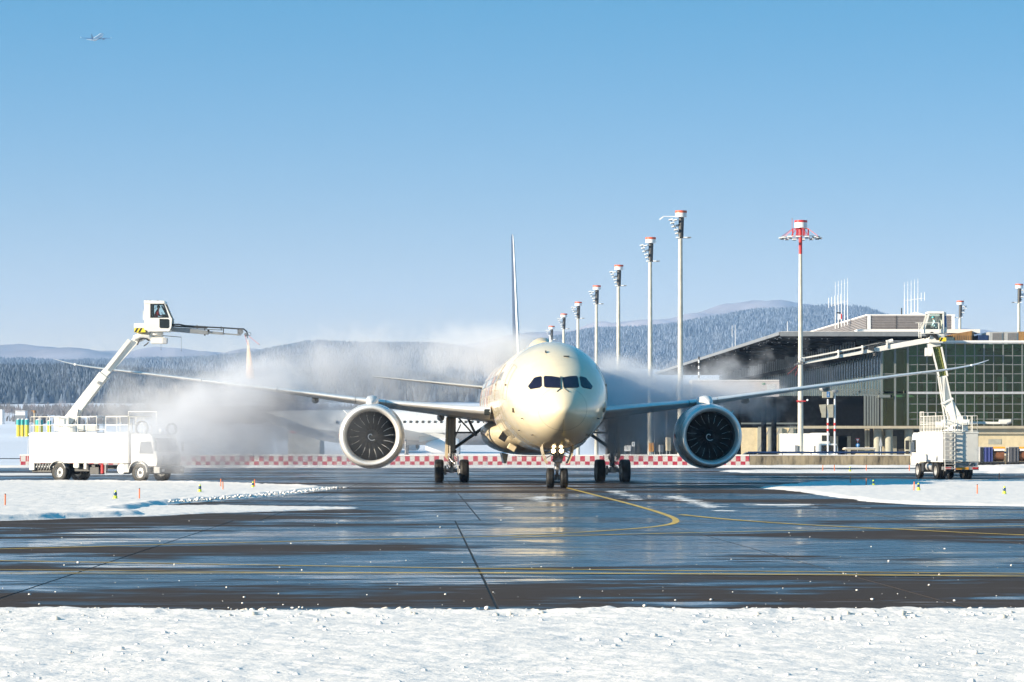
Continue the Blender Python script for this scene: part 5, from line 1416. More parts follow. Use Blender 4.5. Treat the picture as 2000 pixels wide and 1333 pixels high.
# ================================================================== TERMINAL
TD = 360.0; TS_ = F/TD
def tz(py): return CAMH+(HY-py)/TS_
def tx(px): return (px-CX)/TS_
C0 = Vector((tx(1722), TD, 0)); SD = Vector((-0.030, 1.0, 0))
term = empty('terminal_building', (0, 0, 0), 0, 'airport terminal at right with green glass front and dark overhanging roof', 'building')
M['green_glass'] = thin_glass('green_tinted_glass', (.44, .78, .62), .03)
M['fin_glass'] = mat('profiled_glass', (.045, .085, .095), .08, var=.25, scale=.25, spec=.8, bump=.02, bscale=.35)
M['mullion'] = mat('pale_mullion', (.20, .22, .21), .4, metal=.3)
M['slabc'] = mat('beige_concrete', (.42, .37, .27), .85, var=.10, scale=.6, bump=.01, dirt=(.25, .2, .14), dirt_amt=.4)
M['lit_wall'] = mat('yellow_stone', (.60, .50, .32), .85, var=.10, scale=1.2, bump=.01, dirt=(.4, .33, .2), dirt_amt=.4, dscale=2)
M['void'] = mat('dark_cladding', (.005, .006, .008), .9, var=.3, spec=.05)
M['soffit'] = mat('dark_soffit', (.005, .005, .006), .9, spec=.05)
M['column'] = mat('concrete_column', (.34, .33, .27), .8, var=.12)
M['louvre'] = mat('louvre_brown_grey', (.26, .24, .24), .5, var=.1)
M['copper'] = mat('brown_copper_cladding', (.32, .17, .055), .55, var=.35, scale=.7, stretch=(3, 3, .6), dirt=(.14, .08, .03), dirt_amt=.7, dscale=1.4)
M['interior'] = mat('interior_grey_green', (.20, .22, .17), .8, var=.3, scale=.4)
M['blue_d'] = mat('dark_blue_cover', (.01, .03, .10), .5, var=.3)
cols_ = [1773+18.6*k for k in range(0, 34)]
rows_up = [765.5, 747.9, 730.6, 712.7, 695.3, 671.6]
rows_lo = [832, 819, 806, 789.7, 770]
# panes, each a part, sharing meshes by size
pane_cache = {}
def glass_pane(x0, x1, z0, z1, y, parent=term):
    w, h = round(x1-x0-.10, 3), round(z1-z0-.10, 3)
    if (w, h) not in pane_cache:
        q = MB(); q.box((0, 0, 0), (w, .04, h)); o = q.build('pane', M['green_glass'], parent); pane_cache[(w, h)] = o.data
    else:
        o = bpy.data.objects.new('pane', pane_cache[(w, h)]); COL.objects.link(o); o.parent = parent
    o.location = ((x0+x1)/2, y, (z0+z1)/2)
    o.rotation_euler = (R(rng.uniform(-.15, .15)), 0, R(rng.uniform(-.25, .25)))
for i in range(len(cols_)-1):
    for rws in (rows_up, rows_lo):
        for a, b in zip(rws[:-1], rws[1:]):
            if cols_[i+1] > 2500: continue
            glass_pane(tx(cols_[i]), tx(cols_[i+1]), tz(a), tz(b), TD)
wide = [1722, 1748, 1773]
for a_, b_ in zip(wide[:-1], wide[1:]):
    for z0, z1 in ((832, 768), (765.5, 730.8), (730.8, 680)):
        glass_pane(tx(a_), tx(b_), tz(z0), tz(z1), TD)
q = MB()
for px in cols_: 
    w = .15 if (round((px-1773)/18.6) % 2 == 0) else .09
    q.bx(tx(px)-w/2, tx(px)+w/2, TD-.14, TD+.1, tz(832), tz(671.6))
for py in rows_up[1:-1]+rows_lo[1:-1]: q.bx(tx(1773), tx(cols_[-1]), TD-.07, TD+.08, tz(py)-.05, tz(py)+.05)
for px in wide: q.bx(tx(px)-.12, tx(px)+.12, TD-.18, TD+.1, tz(832), tz(671.6))
for py in (730.8, 680): q.bx(tx(1722), tx(1773), TD-.07, TD+.08, tz(py)-.06, tz(py)+.06)
q.build('facade_frame', M['mullion'], term)
q = MB(); q.bx(tx(1773), tx(cols_[-1]), TD-.20, TD+.3, tz(770), tz(765.6)); q.build('floor_band', M['grey_light'], term)
q = MB(); q.bx(tx(1722), tx(cols_[-1]), TD-.35, TD+.5, tz(671.5), tz(669)); q.build('roof_edge', M['grey_light'], term)
q = MB(); q.bx(tx(1735), tx(cols_[-1]), TD-.3, TD+2.5, tz(669)+.003, tz(669)+.22); q.build('roof_snow', M['snow_cap'], term)
# building inside: floors, back wall, columns and a few ceiling panels seen through the glass
q = MB()
for py in (671.6, 768, 832): q.bx(tx(1722)+.3, tx(cols_[-1]), TD+.6, TD+14, tz(py)-.5, tz(py)-.05)
q.build('floor_slab', M['interior'], term)
q = MB(); q.bx(tx(1722)+.3, tx(cols_[-1]), TD+14, TD+14.4, 0, tz(671.6)); q.build('inner_wall', M['interior'], term)
for k, px in enumerate((1790, 1872, 1890, 1905, 2010, 2130, 2260)):
    q = MB(); q.cyl((tx(px), TD+2.5, tz(832)), (tx(px), TD+2.5, tz(672)), .75 if k != 2 else 1.0, n=16); q.build('inner_column', M['column'], term, smooth=True)
q = MB()
for k in range(26): q.bx(tx(1776+k*24), tx(1776+k*24)+.8, TD+2, TD+2.3, tz(684), tz(676)); q.bx(tx(1776+k*24), tx(1776+k*24)+.8, TD+2, TD+2.3, tz(780), tz(773))
q.build('blind_boxes', M['dark'], term)
for k, (pa, pb) in enumerate(((1776, 1800), (1866, 1908), (1990, 2040))):
    q = MB(); q.bx(tx(pa), tx(pb), TD+4.5, TD+4.9, tz(832)+.1, tz(672)-.6); q.build('inner_panel', M['column'], term)
for k in range(14):
    q = MB(); x = tx(1782+k*37); q.bx(x, x+1.1, TD+7, TD+7.5, tz(770)+.1 if k % 2 else tz(832)+.1, (tz(770) if k % 2 else tz(832))+1.5+(k % 3)*.4); q.build('desk', M['grey_light'], term)
# low dark far wing of the building, seen under the right wing of the aircraft
dw = 402.0; kw = dw/F
q = MB(); q.bx((1186-CX)*kw, (1352-CX)*kw, dw, dw+8, 0, CAMH+(HY-778)*kw); fw = q.build('far_gallery', mat('brown_grey_cladding', (.075, .068, .065), .8, var=.4, scale=.3), term)
for k in range(9):
    x = (1192+k*18.5-CX)*kw; q = MB(); q.bx(x, x+.8, dw-.15, dw-.003, .6, CAMH+(HY-800)*kw); q.build('gallery_window', M['glass_dark'], fw)
# ledge, ground floor
q = MB(); q.bx(tx(1560), tx(cols_[-1]), TD-1.0, TD+1.2, tz(837.5), tz(832.4)); q.build('ledge', M['slabc'], term)
q = MB(); q.bx(tx(1880), tx(cols_[-1]), TD-.4, TD+.8, tz(848), tz(837.6)); q.build('beam', M['slabc'], term)
q = MB(); q.bx(tx(1906), tx(cols_[-1]), TD-.1, TD+.6, 0, tz(848)-.003); q.build('stone_wall', M['lit_wall'], term)
for k in range(6):
    q = MB(); x = tx(1930+k*110); q.bx(x, x+1.6, TD-.14, TD-.1, tz(868), tz(858)); q.build('wall_grille', M['column'], term)
for px, w in ((1777, .55), (1716, .5), (1738, .5)):
    q = MB(); q.cyl((tx(px), TD+.8, 0), (tx(px), TD+.8, tz(838)), w, n=16); q.build('column', M['column'], term, smooth=True)
q = MB(); q.bx(tx(1440), tx(1906), TD+6, TD+6.3, 0, tz(833)); q.build('ground_floor_wall', mat('ground_floor_dark', (.05, .048, .045), .8, var=.3), term)
for px, w in ((1640, 3.2), (1660, 1.6), (1745, 2.4), (1800, 2.0), (1850, 3.0)):
    q = MB(); q.bx(tx(px)-w/2, tx(px)+w/2, TD+5.9, TD+6.0, 0, 3.4); q.build('door_panel', M['column'], term)
q = MB()
for px in (1695, 1700, 1712, 1729): q.bar((tx(px), TD+2, 1.0), (tx(px), TD+2, 4.3), .25, .25)
q.build('pipes', M['slabc'], term)
# side wall: long ribbed glass, behind a dark void below
Lw = 190.0
def side(t, off=0): return C0+SD*t+Vector((off, 0, 0))
zt_, zb_ = tz(675), tz(771)
q = MB(); n = 80
for k in range(n):
    a = side(Lw*k/n); b = side(Lw*(k+.86)/n)
    q.add([(a.x, a.y, zb_), (b.x, b.y, zb_), (b.x, b.y, zt_), (a.x, a.y, zt_), (a.x+.3, a.y, zb_), (b.x+.3, b.y, zb_), (b.x+.3, b.y, zt_), (a.x+.3, a.y, zt_)], [(0, 3, 2, 1), (4, 5, 6, 7), (0, 4, 7, 3), (1, 2, 6, 5)])
o = q.build('ribbed_glass', M['fin_glass'], term); o['kind'] = 'stuff'
q = MB()
for k in range(n+1):
    a = side(Lw*(k-.03)/n, -.03); q.box((a.x, a.y, (zt_+zb_)/2), (.10, .16, zt_-zb_))
o = q.build('glass_fins', M['mullion'], term); o['kind'] = 'stuff'
q = MB(); a, b = side(-.5, .3), side(Lw, .3); q.bar((a.x, a.y, zt_+.25), (b.x, b.y, zt_+.25), 1.4, .4); q.bar((a.x, a.y, zb_-.2), (b.x, b.y, zb_-.2), 1.4, .35); q.build('wall_trim', M['mullion'], term)
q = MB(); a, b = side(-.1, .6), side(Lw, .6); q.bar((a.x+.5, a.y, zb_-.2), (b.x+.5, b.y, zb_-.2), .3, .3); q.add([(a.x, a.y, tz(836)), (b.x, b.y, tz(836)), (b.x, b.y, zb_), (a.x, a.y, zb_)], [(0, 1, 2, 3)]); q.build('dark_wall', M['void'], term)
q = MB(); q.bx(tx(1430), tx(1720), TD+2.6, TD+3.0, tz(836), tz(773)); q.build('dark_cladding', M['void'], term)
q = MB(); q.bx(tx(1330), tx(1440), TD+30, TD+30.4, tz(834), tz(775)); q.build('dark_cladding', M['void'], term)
for k, px in enumerate((1690, 1695.5, 1701, 1706, 1711, 1716)):
    q = MB(); q.bx(tx(px)-.11, tx(px)+.11, TD+.4, TD+.6, tz(832), tz(771)); q.build('front_post', M['mullion'], term)
q = MB(); q.bx(tx(1480), tx(1722), TD-.6, TD-.4, tz(838), tz(834)); q.bx(tx(1400), tx(1557), TD-.6, TD-.3, tz(829), tz(826)); q.build('gallery_edge', M['mullion'], term)
q = MB()
for px in list(range(1544, 1556, 4))+list(range(1590, 1614, 4))+[1650, 1655]: q.bx(tx(px)-.05, tx(px)+.05, TD-.6, TD-.5, tz(838), tz(832))
q.build('gallery_baluster', M['mullion'], term)
# stairs in front of the glass
q = MB()
for k in range(9):
    px = 1600+k*13.5; q.bx(tx(px)-.05, tx(px)+.05, TD+1, TD+1.1, tz(770), tz(761))
for py in (761, 765.5, 770): q.bx(tx(1600), tx(1720), TD+1, TD+1.1, tz(py)-.05, tz(py)+.05)
for (a, b) in (((1665, 770), (1676, 761)), ((1670, 770), (1681, 761)), ((1700, 761), (1716, 769)), ((1704, 759), (1720, 767))): q.bar((tx(a[0]), TD+.9, tz(a[1])), (tx(b[0]), TD+.9, tz(b[1])), .12, .12)
q.build('stair_railing', M['mullion'], term)
# clerestory under the big roof
q = MB(); yc = TD+12
def cz(py): return CAMH+(HY-py)*yc/F
def cxx(px): return (px-CX)*yc/F
q.bx(cxx(1669), cxx(1860), yc, yc+1, cz(676), cz(657)); cl = q.build('clerestory', M['void'], term)
for k in range(7):
    q = MB(); x = cxx(1669+k*28); q.bx(x+.2, x+1.7, yc-.06, yc-.01, cz(674), cz(659)); q.build('clerestory_pane', M['fin_glass'], cl)
    q = MB(); q.bx(x-.06, x+.06, yc-.1, yc, cz(676), cz(657)); q.build('clerestory_post', M['mullion'], cl)
q = MB(); m_ = 70
for k in range(m_):
    a = Vector((cxx(1669), yc, 0))+SD*(170*k/m_); zz0 = cz(692); zz1 = cz(663)
    q.add([(a.x, a.y, zz0), (a.x-.03*1.6, a.y+1.6, zz0), (a.x-.03*1.6, a.y+1.6, zz1), (a.x, a.y, zz1)], [(0, 1, 2, 3)])
o = q.build('clerestory_side', M['fin_glass'], term, fix=False); o['kind'] = 'stuff'
q = MB()
for k in range(m_+1):
    a = Vector((cxx(1669)-.1, yc, 0))+SD*(170*k/m_-.3); q.box((a.x+.05, a.y, (cz(692)+cz(663))/2), (.12, .14, cz(663)-cz(692)))
o = q.build('clerestory_fins', M['grey'], term); o['kind'] = 'stuff'
a = Vector((cxx(1669)+.6, yc, 0)); b = a+SD*172
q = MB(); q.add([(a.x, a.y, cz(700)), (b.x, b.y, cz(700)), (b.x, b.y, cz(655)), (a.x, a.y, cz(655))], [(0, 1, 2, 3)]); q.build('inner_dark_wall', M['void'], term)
# lower roof between glass wall and clerestory
q = MB(); a, b = side(0, .2), side(Lw, .2); q.add([(a.x, a.y, zt_+.45), (cxx(1669)+.4, yc, cz(690)), (cxx(1669)+.4-.03*172, yc+172, cz(690)), (b.x, b.y, zt_+.45)], [(0, 1, 2, 3)]); q.build('lower_roof', M['grey'], term)
# the big overhanging roof
rz_ = 16.05
ra_, rb_ = Vector((32.7, 356, rz_)), Vector((27.2, 552, rz_))
q = MB()
pr = [(32.7, 356), (53, 356), (53, 552), (27.2, 552)]
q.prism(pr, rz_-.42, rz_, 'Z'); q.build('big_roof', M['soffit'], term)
q = MB(); q.bx(32.7, 53.0, 355.8, 356.0, rz_-.5, rz_+.06); q.build('roof_fascia', M['grey'], term)
q = MB(); q.bar((32.6, 356, rz_-.15), (27.1, 552, rz_-.15), .12, .4); q.build('roof_side_fascia', M['grey'], term)
q = MB(); q.prism([(32.9, 356.4), (52.8, 356.4), (52.8, 551), (27.6, 551)], rz_+.065, rz_+.12, 'Z'); q.build('roof_snow', M['snow_cap'], term)
q = MB(); q.bx(44.3, 60.0, 374.0, 377.5, CAMH+(HY-651)*374/F, CAMH+(HY-643.5)*374/F); q.build('parapet_snow', M['snow_cap'], term)
q = MB()
for k in range(260):   # small white blocks strewn along the soffit edge
    t = rng.rand()**1.3; e = abs(rng.normal(0, 1))*3.2
    p = ra_*(1-t)+rb_*t; q.box((p.x+.4+e, p.y, rz_-.46), (.14, .14, .06))
o = q.build('soffit_specks', M['lamp_w'], term); o['kind'] = 'stuff'
for k in range(16):
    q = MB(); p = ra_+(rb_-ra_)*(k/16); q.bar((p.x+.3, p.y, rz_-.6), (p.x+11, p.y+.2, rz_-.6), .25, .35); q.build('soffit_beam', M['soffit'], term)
# louvred plant house
pd = 378.0
def lx(px): return (px-CX)*pd/F
def lz(py): return CAMH+(HY-py)*pd/F
ph = MB(); x0, x1 = lx(1695), lx(1862)
back = Vector((x0-.030*150-0, pd+150, 0))
ph.prism([(x0, pd), (x1, pd), (x1, pd+150), (back.x, back.y)], lz(650), lz(617), 'Z')
pho = ph.build('plant_house', M['grey'], term)
sl_me = None
q = MB(); nl = 9
for k in range(nl):
    z = lz(647.5)+(lz(617.5)-lz(647.5))*k/nl
    q.box(((x0+x1)/2, pd-.12, z+.12), (x1-x0-.3, .16, .14), Matrix.Rotation(R(35), 3, 'X'))
    p0 = Vector((x0-.12, pd+.3, z+.12)); p1 = Vector((back.x-.12, back.y, z+.12)); q.bar(p0, p1, .16, .14)
o = q.build('louvre_slats', M['louvre'], pho); o['kind'] = 'stuff'
for px in (1697, 1861):
    q = MB(); q.bx(lx(px)-.2, lx(px)+.2, pd-.26, pd, lz(650), lz(616)); q.build('corner_post', M['white2'], pho)
q = MB(); q.prism([(x0-.2, pd-.2), (x1+.2, pd-.2), (x1+.2, pd+150), (back.x-.2, back.y)], lz(617)+.003, lz(617)+.16, 'Z'); q.build('plant_snow', M['snow_cap'], pho)
q = MB(); q.bx(lx(1750)-.03, lx(1750)+.03, pd-.24, pd-.2, lz(647), lz(617)); q.build('panel_joint', M['dark'], pho)
g_ = MB(); xg0, xg1 = lx(1795), lx(1852); g_.prism([(xg0, lz(617)+.2), (xg1, lz(617)+.2), (xg1, lz(611)), (lx(1812), lz(601)), (xg0, lz(608))], pd+12, pd+30, 'Y'); g_.build('roof_shed', M['white2'], term)
# rooftop machines
def roof_thing(name, px0, px1, py0, py1, m_, label, cat, d0=372, dep=6, slant=0):
    def X(px): return (px-CX)*d0/F
    def Z(py): return CAMH+(HY-py)*d0/F
    t = empty(name, (X((px0+px1)/2), d0, tz(669)+.1), 0, label, cat, None)
    cx_ = X((px0+px1)/2); z0 = -.6; z1 = Z(py0)-tz(669)-.1
    q = MB(); w = (X(px1)-X(px0))/2
    if slant: q.add([(-w, 0, z0), (w*.62, 0, z0), (w, 3, z0), (w, dep, z0), (-w, dep, z0), (-w, 0, z1-slant), (w*.62, 0, z1), (w, 3, z1), (w, dep, z1), (-w, dep, z1-slant)], [(0, 1, 6, 5), (1, 2, 7, 6), (2, 3, 8, 7), (3, 4, 9, 8), (4, 0, 5, 9), (5, 6, 7, 8, 9), (0, 4, 3, 2, 1)])
    else: q.bx(-w, w, 0, dep, z0, z1)
    q.build('casing', m_, t, bevel=.03)
    return t, w, z1
t, w, z1 = roof_thing('roof_hood', 1849, 1910, 646.5, 669, M['copper'], 'brown copper clad roof hood with a slanting top right of the raised cabin', 'roof hood', slant=.55)
q = MB(); q.bx(-w, w, -.02, 6, z1+.0, z1+.0+.01); 
for k in range(11):
    q = MB(); x = -w+(1.62*w)*(k+.5)/11; q.bx(x-.015, x+.015, -.03, 0, -.6, z1-.6); q.build('seam', M['dark'], t)
t, w, z1 = roof_thing('roof_hood', 1990, 2040, 648, 669, M['copper'], 'brown roof hood cut by the right edge of the photo', 'roof hood')
t, w, z1 = roof_thing('roof_tank', 1911, 1931, 655, 669, M['blue_d'], 'low dark blue box between the copper hood and the grey cooling units', 'roof box')
for px0, px1, lb in ((1932, 1960, 'grey cooling unit on the terminal roof, nearer the copper hood'), (1962, 1989, 'grey cooling unit on the terminal roof, nearer the right border')):
    t, w, z1 = roof_thing('cooling_unit', px0, px1, 648.5, 669, M['grey_light'], lb, 'cooling unit')
    t['group'] = 'cooling units on the terminal roof'
    q = MB(); q.bx(-w*.55, w*.75, -.05, -.003, .1, z1-.15); gg = q.build('grille', M['louvre'], t)
    q = MB()
    for k in range(6): q.bx(-w*.55, w*.75, -.08, -.055, .15+k*(z1-.3)/6, .2+k*(z1-.3)/6)
    for k in range(5): q.bx(-w*.5+k*w*.3, -w*.5+k*w*.3+.03, -.08, -.056, .1, z1-.15)
    q.build('grille_bars', M['grey'], gg)
# rooftop aerials
def aerials(px0, n, base, tops, d0, label, booms, grp):
    for k in range(n):
        px = px0+k*(6.0 if grp == 'left' else 6.6)
        b0 = P(px, base[k] if isinstance(base, list) else base, d0); t0 = P(px, tops-k*1.9, d0)
        t = empty('whip_aerial', b0-Vector((0, 0, .6)), 0, None, 'aerial', 'thin white whip aerials on the terminal roof')
        t['label'] = ['leftmost', 'second from the left', 'middle', 'fourth from the left', 'tallest and rightmost'][k]+' of five thin aerials '+label
        L_ = (t0-b0).z+.6
        q = MB(); q.cyl((0, 0, 0), (0, 0, L_*.55), .06, .045, 6); q.build('pole', M['white2'], t)
        q = MB(); q.cyl((0, 0, L_*.55), (0, 0, L_), .035, .02, 6); q.cyl((0, 0, L_*.90), (0, 0, L_*.915), .07, n=6); q.build('whip', M['white2'], t)
        q = MB(); q.cyl((0, 0, L_*.5), (.9 if grp == 'right' else -.9, 0, L_*.51), .02, n=5); q.cyl((.9 if grp == 'right' else -.9, 0, L_*.45), (.9 if grp == 'right' else -.9, 0, L_*.66), .04, n=6); q.build('side_dipole', M['white2'], t)
aerials(1631.5, 5, [634, 632, 630, 628, 626], 551, 392, 'on the slanting end of the plant house', True, 'left')
aerials(1766.5, 5, 614, 552, 392, 'over the plant house middle', True, 'right')
q = MB(); a = P(1761, 614, 390); q.cyl(a-Vector((0, 0, .3)), P(1761, 602, 390), .08, n=8); tag(q.build('vent_pipe', M['black']), 'short black pipe standing on the plant house roof', 'vent pipe')
t = empty('warning_lamp', P(1640, 634, 391), 0, 'small red and white lamp box on a post by the left aerials', 'lamp')
q = MB(); q.box((0, 0, 1.0), (.5, .4, .7)); q.build('box', M['white2'], t)
q = MB(); q.box((.2, 0, 1.05), (.16, .42, .72)); q.build('red_side', M['red'], t)
q = MB(); q.box((-.15, 0, 1.55), (.5, .4, .16)); q.cyl((0, 0, -.5), (0, 0, .7), .05); q.build('post', M['black'], t)
for px, py, tp, d_, lb in ((1430, 692, 636, 480, 'thin white pole aerial above the receding roof, left one'), (1436, 690, 635, 478, 'thin white pole aerial above the receding roof, right one'), (1538, 648, 628, 400, 'single short aerial above the roof corner')):
    q = MB(); q.cyl(P(px, py+8, d_), P(px, tp, d_), .06, .03, 6); tag(q.build('whip_aerial', M['white2']), lb, 'aerial')

# ================================================================== BARRIER AND WALL
def checker_mat():
    m = bpy.data.materials.new('red_white_checks'); m.use_nodes = True
    N = m.node_tree.nodes; L = m.node_tree.links; b = N['Principled BSDF']
    geo = N.new('ShaderNodeNewGeometry'); mp = N.new('ShaderNodeMapping'); mp.inputs['Scale'].default_value = (1/.5, 0, 1/.56); mp.inputs['Location'].default_value = (0, .5, -.02/.56)
    L.new(geo.outputs['Position'], mp.inputs[0])
    ck = N.new('ShaderNodeTexChecker'); ck.inputs['Scale'].default_value = 1.0
    ck.inputs['Color1'].default_value = (.42, .03, .06, 1); ck.inputs['Color2'].default_value = (.60, .57, .55, 1)
    L.new(mp.outputs[0], ck.inputs[0])
    n = N.new('ShaderNodeTexNoise'); n.inputs['Scale'].default_value = 1.5; n.inputs['Detail'].default_value = 6; L.new(geo.outputs['Position'], n.inputs['Vector'])
    r = N.new('ShaderNodeMapRange'); r.inputs[1].default_value = .5; r.inputs[2].default_value = .8; r.inputs[4].default_value = .5; L.new(n.outputs[0], r.inputs[0])
    mx = N.new('ShaderNodeMix'); mx.data_type = 'RGBA'; L.new(r.outputs[0], mx.inputs[0]); L.new(ck.outputs[0], mx.inputs[6]); mx.inputs[7].default_value = (.55, .48, .44, 1)
    L.new(mx.outputs[2], b.inputs['Base Color']); b.inputs['Roughness'].default_value = .7
    return m
M['check'] = checker_mat()
bar_ = empty('checkered_barrier', (-50.6, 300, 0), 0, 'long low red and white chequered barrier wall with snow on top', 'barrier')
blk = None; x = 0.0
while x < 75.0:
    if blk is None:
        q = MB(); q.bx(.012, 2.988, 0, .45, 0, 1.14); blk = q.build('block', M['check'], bar_, bevel=.015)
        q = MB(); q.bx(0.0, 3.0, -.03, .48, 1.142, 1.30); cp = q.build('block_cap', M['snow_cap'], bar_, bevel=.03)
    else:
        for src in (blk, cp):
            o = src.copy(); COL.objects.link(o); o.location = (x, rng.uniform(-.05, .05), rng.uniform(-.03, .015)); o.rotation_euler = (0, 0, R(rng.uniform(-.6, .6))); o.parent = bar_
    x += 3.0
M['stained'] = mat('stained_concrete', (.30, .25, .17), .9, var=.2, scale=1.5, bump=.02, dirt=(.045, .038, .028), dirt_amt=1.0, dscale=.8, stretch=(1.6, 1.6, .45))
sw = empty('concrete_wall', (24.45, 300, 0), 0, 'long stained brown concrete wall with snow on its top, right of the chequers', 'wall')
q = MB()
wb = cp2 = None
for k in range(14):
    if wb is None:
        q = MB(); q.bx(0.015, 5.985, 0, .4, 0, 1.18); wb = q.build('wall_panel', M['stained'], sw)
        q = MB(); q.bx(0, 6, -.05, .45, 1.183, 1.27); cp2 = q.build('snow_cap', M['snow_cap'], sw, bevel=.02)
    else:
        for src in (wb, cp2):
            o = src.copy(); COL.objects.link(o); o.location = (6.0*k, 0, 0); o.parent = sw
        
q = MB(); q.cyl((24.45, 302.5, 1.50), (106, 302.5, 1.50), .10, n=8)
for k in range(28): q.cyl((25+k*3, 302.5, 0), (25+k*3, 302.5, 1.45), .05, n=6)
tag(q.build('pipe_rail', M['blue_d']), 'dark blue rail running just behind the top of the concrete wall', 'railing')

# ================================================================== LIGHT MASTS
def mast(px, top, H=28.0, label='', ext=False, flip=False, base_d=None):
    d = F*(H-CAMH)/(HY-top) if base_d is None else base_d
    x = (px-CX)*d/F
    t = empty('light_mast', (x, d, 0), 0, label, 'light mast', 'tall floodlight masts beside the terminal')
    f = -1 if flip else 1
    q = MB(); q.cyl((0, 0, 0), (0, 0, H-2.9), .34, .23, 16); q.build('pole', M['concrete_pole'], t, smooth=True)
    q = MB(); q.cyl((.05, 0, H-3.0), (.10, 0, H-.75), .28, .30, 10); h_ = q.build('mast_head', M['dark'], t)
    q = MB(); q.cyl((0.06, 0, H-.72), (0.06, 0, H-.26), .64, n=20); q.build('drum', M['white2'], t, smooth=40)
    q = MB(); q.cyl((0.06, 0, H-.257), (0.06, 0, H), .65, n=20); q.build('drum_band', mat_drum, t, smooth=40)
    k = 0
    for (lx_, lz_) in ((-1.05, -.95), (-.9, -1.35), (-.72, -1.7), (-.5, -2.1), (-.35, -2.45), (-.62, -1.05), (-.3, -1.55)):
        q = MB(); q.box((f*lx_, -.35 if k % 2 else .25, H+lz_), (.46, .42, .14), Matrix.Rotation(R(-12*f), 3, 'Y')); lm = q.build('floodlight', M['lamp_w'], t, bevel=.02)
        q = MB(); q.box((f*lx_, -.35 if k % 2 else .25, H+lz_-.09), (.38, .34, .04), Matrix.Rotation(R(-12*f), 3, 'Y')); q.build('lens', M['dark'], lm)
        k += 1
    q = MB(); q.bar((-.1*f, 0, H-2.6), (-1.1*f, .1, H-.9), .06, .06); q.bar((0, .1, H-1.0), (-1.0*f, .1, H-1.0), .06, .06); q.bar((0, .1, H-1.7), (-.7*f, .1, H-1.7), .05, .05); q.build('bracket', M['dark'], t)
    for lx_ in (.55, .95, -.3):
        q = MB(); q.box((f*lx_, -.1, H-2.95), (.42, .4, .13)); q.build('floodlight', M['lamp_w'] if lx_ < .9 else M['grey'], t, bevel=.02)
    q = MB(); q.bar((-.4, 0, H-3.0), (1.0*f, 0, H-3.0), .08, .08); q.build('bracket', M['grey'], t)
    if ext:
        q = MB(); q.cyl((-.2, 0, H-.65), (-1.9, 0, H-.62), .05, n=6); q.box((-2.1, 0, H-.82), (.5, .25, .14), Matrix.Rotation(R(-38), 3, 'Y')); q.build('side_lamp_arm', M['lamp_w'], t)
    return t
mat_drum = mat('drum_red_band', (.62, .11, .05), .5)
for i, (px, top, lb) in enumerate([(1329, 412, 'tallest floodlight mast of the row, with a lamp arm out to the left'), (1270, 464, 'second nearest floodlight mast of the receding row'), (1208, 518, 'third mast of the row, above the right wing root'), (1165, 558, 'fourth mast of the row, just right of the fuselage'), (1129, 590, 'fifth mast of the row, rising behind the cockpit roof'), (1101, 613, 'sixth mast of the row, above the cockpit'), (1077, 637, 'farthest mast of the row, pale in the steam over the nose')]):
    mast(px, top, label=lb, ext=(i == 0))
mast(1990, 555, 28, label='floodlight mast behind the roof by the right border', flip=True)
mast(1875, 588, 28, label='floodlight mast behind the roof, right of the raised cabin', flip=True)
# red topped mast
rd = 330.0; rx = (1563.5-CX)*rd/F; RH = CAMH+(HY-431)*rd/F
t = empty('light_mast', (rx, rd, 0), 0, 'tall concrete mast with a red lamp crown standing in front of the terminal', 'light mast')
q = MB(); q.cyl((0, 0, 0), (0, 0, RH-3.8), .34, .19, 20); q.build('pole', M['concrete_pole'], t, smooth=True)
q = MB(); q.cyl((0, 0, RH-3.8), (0, 0, RH-.85), .19, .21, 16); q.build('red_section', M['red'], t, smooth=True)
q = MB(); q.cyl((.05, 0, RH-.85), (.05, 0, RH-.25), .72, n=24); q.build('drum', M['white2'], t, smooth=40)
q = MB(); q.cyl((.05, 0, RH-.247), (.05, 0, RH), .73, n=24); q.build('drum_band', M['red'], t, smooth=40)
q = MB()
for k in range(8):
    a = 2*math.pi*k/8+.2; c, s_ = math.cos(a), math.sin(a)
    q.bar((c*.95, s_*.95, RH-.95), (c*2.2, s_*2.2, RH-1.85), .05, .05); q.bar((c*.95, s_*.95, RH-.95), (c*.95, s_*.95, RH-1.85), .08, .08); q.bar((c*.25, s_*.25, RH-.95), (c*.95, s_*.95, RH-.95), .06, .06); q.bar((c*.4, s_*.4, RH-.95), (c*.4, s_*.4, RH-1.8), .04, .04)
q.bar((-.95, 0, RH-.95), (-.95, 0, RH+.15), .04, .04); q.build('crown_struts', M['red'], t)
q = MB(); q.lathe([(2.15, RH-1.93), (2.3, RH-1.93), (2.3, RH-1.86), (2.15, RH-1.86)], (0, 0, 0), 'Z', 28); q.ball((-.95, 0, RH+.2), .07, 8, 6); q.build('lamp_ring', M['grey'], t)
for k in range(14):
    a = 2*math.pi*k/14; q = MB(); q.box((math.cos(a)*2.2, math.sin(a)*2.2, RH-1.98), (.5, .4, .14)); lm = q.build('floodlight', M['lamp_w'], t, bevel=.02)
    q = MB(); q.box((math.cos(a)*2.2, math.sin(a)*2.2, RH-2.08), (.4, .3, .06)); q.build('lens', M['dark'], lm)
q = MB(); z = CAMH+(HY-784)*rd/F; q.box((.1, -.35, z), (.9, .2, .12)); q.box((-.35, -.35, z), (.2, .25, .22)); q.build('clamp', M['red'], t)
q = MB(); q.ball((.75, -.35, z+.12), .12, 8, 6); q.build('camera_globe', M['lamp_w'], t)
q = MB(); q.box((-.5, -.3, 1.9), (.3, .25, .7)); q.build('switch_box', M['grey'], t)

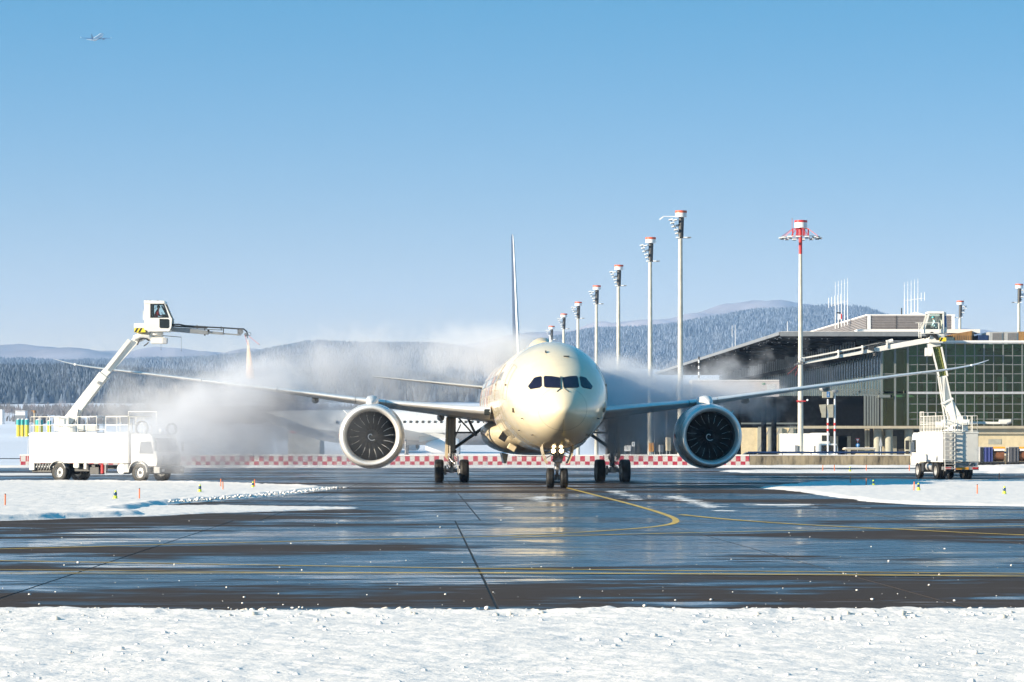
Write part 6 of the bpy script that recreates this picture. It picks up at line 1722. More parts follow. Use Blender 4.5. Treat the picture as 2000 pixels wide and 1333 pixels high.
# twin sign posts
def post(px, d, topy, label):
    x = (px-CX)*d/F; t = empty('sign_post', (x, d, 0), 0, label, 'sign post'); zt = CAMH+(HY-topy)*d/F
    def Z(py): return CAMH+(HY-py)*d/F
    q = MB(); q.cyl((0, 0, 0), (0, 0, Z(843)), .10, n=12); q.cyl((0, 0, Z(837.8)), (0, 0, Z(831.7)), .10, n=12); q.cyl((0, 0, Z(826)), (0, 0, zt), .10, n=12); q.build('pole', M['white2'], t)
    for a, b in ((843, 837.8), (831.7, 826)):
        q = MB(); q.cyl((0, 0, Z(a)+.002), (0, 0, Z(b)-.002), .115, n=12); q.build('red_band', M['red'], t)
    return t, Z
t, Z = post(1617, 322, 780, 'white post with two red bands and two tilted grey panels')
for dx in (-.60, .22):
    q = MB(); q.prism([(dx-.38, Z(791)), (dx+.38, Z(790)), (dx+.36, Z(816)), (dx-.12, Z(816)), (dx-.12, Z(809)), (dx-.2, Z(806))], -.22, -.12, 'Y'); q.build('grey_panel', M['column'], t, bevel=.02)
q = MB(); q.box((-.05, -.1, Z(771)), (1.15, .3, .75)); q.build('sign_box', M['column'], t, bevel=.02)
q = MB(); q.box((.0, -.26, Z(771)), (.32, .02, .62)); sg_ = q.build('blue_sign', mat('sign_blue', (.03, .16, .42), .4), t)
def text(body, size, loc, m_, parent, name='lettering', rot=(R(90), 0, 0), ext=.004, align='CENTER'):
    cu = bpy.data.curves.new(name, 'FONT'); cu.body = body; cu.size = size; cu.extrude = ext; cu.align_x = align; cu.align_y = 'CENTER'
    cu.materials.append(m_); o = bpy.data.objects.new(name, cu); COL.objects.link(o); o.parent = parent; o.location = loc; o.rotation_euler = rot
    dg = bpy.context.evaluated_depsgraph_get(); me = bpy.data.meshes.new_from_object(o.evaluated_get(dg)); n_ = o.name
    bpy.data.objects.remove(o); o = bpy.data.objects.new(name, me); COL.objects.link(o); o.parent = parent; o.location = loc; o.rotation_euler = rot
    return o
text('i', .62, (.0, -.285, Z(771)), M['white2'], sg_)
t, Z = post(1630.5, 322, 768, 'white post with two red bands carrying a round domed lamp')
q = MB(); q.lathe([(.01, .16), (.3, .14), (.42, 0), (.3, -.14), (.01, -.16)], (0, 0, Z(765)), 'Z', 20); q.build('lamp_dome', M['grey'], t, smooth=True)
q = MB()
for k in range(3): q.box((-.14, -.05, Z(796+k*8)), (.12, .12, .14))
q.build('clips', M['grey'], t)
# give way sign with the blue arrow disc below
d = 345.0; t = empty('give_way_sign', ((1675-CX)*d/F, d, 0), 0, 'red bordered give way triangle above a round blue sign', 'road sign')
def Zs(py): return CAMH+(HY-py)*d/F
q = MB(); q.cyl((0, 0, 0), (0, 0, Zs(856)), .04, n=8); q.build('pole', M['grey'], t)
q = MB(); q.prism([(-.25, Zs(856.5)), (.25, Zs(856.5)), (0, Zs(865.5))], -.06, -.045, 'Y'); tri = q.build('triangle', M['red'], t)
q = MB(); q.prism([(-.16, Zs(857.8)), (.16, Zs(857.8)), (0, Zs(863))], -.07, -.061, 'Y'); q.build('triangle_face', M['white2'], tri)
q = MB(); q.cyl((0, -.06, Zs(870)), (0, -.045, Zs(870)), .22, n=20); bd = q.build('disc', mat('sign_blue2', (.03, .20, .50), .4), t)
q = MB(); q.prism([(-.10, Zs(869.5)), (.10, Zs(869.5)), (0, Zs(867.5))], -.07, -.061, 'Y'); q.bx(-.03, .03, -.07, -.061, Zs(872.6), Zs(869.5)); q.build('arrow', M['white2'], bd)
t = empty('lamp_bollard', ((1720-CX)*340/F, 340, 0), 0, 'slim white post with a small arrow shaped lamp before the dark ground floor', 'post')
q = MB(); q.cyl((0, 0, 0), (0, 0, 2.1), .04, n=8); q.build('pole', M['white2'], t)
q = MB(); q.prism([(-.2, 2.3), (0, 3.2), (.2, 2.3), (.12, 2.1), (-.12, 2.1)], -.04, .04, 'Y'); q.build('lamp_head', M['grey_light'], t)
# green number sign on the pale gantry box
gb = empty('gantry_house', ((1440-CX)*335/F, 338, 0), 0, 'pale flat roofed gate house behind the right wing, small green sign on it', 'gate house')
def Zg(py): return CAMH+(HY-py)*338/F
sg2 = 338/F
q = MB(); q.bx((1356-1440)*sg2, (1526-1440)*sg2, 0, 6, Zg(775), Zg(744)); gw = q.build('wall', mat('pale_pink_grey_wall', (.42, .39, .39), .7, var=.06), gb)
q = MB(); q.bx((1356-1440)*sg2, (1526-1440)*sg2, -.1, 6.1, Zg(744)+.003, Zg(742.5)); q.build('roof', M['snow_cap'], gb)
q = MB(); q.bx((1502-1440)*sg2, (1518-1440)*sg2, -.04, -.003, Zg(766), Zg(751)); q.build('door', M['grey_light'], gw)
q = MB(); q.bx((1492-1440)*sg2, (1498-1440)*sg2, -.04, -.003, Zg(752), Zg(748)); s_ = q.build('green_sign', mat('sign_green', (.02, .18, .07), .5), gw)
text('E1', .26, ((1495-1440)*sg2, -.06, Zg(750)), M['white2'], s_)
for px in (1362, 1400, 1450, 1500, 1520):
    q = MB(); q.cyl(((px-1440)*sg2, 3, 0), ((px-1440)*sg2, 3, Zg(775)), .3, n=10); q.build('column', M['void'], gb)
q = MB(); q.bx((1330-1440)*sg2, (1356-1440)*sg2, 2, 6, Zg(775), Zg(751)); q.build('lower_wing', M['slabc'], gb)
t = empty('striped_pole', ((1365-CX)*345/F, 345, 0), 0, 'slim black and white striped pole before the dark roof', 'pole')
for k in range(8):
    z0 = CAMH+(HY-(745-k*6))*345/F; q = MB(); q.cyl((0, 0, z0), (0, 0, z0+.355), .10, n=8); q.build('band', M['black'] if k % 2 else M['white2'], t)
q = MB(); q.cyl((0, 0, 0), (0, 0, CAMH+(HY-745)*345/F), .09, n=8); q.build('foot', M['white2'], t)
t = empty('small_board', ((1278.5-CX)*345/F, 345, 0), 0, 'small white upright board at the left end of the dark roof', 'board')
q = MB(); q.box((0, 0, CAMH+(HY-741)*345/F), (.35, .1, .75)); q.build('panel', M['white2'], t)
q = MB(); q.cyl((0, 0, 0), (0, 0, CAMH+(HY-746)*345/F), .05, n=8); q.build('pole', M['grey'], t)

# ================================================================== VEHICLES BEHIND THE WALL
def wheel_simple(x, y, r, w, parent):
    q = MB(); q.lathe([(.01, -w/2), (r*.55, -w/2), (r*.6, -w/2-.01), (r*.95, -w/2), (r, -w*.3), (r, w*.3), (r*.95, w/2), (r*.6, w/2+.01), (r*.55, w/2), (.01, w/2)], (x, 0, 0), 'Y', 20)
    q.v = [(v[0], v[1]+y, v[2]+r) for v in q.v]; return q.build('wheel', M['rubber'], parent, smooth=35)
d = 333.0
def VX(px): return (px-CX)*d/F
def VZ(py): return CAMH+(HY-py)*d/F
t = empty('box_truck', (VX(1552), d, 0), 0, 'plain white box truck parked behind the wall at the foot of the red mast', 'truck')
q = MB(); q.bx(VX(1526)-VX(1552), VX(1600)-VX(1552), 0, 2.4, .9, VZ(847)); q.build('cargo_box', M['white'], t, bevel=.04)
q = MB(); q.bx(VX(1600)-VX(1552)+.02, VX(1606)-VX(1552), .1, 2.3, .6, VZ(850)); q.build('cab_back', M['grey_light'], t)
for x in (-.9, 1.8): wheel_simple(x, .3, .5, .3, t); wheel_simple(x, 2.1, .5, .3, t)
t = empty('catering_truck', (VX(1610), d-4, 0), 0, 'white high lift truck facing the wall, dark windscreen low in front', 'truck')
x0, x1 = VX(1586)-VX(1610), VX(1627)-VX(1610)
q = MB(); q.bx(x0-.0, x1-.7, 1.2, 6, 1.0, VZ(846)); q.build('lift_body', M['white'], t, bevel=.04)
q = MB(); q.bx(VX(1600)-VX(1610), VX(1616)-VX(1610), 1.15, 1.197, VZ(862), VZ(851)); q.build('body_window', M['glass_dark'], t)
q = MB(); q.prism([(x0, .5), (x1, .5), (x1, VZ(873)), (x1-.15, VZ(867)), (x0+.15, VZ(867)), (x0, VZ(873))], -.8, 1.1, 'Y'); cb = q.build('cab', M['white'], t, bevel=.05)
q = MB(); q.bx(x0+.55, x1-.1, -.83, -.803, VZ(883.5), VZ(870)); q.build('windscreen', M['glass_dark'], cb)
q = MB(); q.bx(x0-.22, x0-.08, -.7, -.6, VZ(883), VZ(871)); q.build('mirror', M['black'], cb)
wheel_simple(x0+.3, .2, .5, .3, t); wheel_simple(x1-.3, .2, .5, .3, t)
def car(px, d, label, col, name='parked_car', rz=0.0, L=4.3):
    t = empty(name, ((px-CX)*d/F, d, 0), rz, label, 'car')
    q = MB(); W2 = .88
    rings = []
    for y, s_ in ((-W2, .96), (-W2*.8, 1), (W2*.8, 1), (W2, .96)):
        rings.append([(x*s_, y, z) for x, z in ((-L/2, .35), (L/2, .35), (L/2, .7), (L*.32, .9), (-L*.48, .95), (-L/2, .75))])
    q.loft(rings, True, True)
    rings = []
    for y, s_ in ((-W2*.86, 1), (W2*.86, 1)): rings.append([(x, y, z) for x, z in ((L*.30, .9), (L*.12, 1.42), (-L*.30, 1.45), (-L*.46, .94))])
    q.loft(rings, True, True); b = q.build('body', col, t, smooth=40, bevel=.05)
    q = MB(); q.prism([(L*.25, .95), (L*.11, 1.36), (-L*.28, 1.38), (-L*.40, .98)], -W2*.87, -W2*.868, 'Y'); q.prism([(L*.25, .95), (L*.11, 1.36), (-L*.28, 1.38), (-L*.40, .98)], W2*.868, W2*.87, 'Y'); q.build('windows', M['glass_dark'], b)
    for x in (-L*.31, L*.31):
        for y in (-.78, .78): wheel_simple(x, y, .32, .2, t)
    return t
car(1505, 336, 'dark car behind the wall left of the white box truck', mat('car_dark', (.03, .035, .04), .3, coat=.6))
car(1478, 340, 'blue grey car half hidden by the right engine', mat('car_blue', (.06, .09, .13), .3, coat=.6))
# low loader cart and grey shelter
t = empty('low_shelter', ((1680-CX)*341/F, 341, 0), 0, 'low flat shelter roof with pale front below the give way sign', 'shelter')
k = 341/F
q = MB(); q.bx(-30*k, 30*k, 0, 2.5, CAMH+(HY-879)*k, CAMH+(HY-876)*k); q.build('roof', M['slabc'], t)
q = MB(); q.bx(-28*k, 28*k, -.05, 2.5, CAMH+(HY-876)*k+.003, CAMH+(HY-876)*k+.08); q.build('roof_snow', M['snow_cap'], t)
q = MB(); q.prism([(-26*k, .3), (28*k, .3), (28*k, CAMH+(HY-880)*k), (0, CAMH+(HY-880)*k)], .4, .6, 'Y'); q.build('front_panel', M['lit_wall'], t)
q = MB()
for x in (-28, 28): q.bx(x*k-.06, x*k+.06, .2, .3, 0, CAMH+(HY-879)*k)
q.build('leg', M['grey'], t)
# stone wall lit behind the parked cars; its slanting shadows are built as grey bars
t = empty('lit_stone_wall', ((1505-CX)*352/F, 352, 0), 0, 'sunlit sand coloured wall under the terminal overhang behind the cars', 'wall')
k = 352/F
q = MB(); q.bx(-60*k, 50*k, 0, .4, 0, CAMH+(HY-836)*k); q.build('wall_body', M['lit_wall'], t)
for x in (-22, -2, 18, 40):
    q = MB(); q.bx(x*k-.25, x*k+.25, -.3, 0, 0, CAMH+(HY-836)*k); q.build('pier', M['column'], t)
q = MB()
for x in (-40, -20, 0, 20): q.bar((x*k, -1.6, 0), (x*k+2.2, -1.6, CAMH+(HY-838)*k), .12, .12)
q.build('shadow_bars', M['grey'], t)
# objects under the right wing, far behind in the mist
d = 345
for i, (px, py, w, h, mm, nm, lb) in enumerate([(1226, 876, 13, 11, 'white2', 'notice_board', 'white two leaf notice board under the right wing'), (1237, 868, 6, 9, 'lamp_w', 'notice_board', 'small pale panel leaning behind the white notice board'), (1272, 874, 9, 17, 'orange2', 'mast_base_box', 'orange brown cabinet at the foot of the second mast'), (1305, 868, 9, 26, 'slabc', 'mast_base_box', 'tall sunlit concrete block left of the right engine'), (1291, 876, 8, 14, 'grey', 'mast_base_box', 'dull grey cabinet between the brown cabinet and the tall block')]):
    t = empty(nm, ((px-CX)*d/F, d, 0), R(8*i-10), lb, 'cabinet' if 'box' in nm else 'board')
    ww = w*d/F; zb = CAMH+(HY-py-h/2)*d/F; zt = CAMH+(HY-py+h/2)*d/F
    q = MB(); q.bx(-ww/2, ww/2, -.2, .2, max(zb, .1), zt); q.build('panel', M[mm], t, bevel=.03)
    q = MB(); q.bx(-ww/2+.05, -ww/2+.12, -.1, .1, 0, max(zb, .15)); q.bx(ww/2-.12, ww/2-.05, -.1, .1, 0, max(zb, .15)); q.build('feet', M['grey'], t)
    q = MB(); q.bx(-.015, .015, -.215, -.2, max(zb, .15)+.1, zt-.1); q.build('joint', M['dark'], t)

# baggage carts at the right border
d = 296.0; k = d/F
def cart(px0, px1, m_, label, roll):
    x0, x1 = (px0-CX)*k, (px1-CX)*k; t = empty('baggage_cart', ((x0+x1)/2, d, 0), 0, label, 'baggage cart', 'baggage carts standing in a train at the right')
    w = (x1-x0)/2; zt = CAMH+(HY-873)*k; zb = CAMH+(HY-902)*k
    q = MB(); q.bx(-w, w, 0, 1.5, zb-.12, zb); q.bx(-w*.9, w*.9, .3, 1.2, .35, zb-.12); q.build('cart_floor', M['dark'], t)
    for sx in (-.7, .7):
        for y in (.15, 1.35): wheel_simple(sx*w, y, .24, .15, t)
    if roll:
        q = MB()
        q.lathe([(.01, -w*.92), (.62, -w*.92), (.62, w*.92), (.01, w*.92)], (0, .75, zb+.66), 'X', 24); q.build('brown_drum', mat('brown_barrel_'+str(px0), (.20, .075, .03), .6, var=.3, dirt=(.05, .03, .02), dirt_amt=.6), t, smooth=50)
        q = MB(); q.bx(-w, w, -.05, 1.5, zt-.18, zt); q.build('roof', M['orange2'], t)
        q = MB(); q.bx(-w*.9, w*.9, .0, .05, zt-.42, zt-.18); q.build('roof_board', M['white2'], t)
    else:
        q = MB(); rings = []
        for i in range(25):
            x = -w*.92+w*1.84*i/24; y = .02*math.sin(i*1.9)+.03*math.sin(i*.7); rings.append([(x, y, zb), (x, y-.02, zt-.05)])
        q.loft(rings, False); q.build('curtain', m_, t, smooth=True)
        q = MB(); q.bx(-w, w, .05, 1.5, zt-.04, zt); q.bx(-w, -w+.05, .05, 1.5, zb, zt-.05); q.bx(w-.05, w, .05, 1.5, zb, zt-.05); q.build('frame', M['grey_light'], t)
    return t
M['curtain_b'] = mat('blue_curtain', (.015, .03, .16), .7, var=.2); M['curtain_g'] = mat('grey_curtain', (.05, .055, .07), .7, var=.2)
cart(1914, 1920, M['curtain_g'], 'narrow grey end of a baggage cart touching the white truck', False)
cart(1921, 1939.5, M['curtain_b'], 'baggage cart closed with a bright blue curtain', False)
cart(1940.5, 1963, None, 'open baggage cart holding a brown drum beside the blue curtain', True)
cart(1970, 1990, M['curtain_g'], 'baggage cart closed with a dark grey curtain', False)
cart(1991, 2012, None, 'open baggage cart with a brown drum, cut by the right border', True)

# ================================================================== LEFT BACKGROUND
def tank(px0, px1, d, label, y0=820, y1=851):
    k = d/F; t = empty('storage_tank', (((px0+px1)/2-CX)*k, d, CAMH+(HY-853)*k), 0, label, 'tank', 'yellow and teal tanks on the snowy field')
    r = (px1-px0)/2*k; zt = (853-y0)*k; zm = (853-830.5)*k
    q = MB(); q.cyl((0, 0, 0), (0, 0, zm), r, n=24); q.build('yellow_shell', M['tank_y'], t, smooth=40)
    q = MB(); q.cyl((0, 0, zm+.005), (0, 0, zt), r, n=24); q.build('teal_shell', M['tank_t'], t, smooth=40)
    q = MB(); q.lathe([(r*.98, zt+.005), (r*.5, zt+.25), (.01, zt+.35)], (0, 0, 0), 'Z', 20); q.build('snow_cap', M['snow_cap'], t, smooth=True)
M['tank_y'] = mat('tank_yellow', (.75, .58, .03), .5); M['tank_t'] = mat('tank_teal', (.02, .33, .32), .5)
tank(32, 40.5, 800, 'leftmost yellow and teal tank of the three'); tank(40.8, 47.8, 802, 'middle yellow and teal tank of the three'); tank(48.5, 57, 800, 'right yellow and teal tank, nearest the truck railing')
tank(68, 84, 810, 'broad teal tank seen through the left truck railing', 821); tank(92, 100, 815, 'narrow teal tank seen behind the boom foot', 823)
t = empty('flat_hut', ((39-CX)*1000/F, 1000, 2.0), 0, 'small white flat hut on the snowy field at far left', 'hut')
k = 1000/F
q = MB(); q.bx(-9*k, 10*k, 0, 5, CAMH+(HY-830)*k-2, CAMH+(HY-803.5)*k-2); q.build('wall', M['white2'], t)
q = MB(); q.bx(-9.4*k, 10.4*k, -.3, 5.3, CAMH+(HY-803.5)*k-1.99, CAMH+(HY-802.5)*k-2); q.build('roof', M['snow_cap'], t)
q = MB(); q.bx(-9.2*k, 10.2*k, -.1, -.02, CAMH+(HY-830)*k-2, CAMH+(HY-811.5)*k-2); q.build('dark_base', M['grey'], t)
t = empty('flat_hut', ((-6-CX)*1000/F, 1002, 2.0), 0, 'pale hut cut by the left border', 'hut')
q = MB(); q.bx(-6*k, 8*k, 0, 5, CAMH+(HY-840)*k-2, CAMH+(HY-800)*k-2); q.build('wall', M['white2'], t)
t = empty('field_lamp', ((67.5-CX)*700/F, 700, 0), 0, 'brown capped lamp post standing on the snowy field at left', 'lamp post'); k = 700/F
q = MB(); q.cyl((0, 0, 0), (0, 0, CAMH+(HY-806)*k), .28, .2, 10); q.build('pole', M['slabc'], t)
q = MB(); q.cyl((0, 0, CAMH+(HY-807)*k), (0, 0, CAMH+(HY-802)*k), .35, n=12); q.box((-.5, 0, CAMH+(HY-803)*k), (.6, .3, .2)); q.build('lamp_head', M['copper'], t)
t = empty('red_shuttle', ((592-CX)*480/F, 480, 0), R(-12), 'red shuttle with white trim, dim behind the steam', 'bus'); k = 480/F
q = MB(); q.prism([(-28*k, CAMH+(HY-846)*k), (28*k, CAMH+(HY-846)*k), (20*k, CAMH+(HY-829)*k), (-16*k, CAMH+(HY-829)*k)], 0, 2.6, 'Y'); q.build('body', M['red'], t, bevel=.05)
q = MB(); q.bx(-30*k, 34*k, -.1, 2.7, .5, CAMH+(HY-847)*k); q.build('lower_body', M['grey'], t)
q = MB(); q.bx(-1*k, 1*k, -.04, -.01, CAMH+(HY-846)*k, CAMH+(HY-829)*k); q.bx(-1*k, 22*k, -.045, -.012, CAMH+(HY-846)*k, CAMH+(HY-844)*k); q.build('white_trim', M['white2'], t)
for x in (-20*k, 22*k): wheel_simple(x, .2, .5, .3, t); wheel_simple(x, 2.3, .5, .3, t)
# dark pond-like lot and low ridge at far left
q = MB(); a = G(-200, 888.5); b = G(60, 888.5); q.add([(-110, 560, -.2), (-60, 560, -.2), (-58, 700, 1.9), (-125, 700, 1.9)], [(0, 1, 2, 3)])
# ================================================================== EDGE MARKERS AND LAMPS
def proto_marker():
    t = empty('edge_marker', (0, 0, 0), 0, None, 'marker post', 'orange marker posts along the snowy edges')
    q = MB(); q.cyl((0, 0, 0), (0, 0, .42), .026, n=10); q.build('stake', M['orange'], t, smooth=40)
    q = MB(); q.cyl((0, 0, .42), (0, 0, .455), .028, n=10); q.build('cap', M['dark'], t)
    return t
def proto_lamp():
    t = empty('edge_lamp', (0, 0, 0), 0, None, 'taxiway lamp', 'small yellow green lamps along the snowy edges')
    q = MB(); q.lathe([(.075, 0), (.085, .03), (.075, .11), (.05, .14)], (0, 0, 0), 'Z', 18, True); q.build('base', M['lime'], t, smooth=40)
    q = MB(); q.lathe([(.055, .14), (.062, .17), (.06, .25), (.045, .27)], (0, 0, 0), 'Z', 18, True); q.build('lens', mat('lamp_blue_lens', (.02, .06, .12), .1, coat=.8), t, smooth=40)
    q = MB(); q.lathe([(.042, .27), (.04, .31), (.015, .34)], (0, 0, 0), 'Z', 14, True); q.build('cap', M['lime'], t, smooth=40)
    return t
pm, plm = proto_marker(), proto_lamp(); first = [True, True]
def put(px, py, kind, label, z=.09, k=1.0):
    i = 0 if kind == 'm' else 1
    src = (pm, plm)[i]
    t = src if first[i] else copy_tree(src)
    first[i] = False
    x, y = G(px, py); t.location = (x, y, z-.03); t.rotation_euler = (R(rng.uniform(-2, 2)), R(rng.uniform(-3, 3)), rng.rand()*3); t.scale = (k, k, k); t['label'] = label
put(10, 993, 'm', 'orange stake nearest the left border on the left snow island')
put(272, 979, 'm', 'orange stake right of the leftmost yellow lamp')
put(431, 954, 'm', 'rear stake of the close pair on the left island')
put(435.5, 961, 'm', 'front stake of the close pair on the left island')
put(497, 955, 'm', 'orange stake with a yellow lamp right beside it')
put(225, 979, 'l', 'yellow lamp between the two nearest stakes on the left island', k=1.1)
put(390, 965, 'l', 'yellow lamp just left of the close pair of stakes', k=1.1)
put(494, 956, 'l', 'yellow lamp touching the farthest stake of the left island')
put(1661, 947, 'm', 'leftmost stake of the right snow island', .05); put(1691.5, 951, 'm', 'stake just left of the lamp under the road signs', .05)
put(1785, 961, 'm', 'stake left of the lamp below the right truck'); put(1908.5, 969, 'm', 'largest stake of the right island, below the truck ladder')
put(1951, 939, 'm', 'stake right of the right truck', .05)
put(1706, 951, 'l', 'yellow lamp at the left tip of the right snow island', .06); put(1794, 961, 'l', 'yellow lamp below the front wheel of the right truck', k=1.1); put(1961.5, 969, 'l', 'yellow lamp nearest the right border', k=1.1)
for px, lb in ((1607, 'left stake of the far pair before the concrete wall'), (1630, 'right stake of the far pair before the concrete wall'), (1692, 'far stake right of the far lamp'), (1776, 'far stake just left of the right truck')): put(px, 923, 'm', lb, .1, 1.25)
put(1660, 924, 'l', 'small far lamp between the far stakes', .1, 1.3)
# ================================================================== AIR: HAZE AND STEAM
def vol_mat(name, dens, col, aniso=0.0, attr=None):
    m = bpy.data.materials.new(name); m.use_nodes = True; N = m.node_tree.nodes; L = m.node_tree.links
    N.remove(N['Principled BSDF'])
    v = N.new('ShaderNodeVolumePrincipled'); v.inputs['Color'].default_value = (*col, 1); v.inputs['Density'].default_value = dens; v.inputs['Anisotropy'].default_value = aniso
    if attr is None: v.inputs['Density Attribute'].default_value = ''
    else: v.inputs['Density Attribute'].default_value = attr
    L.new(v.outputs[0], N['Material Output'].inputs['Volume'])
    return m
hz = MB(); hz.bx(-4200, 4200, -150, 10400, -1.4, 540)
tag(hz.build('haze', vol_mat('haze_air', HAZE, (.42, .65, 1.0), 0.0)), 'thin blue winter haze filling the air', kind='stuff')

def steam(name, lo, hi, res, puffs, gain, noise_amt, thr, scale, label, seed=0.0, dens=1.0, col=(.80, .825, .88), aniso=0.0, detail=8.0, stretch=(1, 1, 1)):
    """a volume grid: soft puffs torn apart by noise. puffs: (x, y, z, rx, ry, rz, amount)"""
    me = bpy.data.meshes.new(name); me.from_pydata([lo, hi], [], [])
    o = bpy.data.objects.new(name, me); COL.objects.link(o); tag(o, label, kind='stuff')
    gt = bpy.data.node_groups.new(name+'_nodes', 'GeometryNodeTree')
    gt.interface.new_socket('Geometry', in_out='INPUT', socket_type='NodeSocketGeometry'); gt.interface.new_socket('Geometry', in_out='OUTPUT', socket_type='NodeSocketGeometry')
    N = gt.nodes; L = gt.links; go = N.new('NodeGroupOutput'); N.new('NodeGroupInput')
    vc = N.new('GeometryNodeVolumeCube')
    vc.inputs['Min'].default_value = lo; vc.inputs['Max'].default_value = hi
    for n_, r_ in zip(('Resolution X', 'Resolution Y', 'Resolution Z'), res): vc.inputs[n_].default_value = r_
    pos = N.new('GeometryNodeInputPosition').outputs[0]
    # domain warp
    wn_ = N.new('ShaderNodeTexNoise'); wn_.inputs['Scale'].default_value = scale*.8; wn_.inputs['Detail'].default_value = 4
    L.new(pos, wn_.inputs['Vector'])
    wv = N.new('ShaderNodeVectorMath'); wv.operation = 'SUBTRACT'; L.new(wn_.outputs['Color'], wv.inputs[0]); wv.inputs[1].default_value = (.5, .5, .5)
    ws = N.new('ShaderNodeVectorMath'); ws.operation = 'MULTIPLY_ADD'; L.new(wv.outputs[0], ws.inputs[0]); ws.inputs[1].default_value = (2.2, 2.2, 2.2); L.new(pos, ws.inputs[2])
    wp = ws.outputs[0]
    acc = None
    for (x, y, z, rx, ry, rz, a) in puffs:
        s1 = N.new('ShaderNodeVectorMath'); s1.operation = 'SUBTRACT'; L.new(wp, s1.inputs[0]); s1.inputs[1].default_value = (x, y, z)
        s2 = N.new('ShaderNodeVectorMath'); s2.operation = 'MULTIPLY'; L.new(s1.outputs[0], s2.inputs[0]); s2.inputs[1].default_value = (1/rx, 1/ry, 1/rz)
        dt = N.new('ShaderNodeVectorMath'); dt.operation = 'DOT_PRODUCT'; L.new(s2.outputs[0], dt.inputs[0]); L.new(s2.outputs[0], dt.inputs[1])
        ng_ = N.new('ShaderNodeMath'); ng_.operation = 'MULTIPLY'; L.new(dt.outputs['Value'], ng_.inputs[0]); ng_.inputs[1].default_value = -1
        ex = N.new('ShaderNodeMath'); ex.operation = 'EXPONENT'; L.new(ng_.outputs[0], ex.inputs[0])
        ma = N.new('ShaderNodeMath'); ma.operation = 'MULTIPLY_ADD'; L.new(ex.outputs[0], ma.inputs[0]); ma.inputs[1].default_value = a
        if acc is None: ma.inputs[2].default_value = 0
        else: L.new(acc, ma.inputs[2])
        acc = ma.outputs[0]
    mp = N.new('ShaderNodeVectorMath'); mp.operation = 'MULTIPLY'; L.new(wp, mp.inputs[0]); mp.inputs[1].default_value = stretch
    nz = N.new('ShaderNodeTexNoise'); nz.noise_dimensions = '4D'; nz.inputs['W'].default_value = seed; nz.inputs['Scale'].default_value = scale; nz.inputs['Detail'].default_value = detail; nz.inputs['Roughness'].default_value = .6
    L.new(mp.outputs[0], nz.inputs['Vector'])
    c1 = N.new('ShaderNodeMath'); c1.operation = 'MULTIPLY_ADD'; L.new(nz.outputs[0], c1.inputs[0]); c1.inputs[1].default_value = noise_amt; c1.inputs[2].default_value = -noise_amt*.5-thr
    e1 = N.new('ShaderNodeMath'); e1.operation = 'MULTIPLY'; L.new(acc, e1.inputs[0]); e1.inputs[1].default_value = -1.3
    e2 = N.new('ShaderNodeMath'); e2.operation = 'EXPONENT'; L.new(e1.outputs[0], e2.inputs[0])
    e3 = N.new('ShaderNodeMath'); e3.operation = 'SUBTRACT'; e3.inputs[0].default_value = 1; L.new(e2.outputs[0], e3.inputs[1]); acc = e3.outputs[0]
    c2 = N.new('ShaderNodeMath'); c2.operation = 'ADD'; L.new(acc, c2.inputs[0]); L.new(c1.outputs[0], c2.inputs[1])
    c3 = N.new('ShaderNodeMath'); c3.operation = 'MULTIPLY'; c3.use_clamp = False; L.new(c2.outputs[0], c3.inputs[0]); c3.inputs[1].default_value = gain
    c4 = N.new('ShaderNodeMath'); c4.operation = 'MAXIMUM'; L.new(c3.outputs[0], c4.inputs[0]); c4.inputs[1].default_value = 0
    # fade to nothing at the walls of the grid
    sp = N.new('ShaderNodeSeparateXYZ'); L.new(pos, sp.inputs[0]); f = c4.outputs[0]
    for i, ax in enumerate('XYZ'):
        for side_, e in ((lo[i], 1), (hi[i], -1)):
            if ax == 'Z' and e == 1: continue
            r_ = N.new('ShaderNodeMapRange'); r_.inputs[1].default_value = side_; r_.inputs[2].default_value = side_+e*1.2; r_.inputs[3].default_value = 0; r_.inputs[4].default_value = 1
            L.new(sp.outputs[ax], r_.inputs[0]); mm = N.new('ShaderNodeMath'); mm.operation = 'MULTIPLY'; L.new(f, mm.inputs[0]); L.new(r_.outputs[0], mm.inputs[1]); f = mm.outputs[0]
    L.new(f, vc.inputs['Density'])
    sm = N.new('GeometryNodeSetMaterial'); sm.inputs['Material'].default_value = vol_mat(name+'_vapour', dens, col, aniso, 'density')
    L.new(vc.outputs[0], sm.inputs[0]); L.new(sm.outputs[0], go.inputs[0])
    md = o.modifiers.new('vapour', 'NODES'); md.node_group = gt
    return o
def puff(px, py, d, rx, ry, rz, a): 
    p = P(px, py, d); return (p.x, p.y, p.z, rx, ry, rz, a)
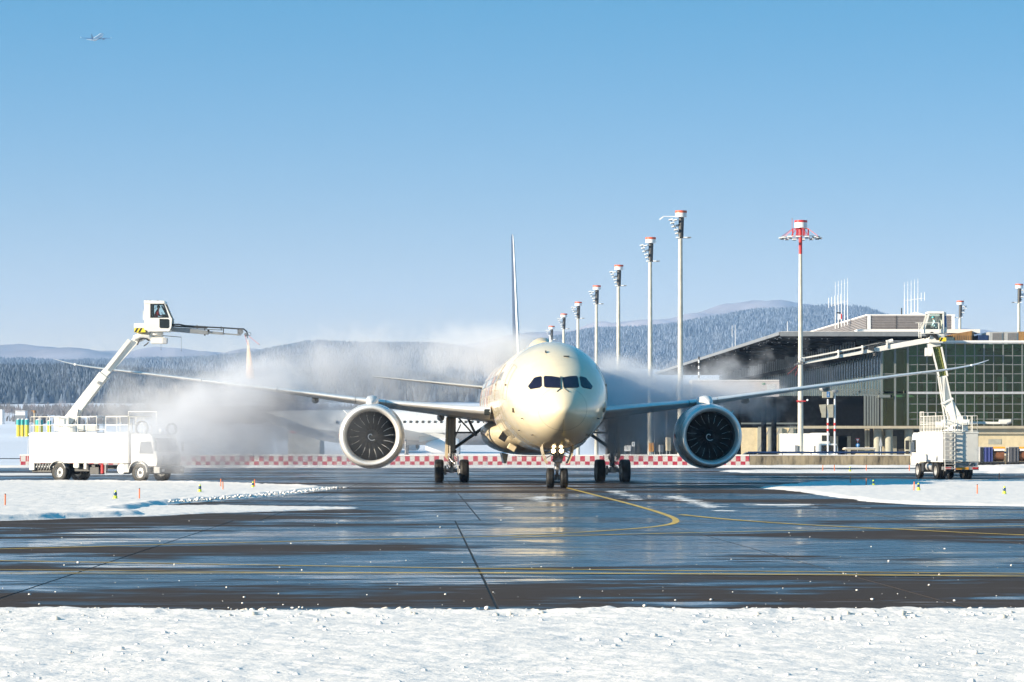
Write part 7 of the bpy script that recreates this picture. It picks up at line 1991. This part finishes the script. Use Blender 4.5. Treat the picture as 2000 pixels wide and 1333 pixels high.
if STEAM:
    # left cloud, where the jet of hot fluid hits the wing
    pl = [puff(492, 738, 178.8, 1.1, 1.4, .9, 1.2), puff(520, 742, 178, 1.5, 1.8, 1.1, 1.0), puff(330, 790, 183, 3.4, 3, 2.0, .5), puff(560, 810, 181, 3.0, 2.6, 1.8, .55), puff(545, 762, 179, 1.8, 2.0, 1.2, .9), puff(478, 762, 178, 1.8, 2.0, 1.4, .85), puff(430, 780, 178, 2.4, 2.4, 1.6, .75), puff(470, 815, 177, 2.8, 2.5, 1.7, .6), puff(385, 835, 177, 2.8, 2.5, 1.7, .65), puff(520, 850, 178, 3.4, 2.5, 1.6, .45), puff(330, 868, 174, 2.4, 2.4, 1.2, .62), puff(350, 885, 172.5, 1.8, 1.8, 1.2, .85), puff(440, 762, 173.5, 1.8, 1.6, .9, .8), puff(500, 765, 174, 1.6, 1.6, .9, .8), puff(548, 778, 174, 1.3, 1.4, .8, .65), puff(380, 815, 173, 2.2, 1.8, 1.4, .6), puff(360, 790, 181, 2.8, 2.6, 1.8, .5), puff(285, 800, 184, 3.2, 3.0, 1.8, .42), puff(610, 800, 183, 3.2, 3, 1.8, .45), puff(670, 830, 185, 3.2, 3, 1.8, .36), puff(560, 890, 182, 6, 4, .8, .35), puff(290, 845, 173, 2.0, 2.2, 1.2, .48), puff(250, 860, 173, 2.0, 2.2, 1.0, .34), puff(420, 890, 178, 3.5, 3, 1.0, .5)]
    steam('steam_cloud', (-29, 166, .1), (-7, 192, 9.5), (160, 130, 80), pl, 1.15, 2.1, .26, .72, 'thick white steam boiling over the left wing', 1.3, dens=STEAM_D)
    # thin wisps rising behind, over the hill
    pw = [puff(640, 715, 205, 4.5, 4, 1.8, .5), puff(720, 700, 207, 5, 4, 2.0, .45), puff(560, 740, 203, 4.0, 4, 1.6, .4), puff(800, 730, 207, 5, 4, 2.0, .36), puff(700, 770, 205, 5, 4, 2, .32), puff(860, 780, 200, 4, 4, 2.4, .34), puff(420, 740, 205, 5, 4, 1.8, .28), puff(250, 800, 200, 5, 4, 2.0, .2)]
    steam('steam_veil', (-29, 197, 1.5), (0.5, 213, 11.5), (130, 64, 60), pw, 1.1, 1.9, .20, .5, 'thin torn veil of steam rising in front of the wooded hill', 4.1, dens=STEAM_D*.55)
    # plume above the fuselage
    pp = [puff(930, 690, 172, 2.6, 3.0, 1.3, .9), (P(985, 668, 172).x, 172, P(985, 668, 172).z, 1.9, 3, 1.1, .9), puff(890, 670, 174, 2.0, 2.6, .9, .7), puff(1010, 680, 168, 1.4, 2.4, .7, .8), puff(960, 720, 172, 1.8, 2.4, 1.0, .5), puff(1050, 672, 176, 1.2, 3, .8, .5), puff(870, 720, 178, 2.6, 3, 1.0, .35)]
    steam('steam_plume', (-8.5, 162, 4.5), (4.5, 184, 11.0), (96, 100, 52), pp, .55, 2.0, .28, .85, 'pale steam streaming over the top of the fuselage', 7.7, dens=STEAM_D)
    # shaded cloud right of the fuselage and along the right wing
    pr_ = [puff(1195, 790, 172, 1.3, 3.4, 2.2, 1.1), puff(1230, 760, 176, 2.0, 3.2, 1.3, 1.1), puff(1280, 765, 178, 2.2, 3.0, 1.1, .95), puff(1340, 775, 179, 2.2, 2.6, .9, .85), puff(1400, 775, 180, 2.0, 2.4, .9, .75), puff(1200, 730, 176, 1.2, 3, 1.0, .7), puff(1395, 735, 181, 1.1, 1.6, .9, .62), puff(1420, 710, 181, .8, 1.2, .7, .5), puff(1455, 785, 181, 1.6, 2.0, .9, .6), puff(1490, 800, 181, 1.1, 1.4, .7, .45), puff(1210, 850, 177, 2.0, 3, 1.5, .8), puff(1285, 840, 181, 2.4, 3, 1.4, .5), puff(1460, 725, 181, .9, 1.4, .6, .5), puff(1500, 765, 181, 1.0, 1.4, .5, .5)]
    steam('steam_cloud', (4.3, 164, .2), (19.5, 189, 9.5), (124, 120, 72), pr_, 1.3, 2.0, .24, .85, 'blue shaded steam rolling along the right wing', 11.2, dens=STEAM_D)
    # ground mist
    pg = [(-8, 184, .6, 9, 6, .9, .5), (-18, 178, .6, 7, 6, .9, .45), (4, 184, .5, 6, 6, .7, .30), (-5, 190, 1.5, 12, 7, 1.6, .35)]
    steam('ground_mist', (-27, 158, .02), (10, 202, 4.0), (120, 100, 28), pg, .35, .9, .14, .30, 'thin mist drifting low over the wet ground under the aircraft', 15.0, dens=STEAM_D*.3)
    pe = [puff(715, 870, 163.5, 1.9, 1.2, 1.5, .55), puff(690, 830, 163.5, 1.6, 1.2, 1.3, .45), puff(640, 860, 164, 2.0, 1.4, 1.4, .40), puff(760, 900, 164, 2.2, 1.4, .8, .35)]
    steam('steam_wisp', (-15, 160.5, .3), (-4, 167.5, 6.5), (88, 56, 50), pe, .35, 1.2, .22, .5, 'faint wisp of steam hanging in front of the left engine', 19.0, dens=STEAM_D*.34)
    # the jet of fluid
    q = MB(); rings = []; D_ = 179.6
    for k in range(15):
        t = k/14; c = P(484.5+5.0*t**1.2, 664+76*t, D_-.6*t); r = .05+.235*t
        rings.append([(c.x+r*math.cos(2*math.pi*i/20), c.y+r*math.sin(2*math.pi*i/20), c.z) for i in range(20)])
    q.loft(rings, True, True)
    jm = vol_mat('jet_droplets', 9.0, (1.0, .90, .82), .1)
    tag(q.build('fluid_jet', jm, smooth=True), 'pinkish jet of hot fluid falling from the nozzle onto the left wing', 'fluid jet', kind='stuff')
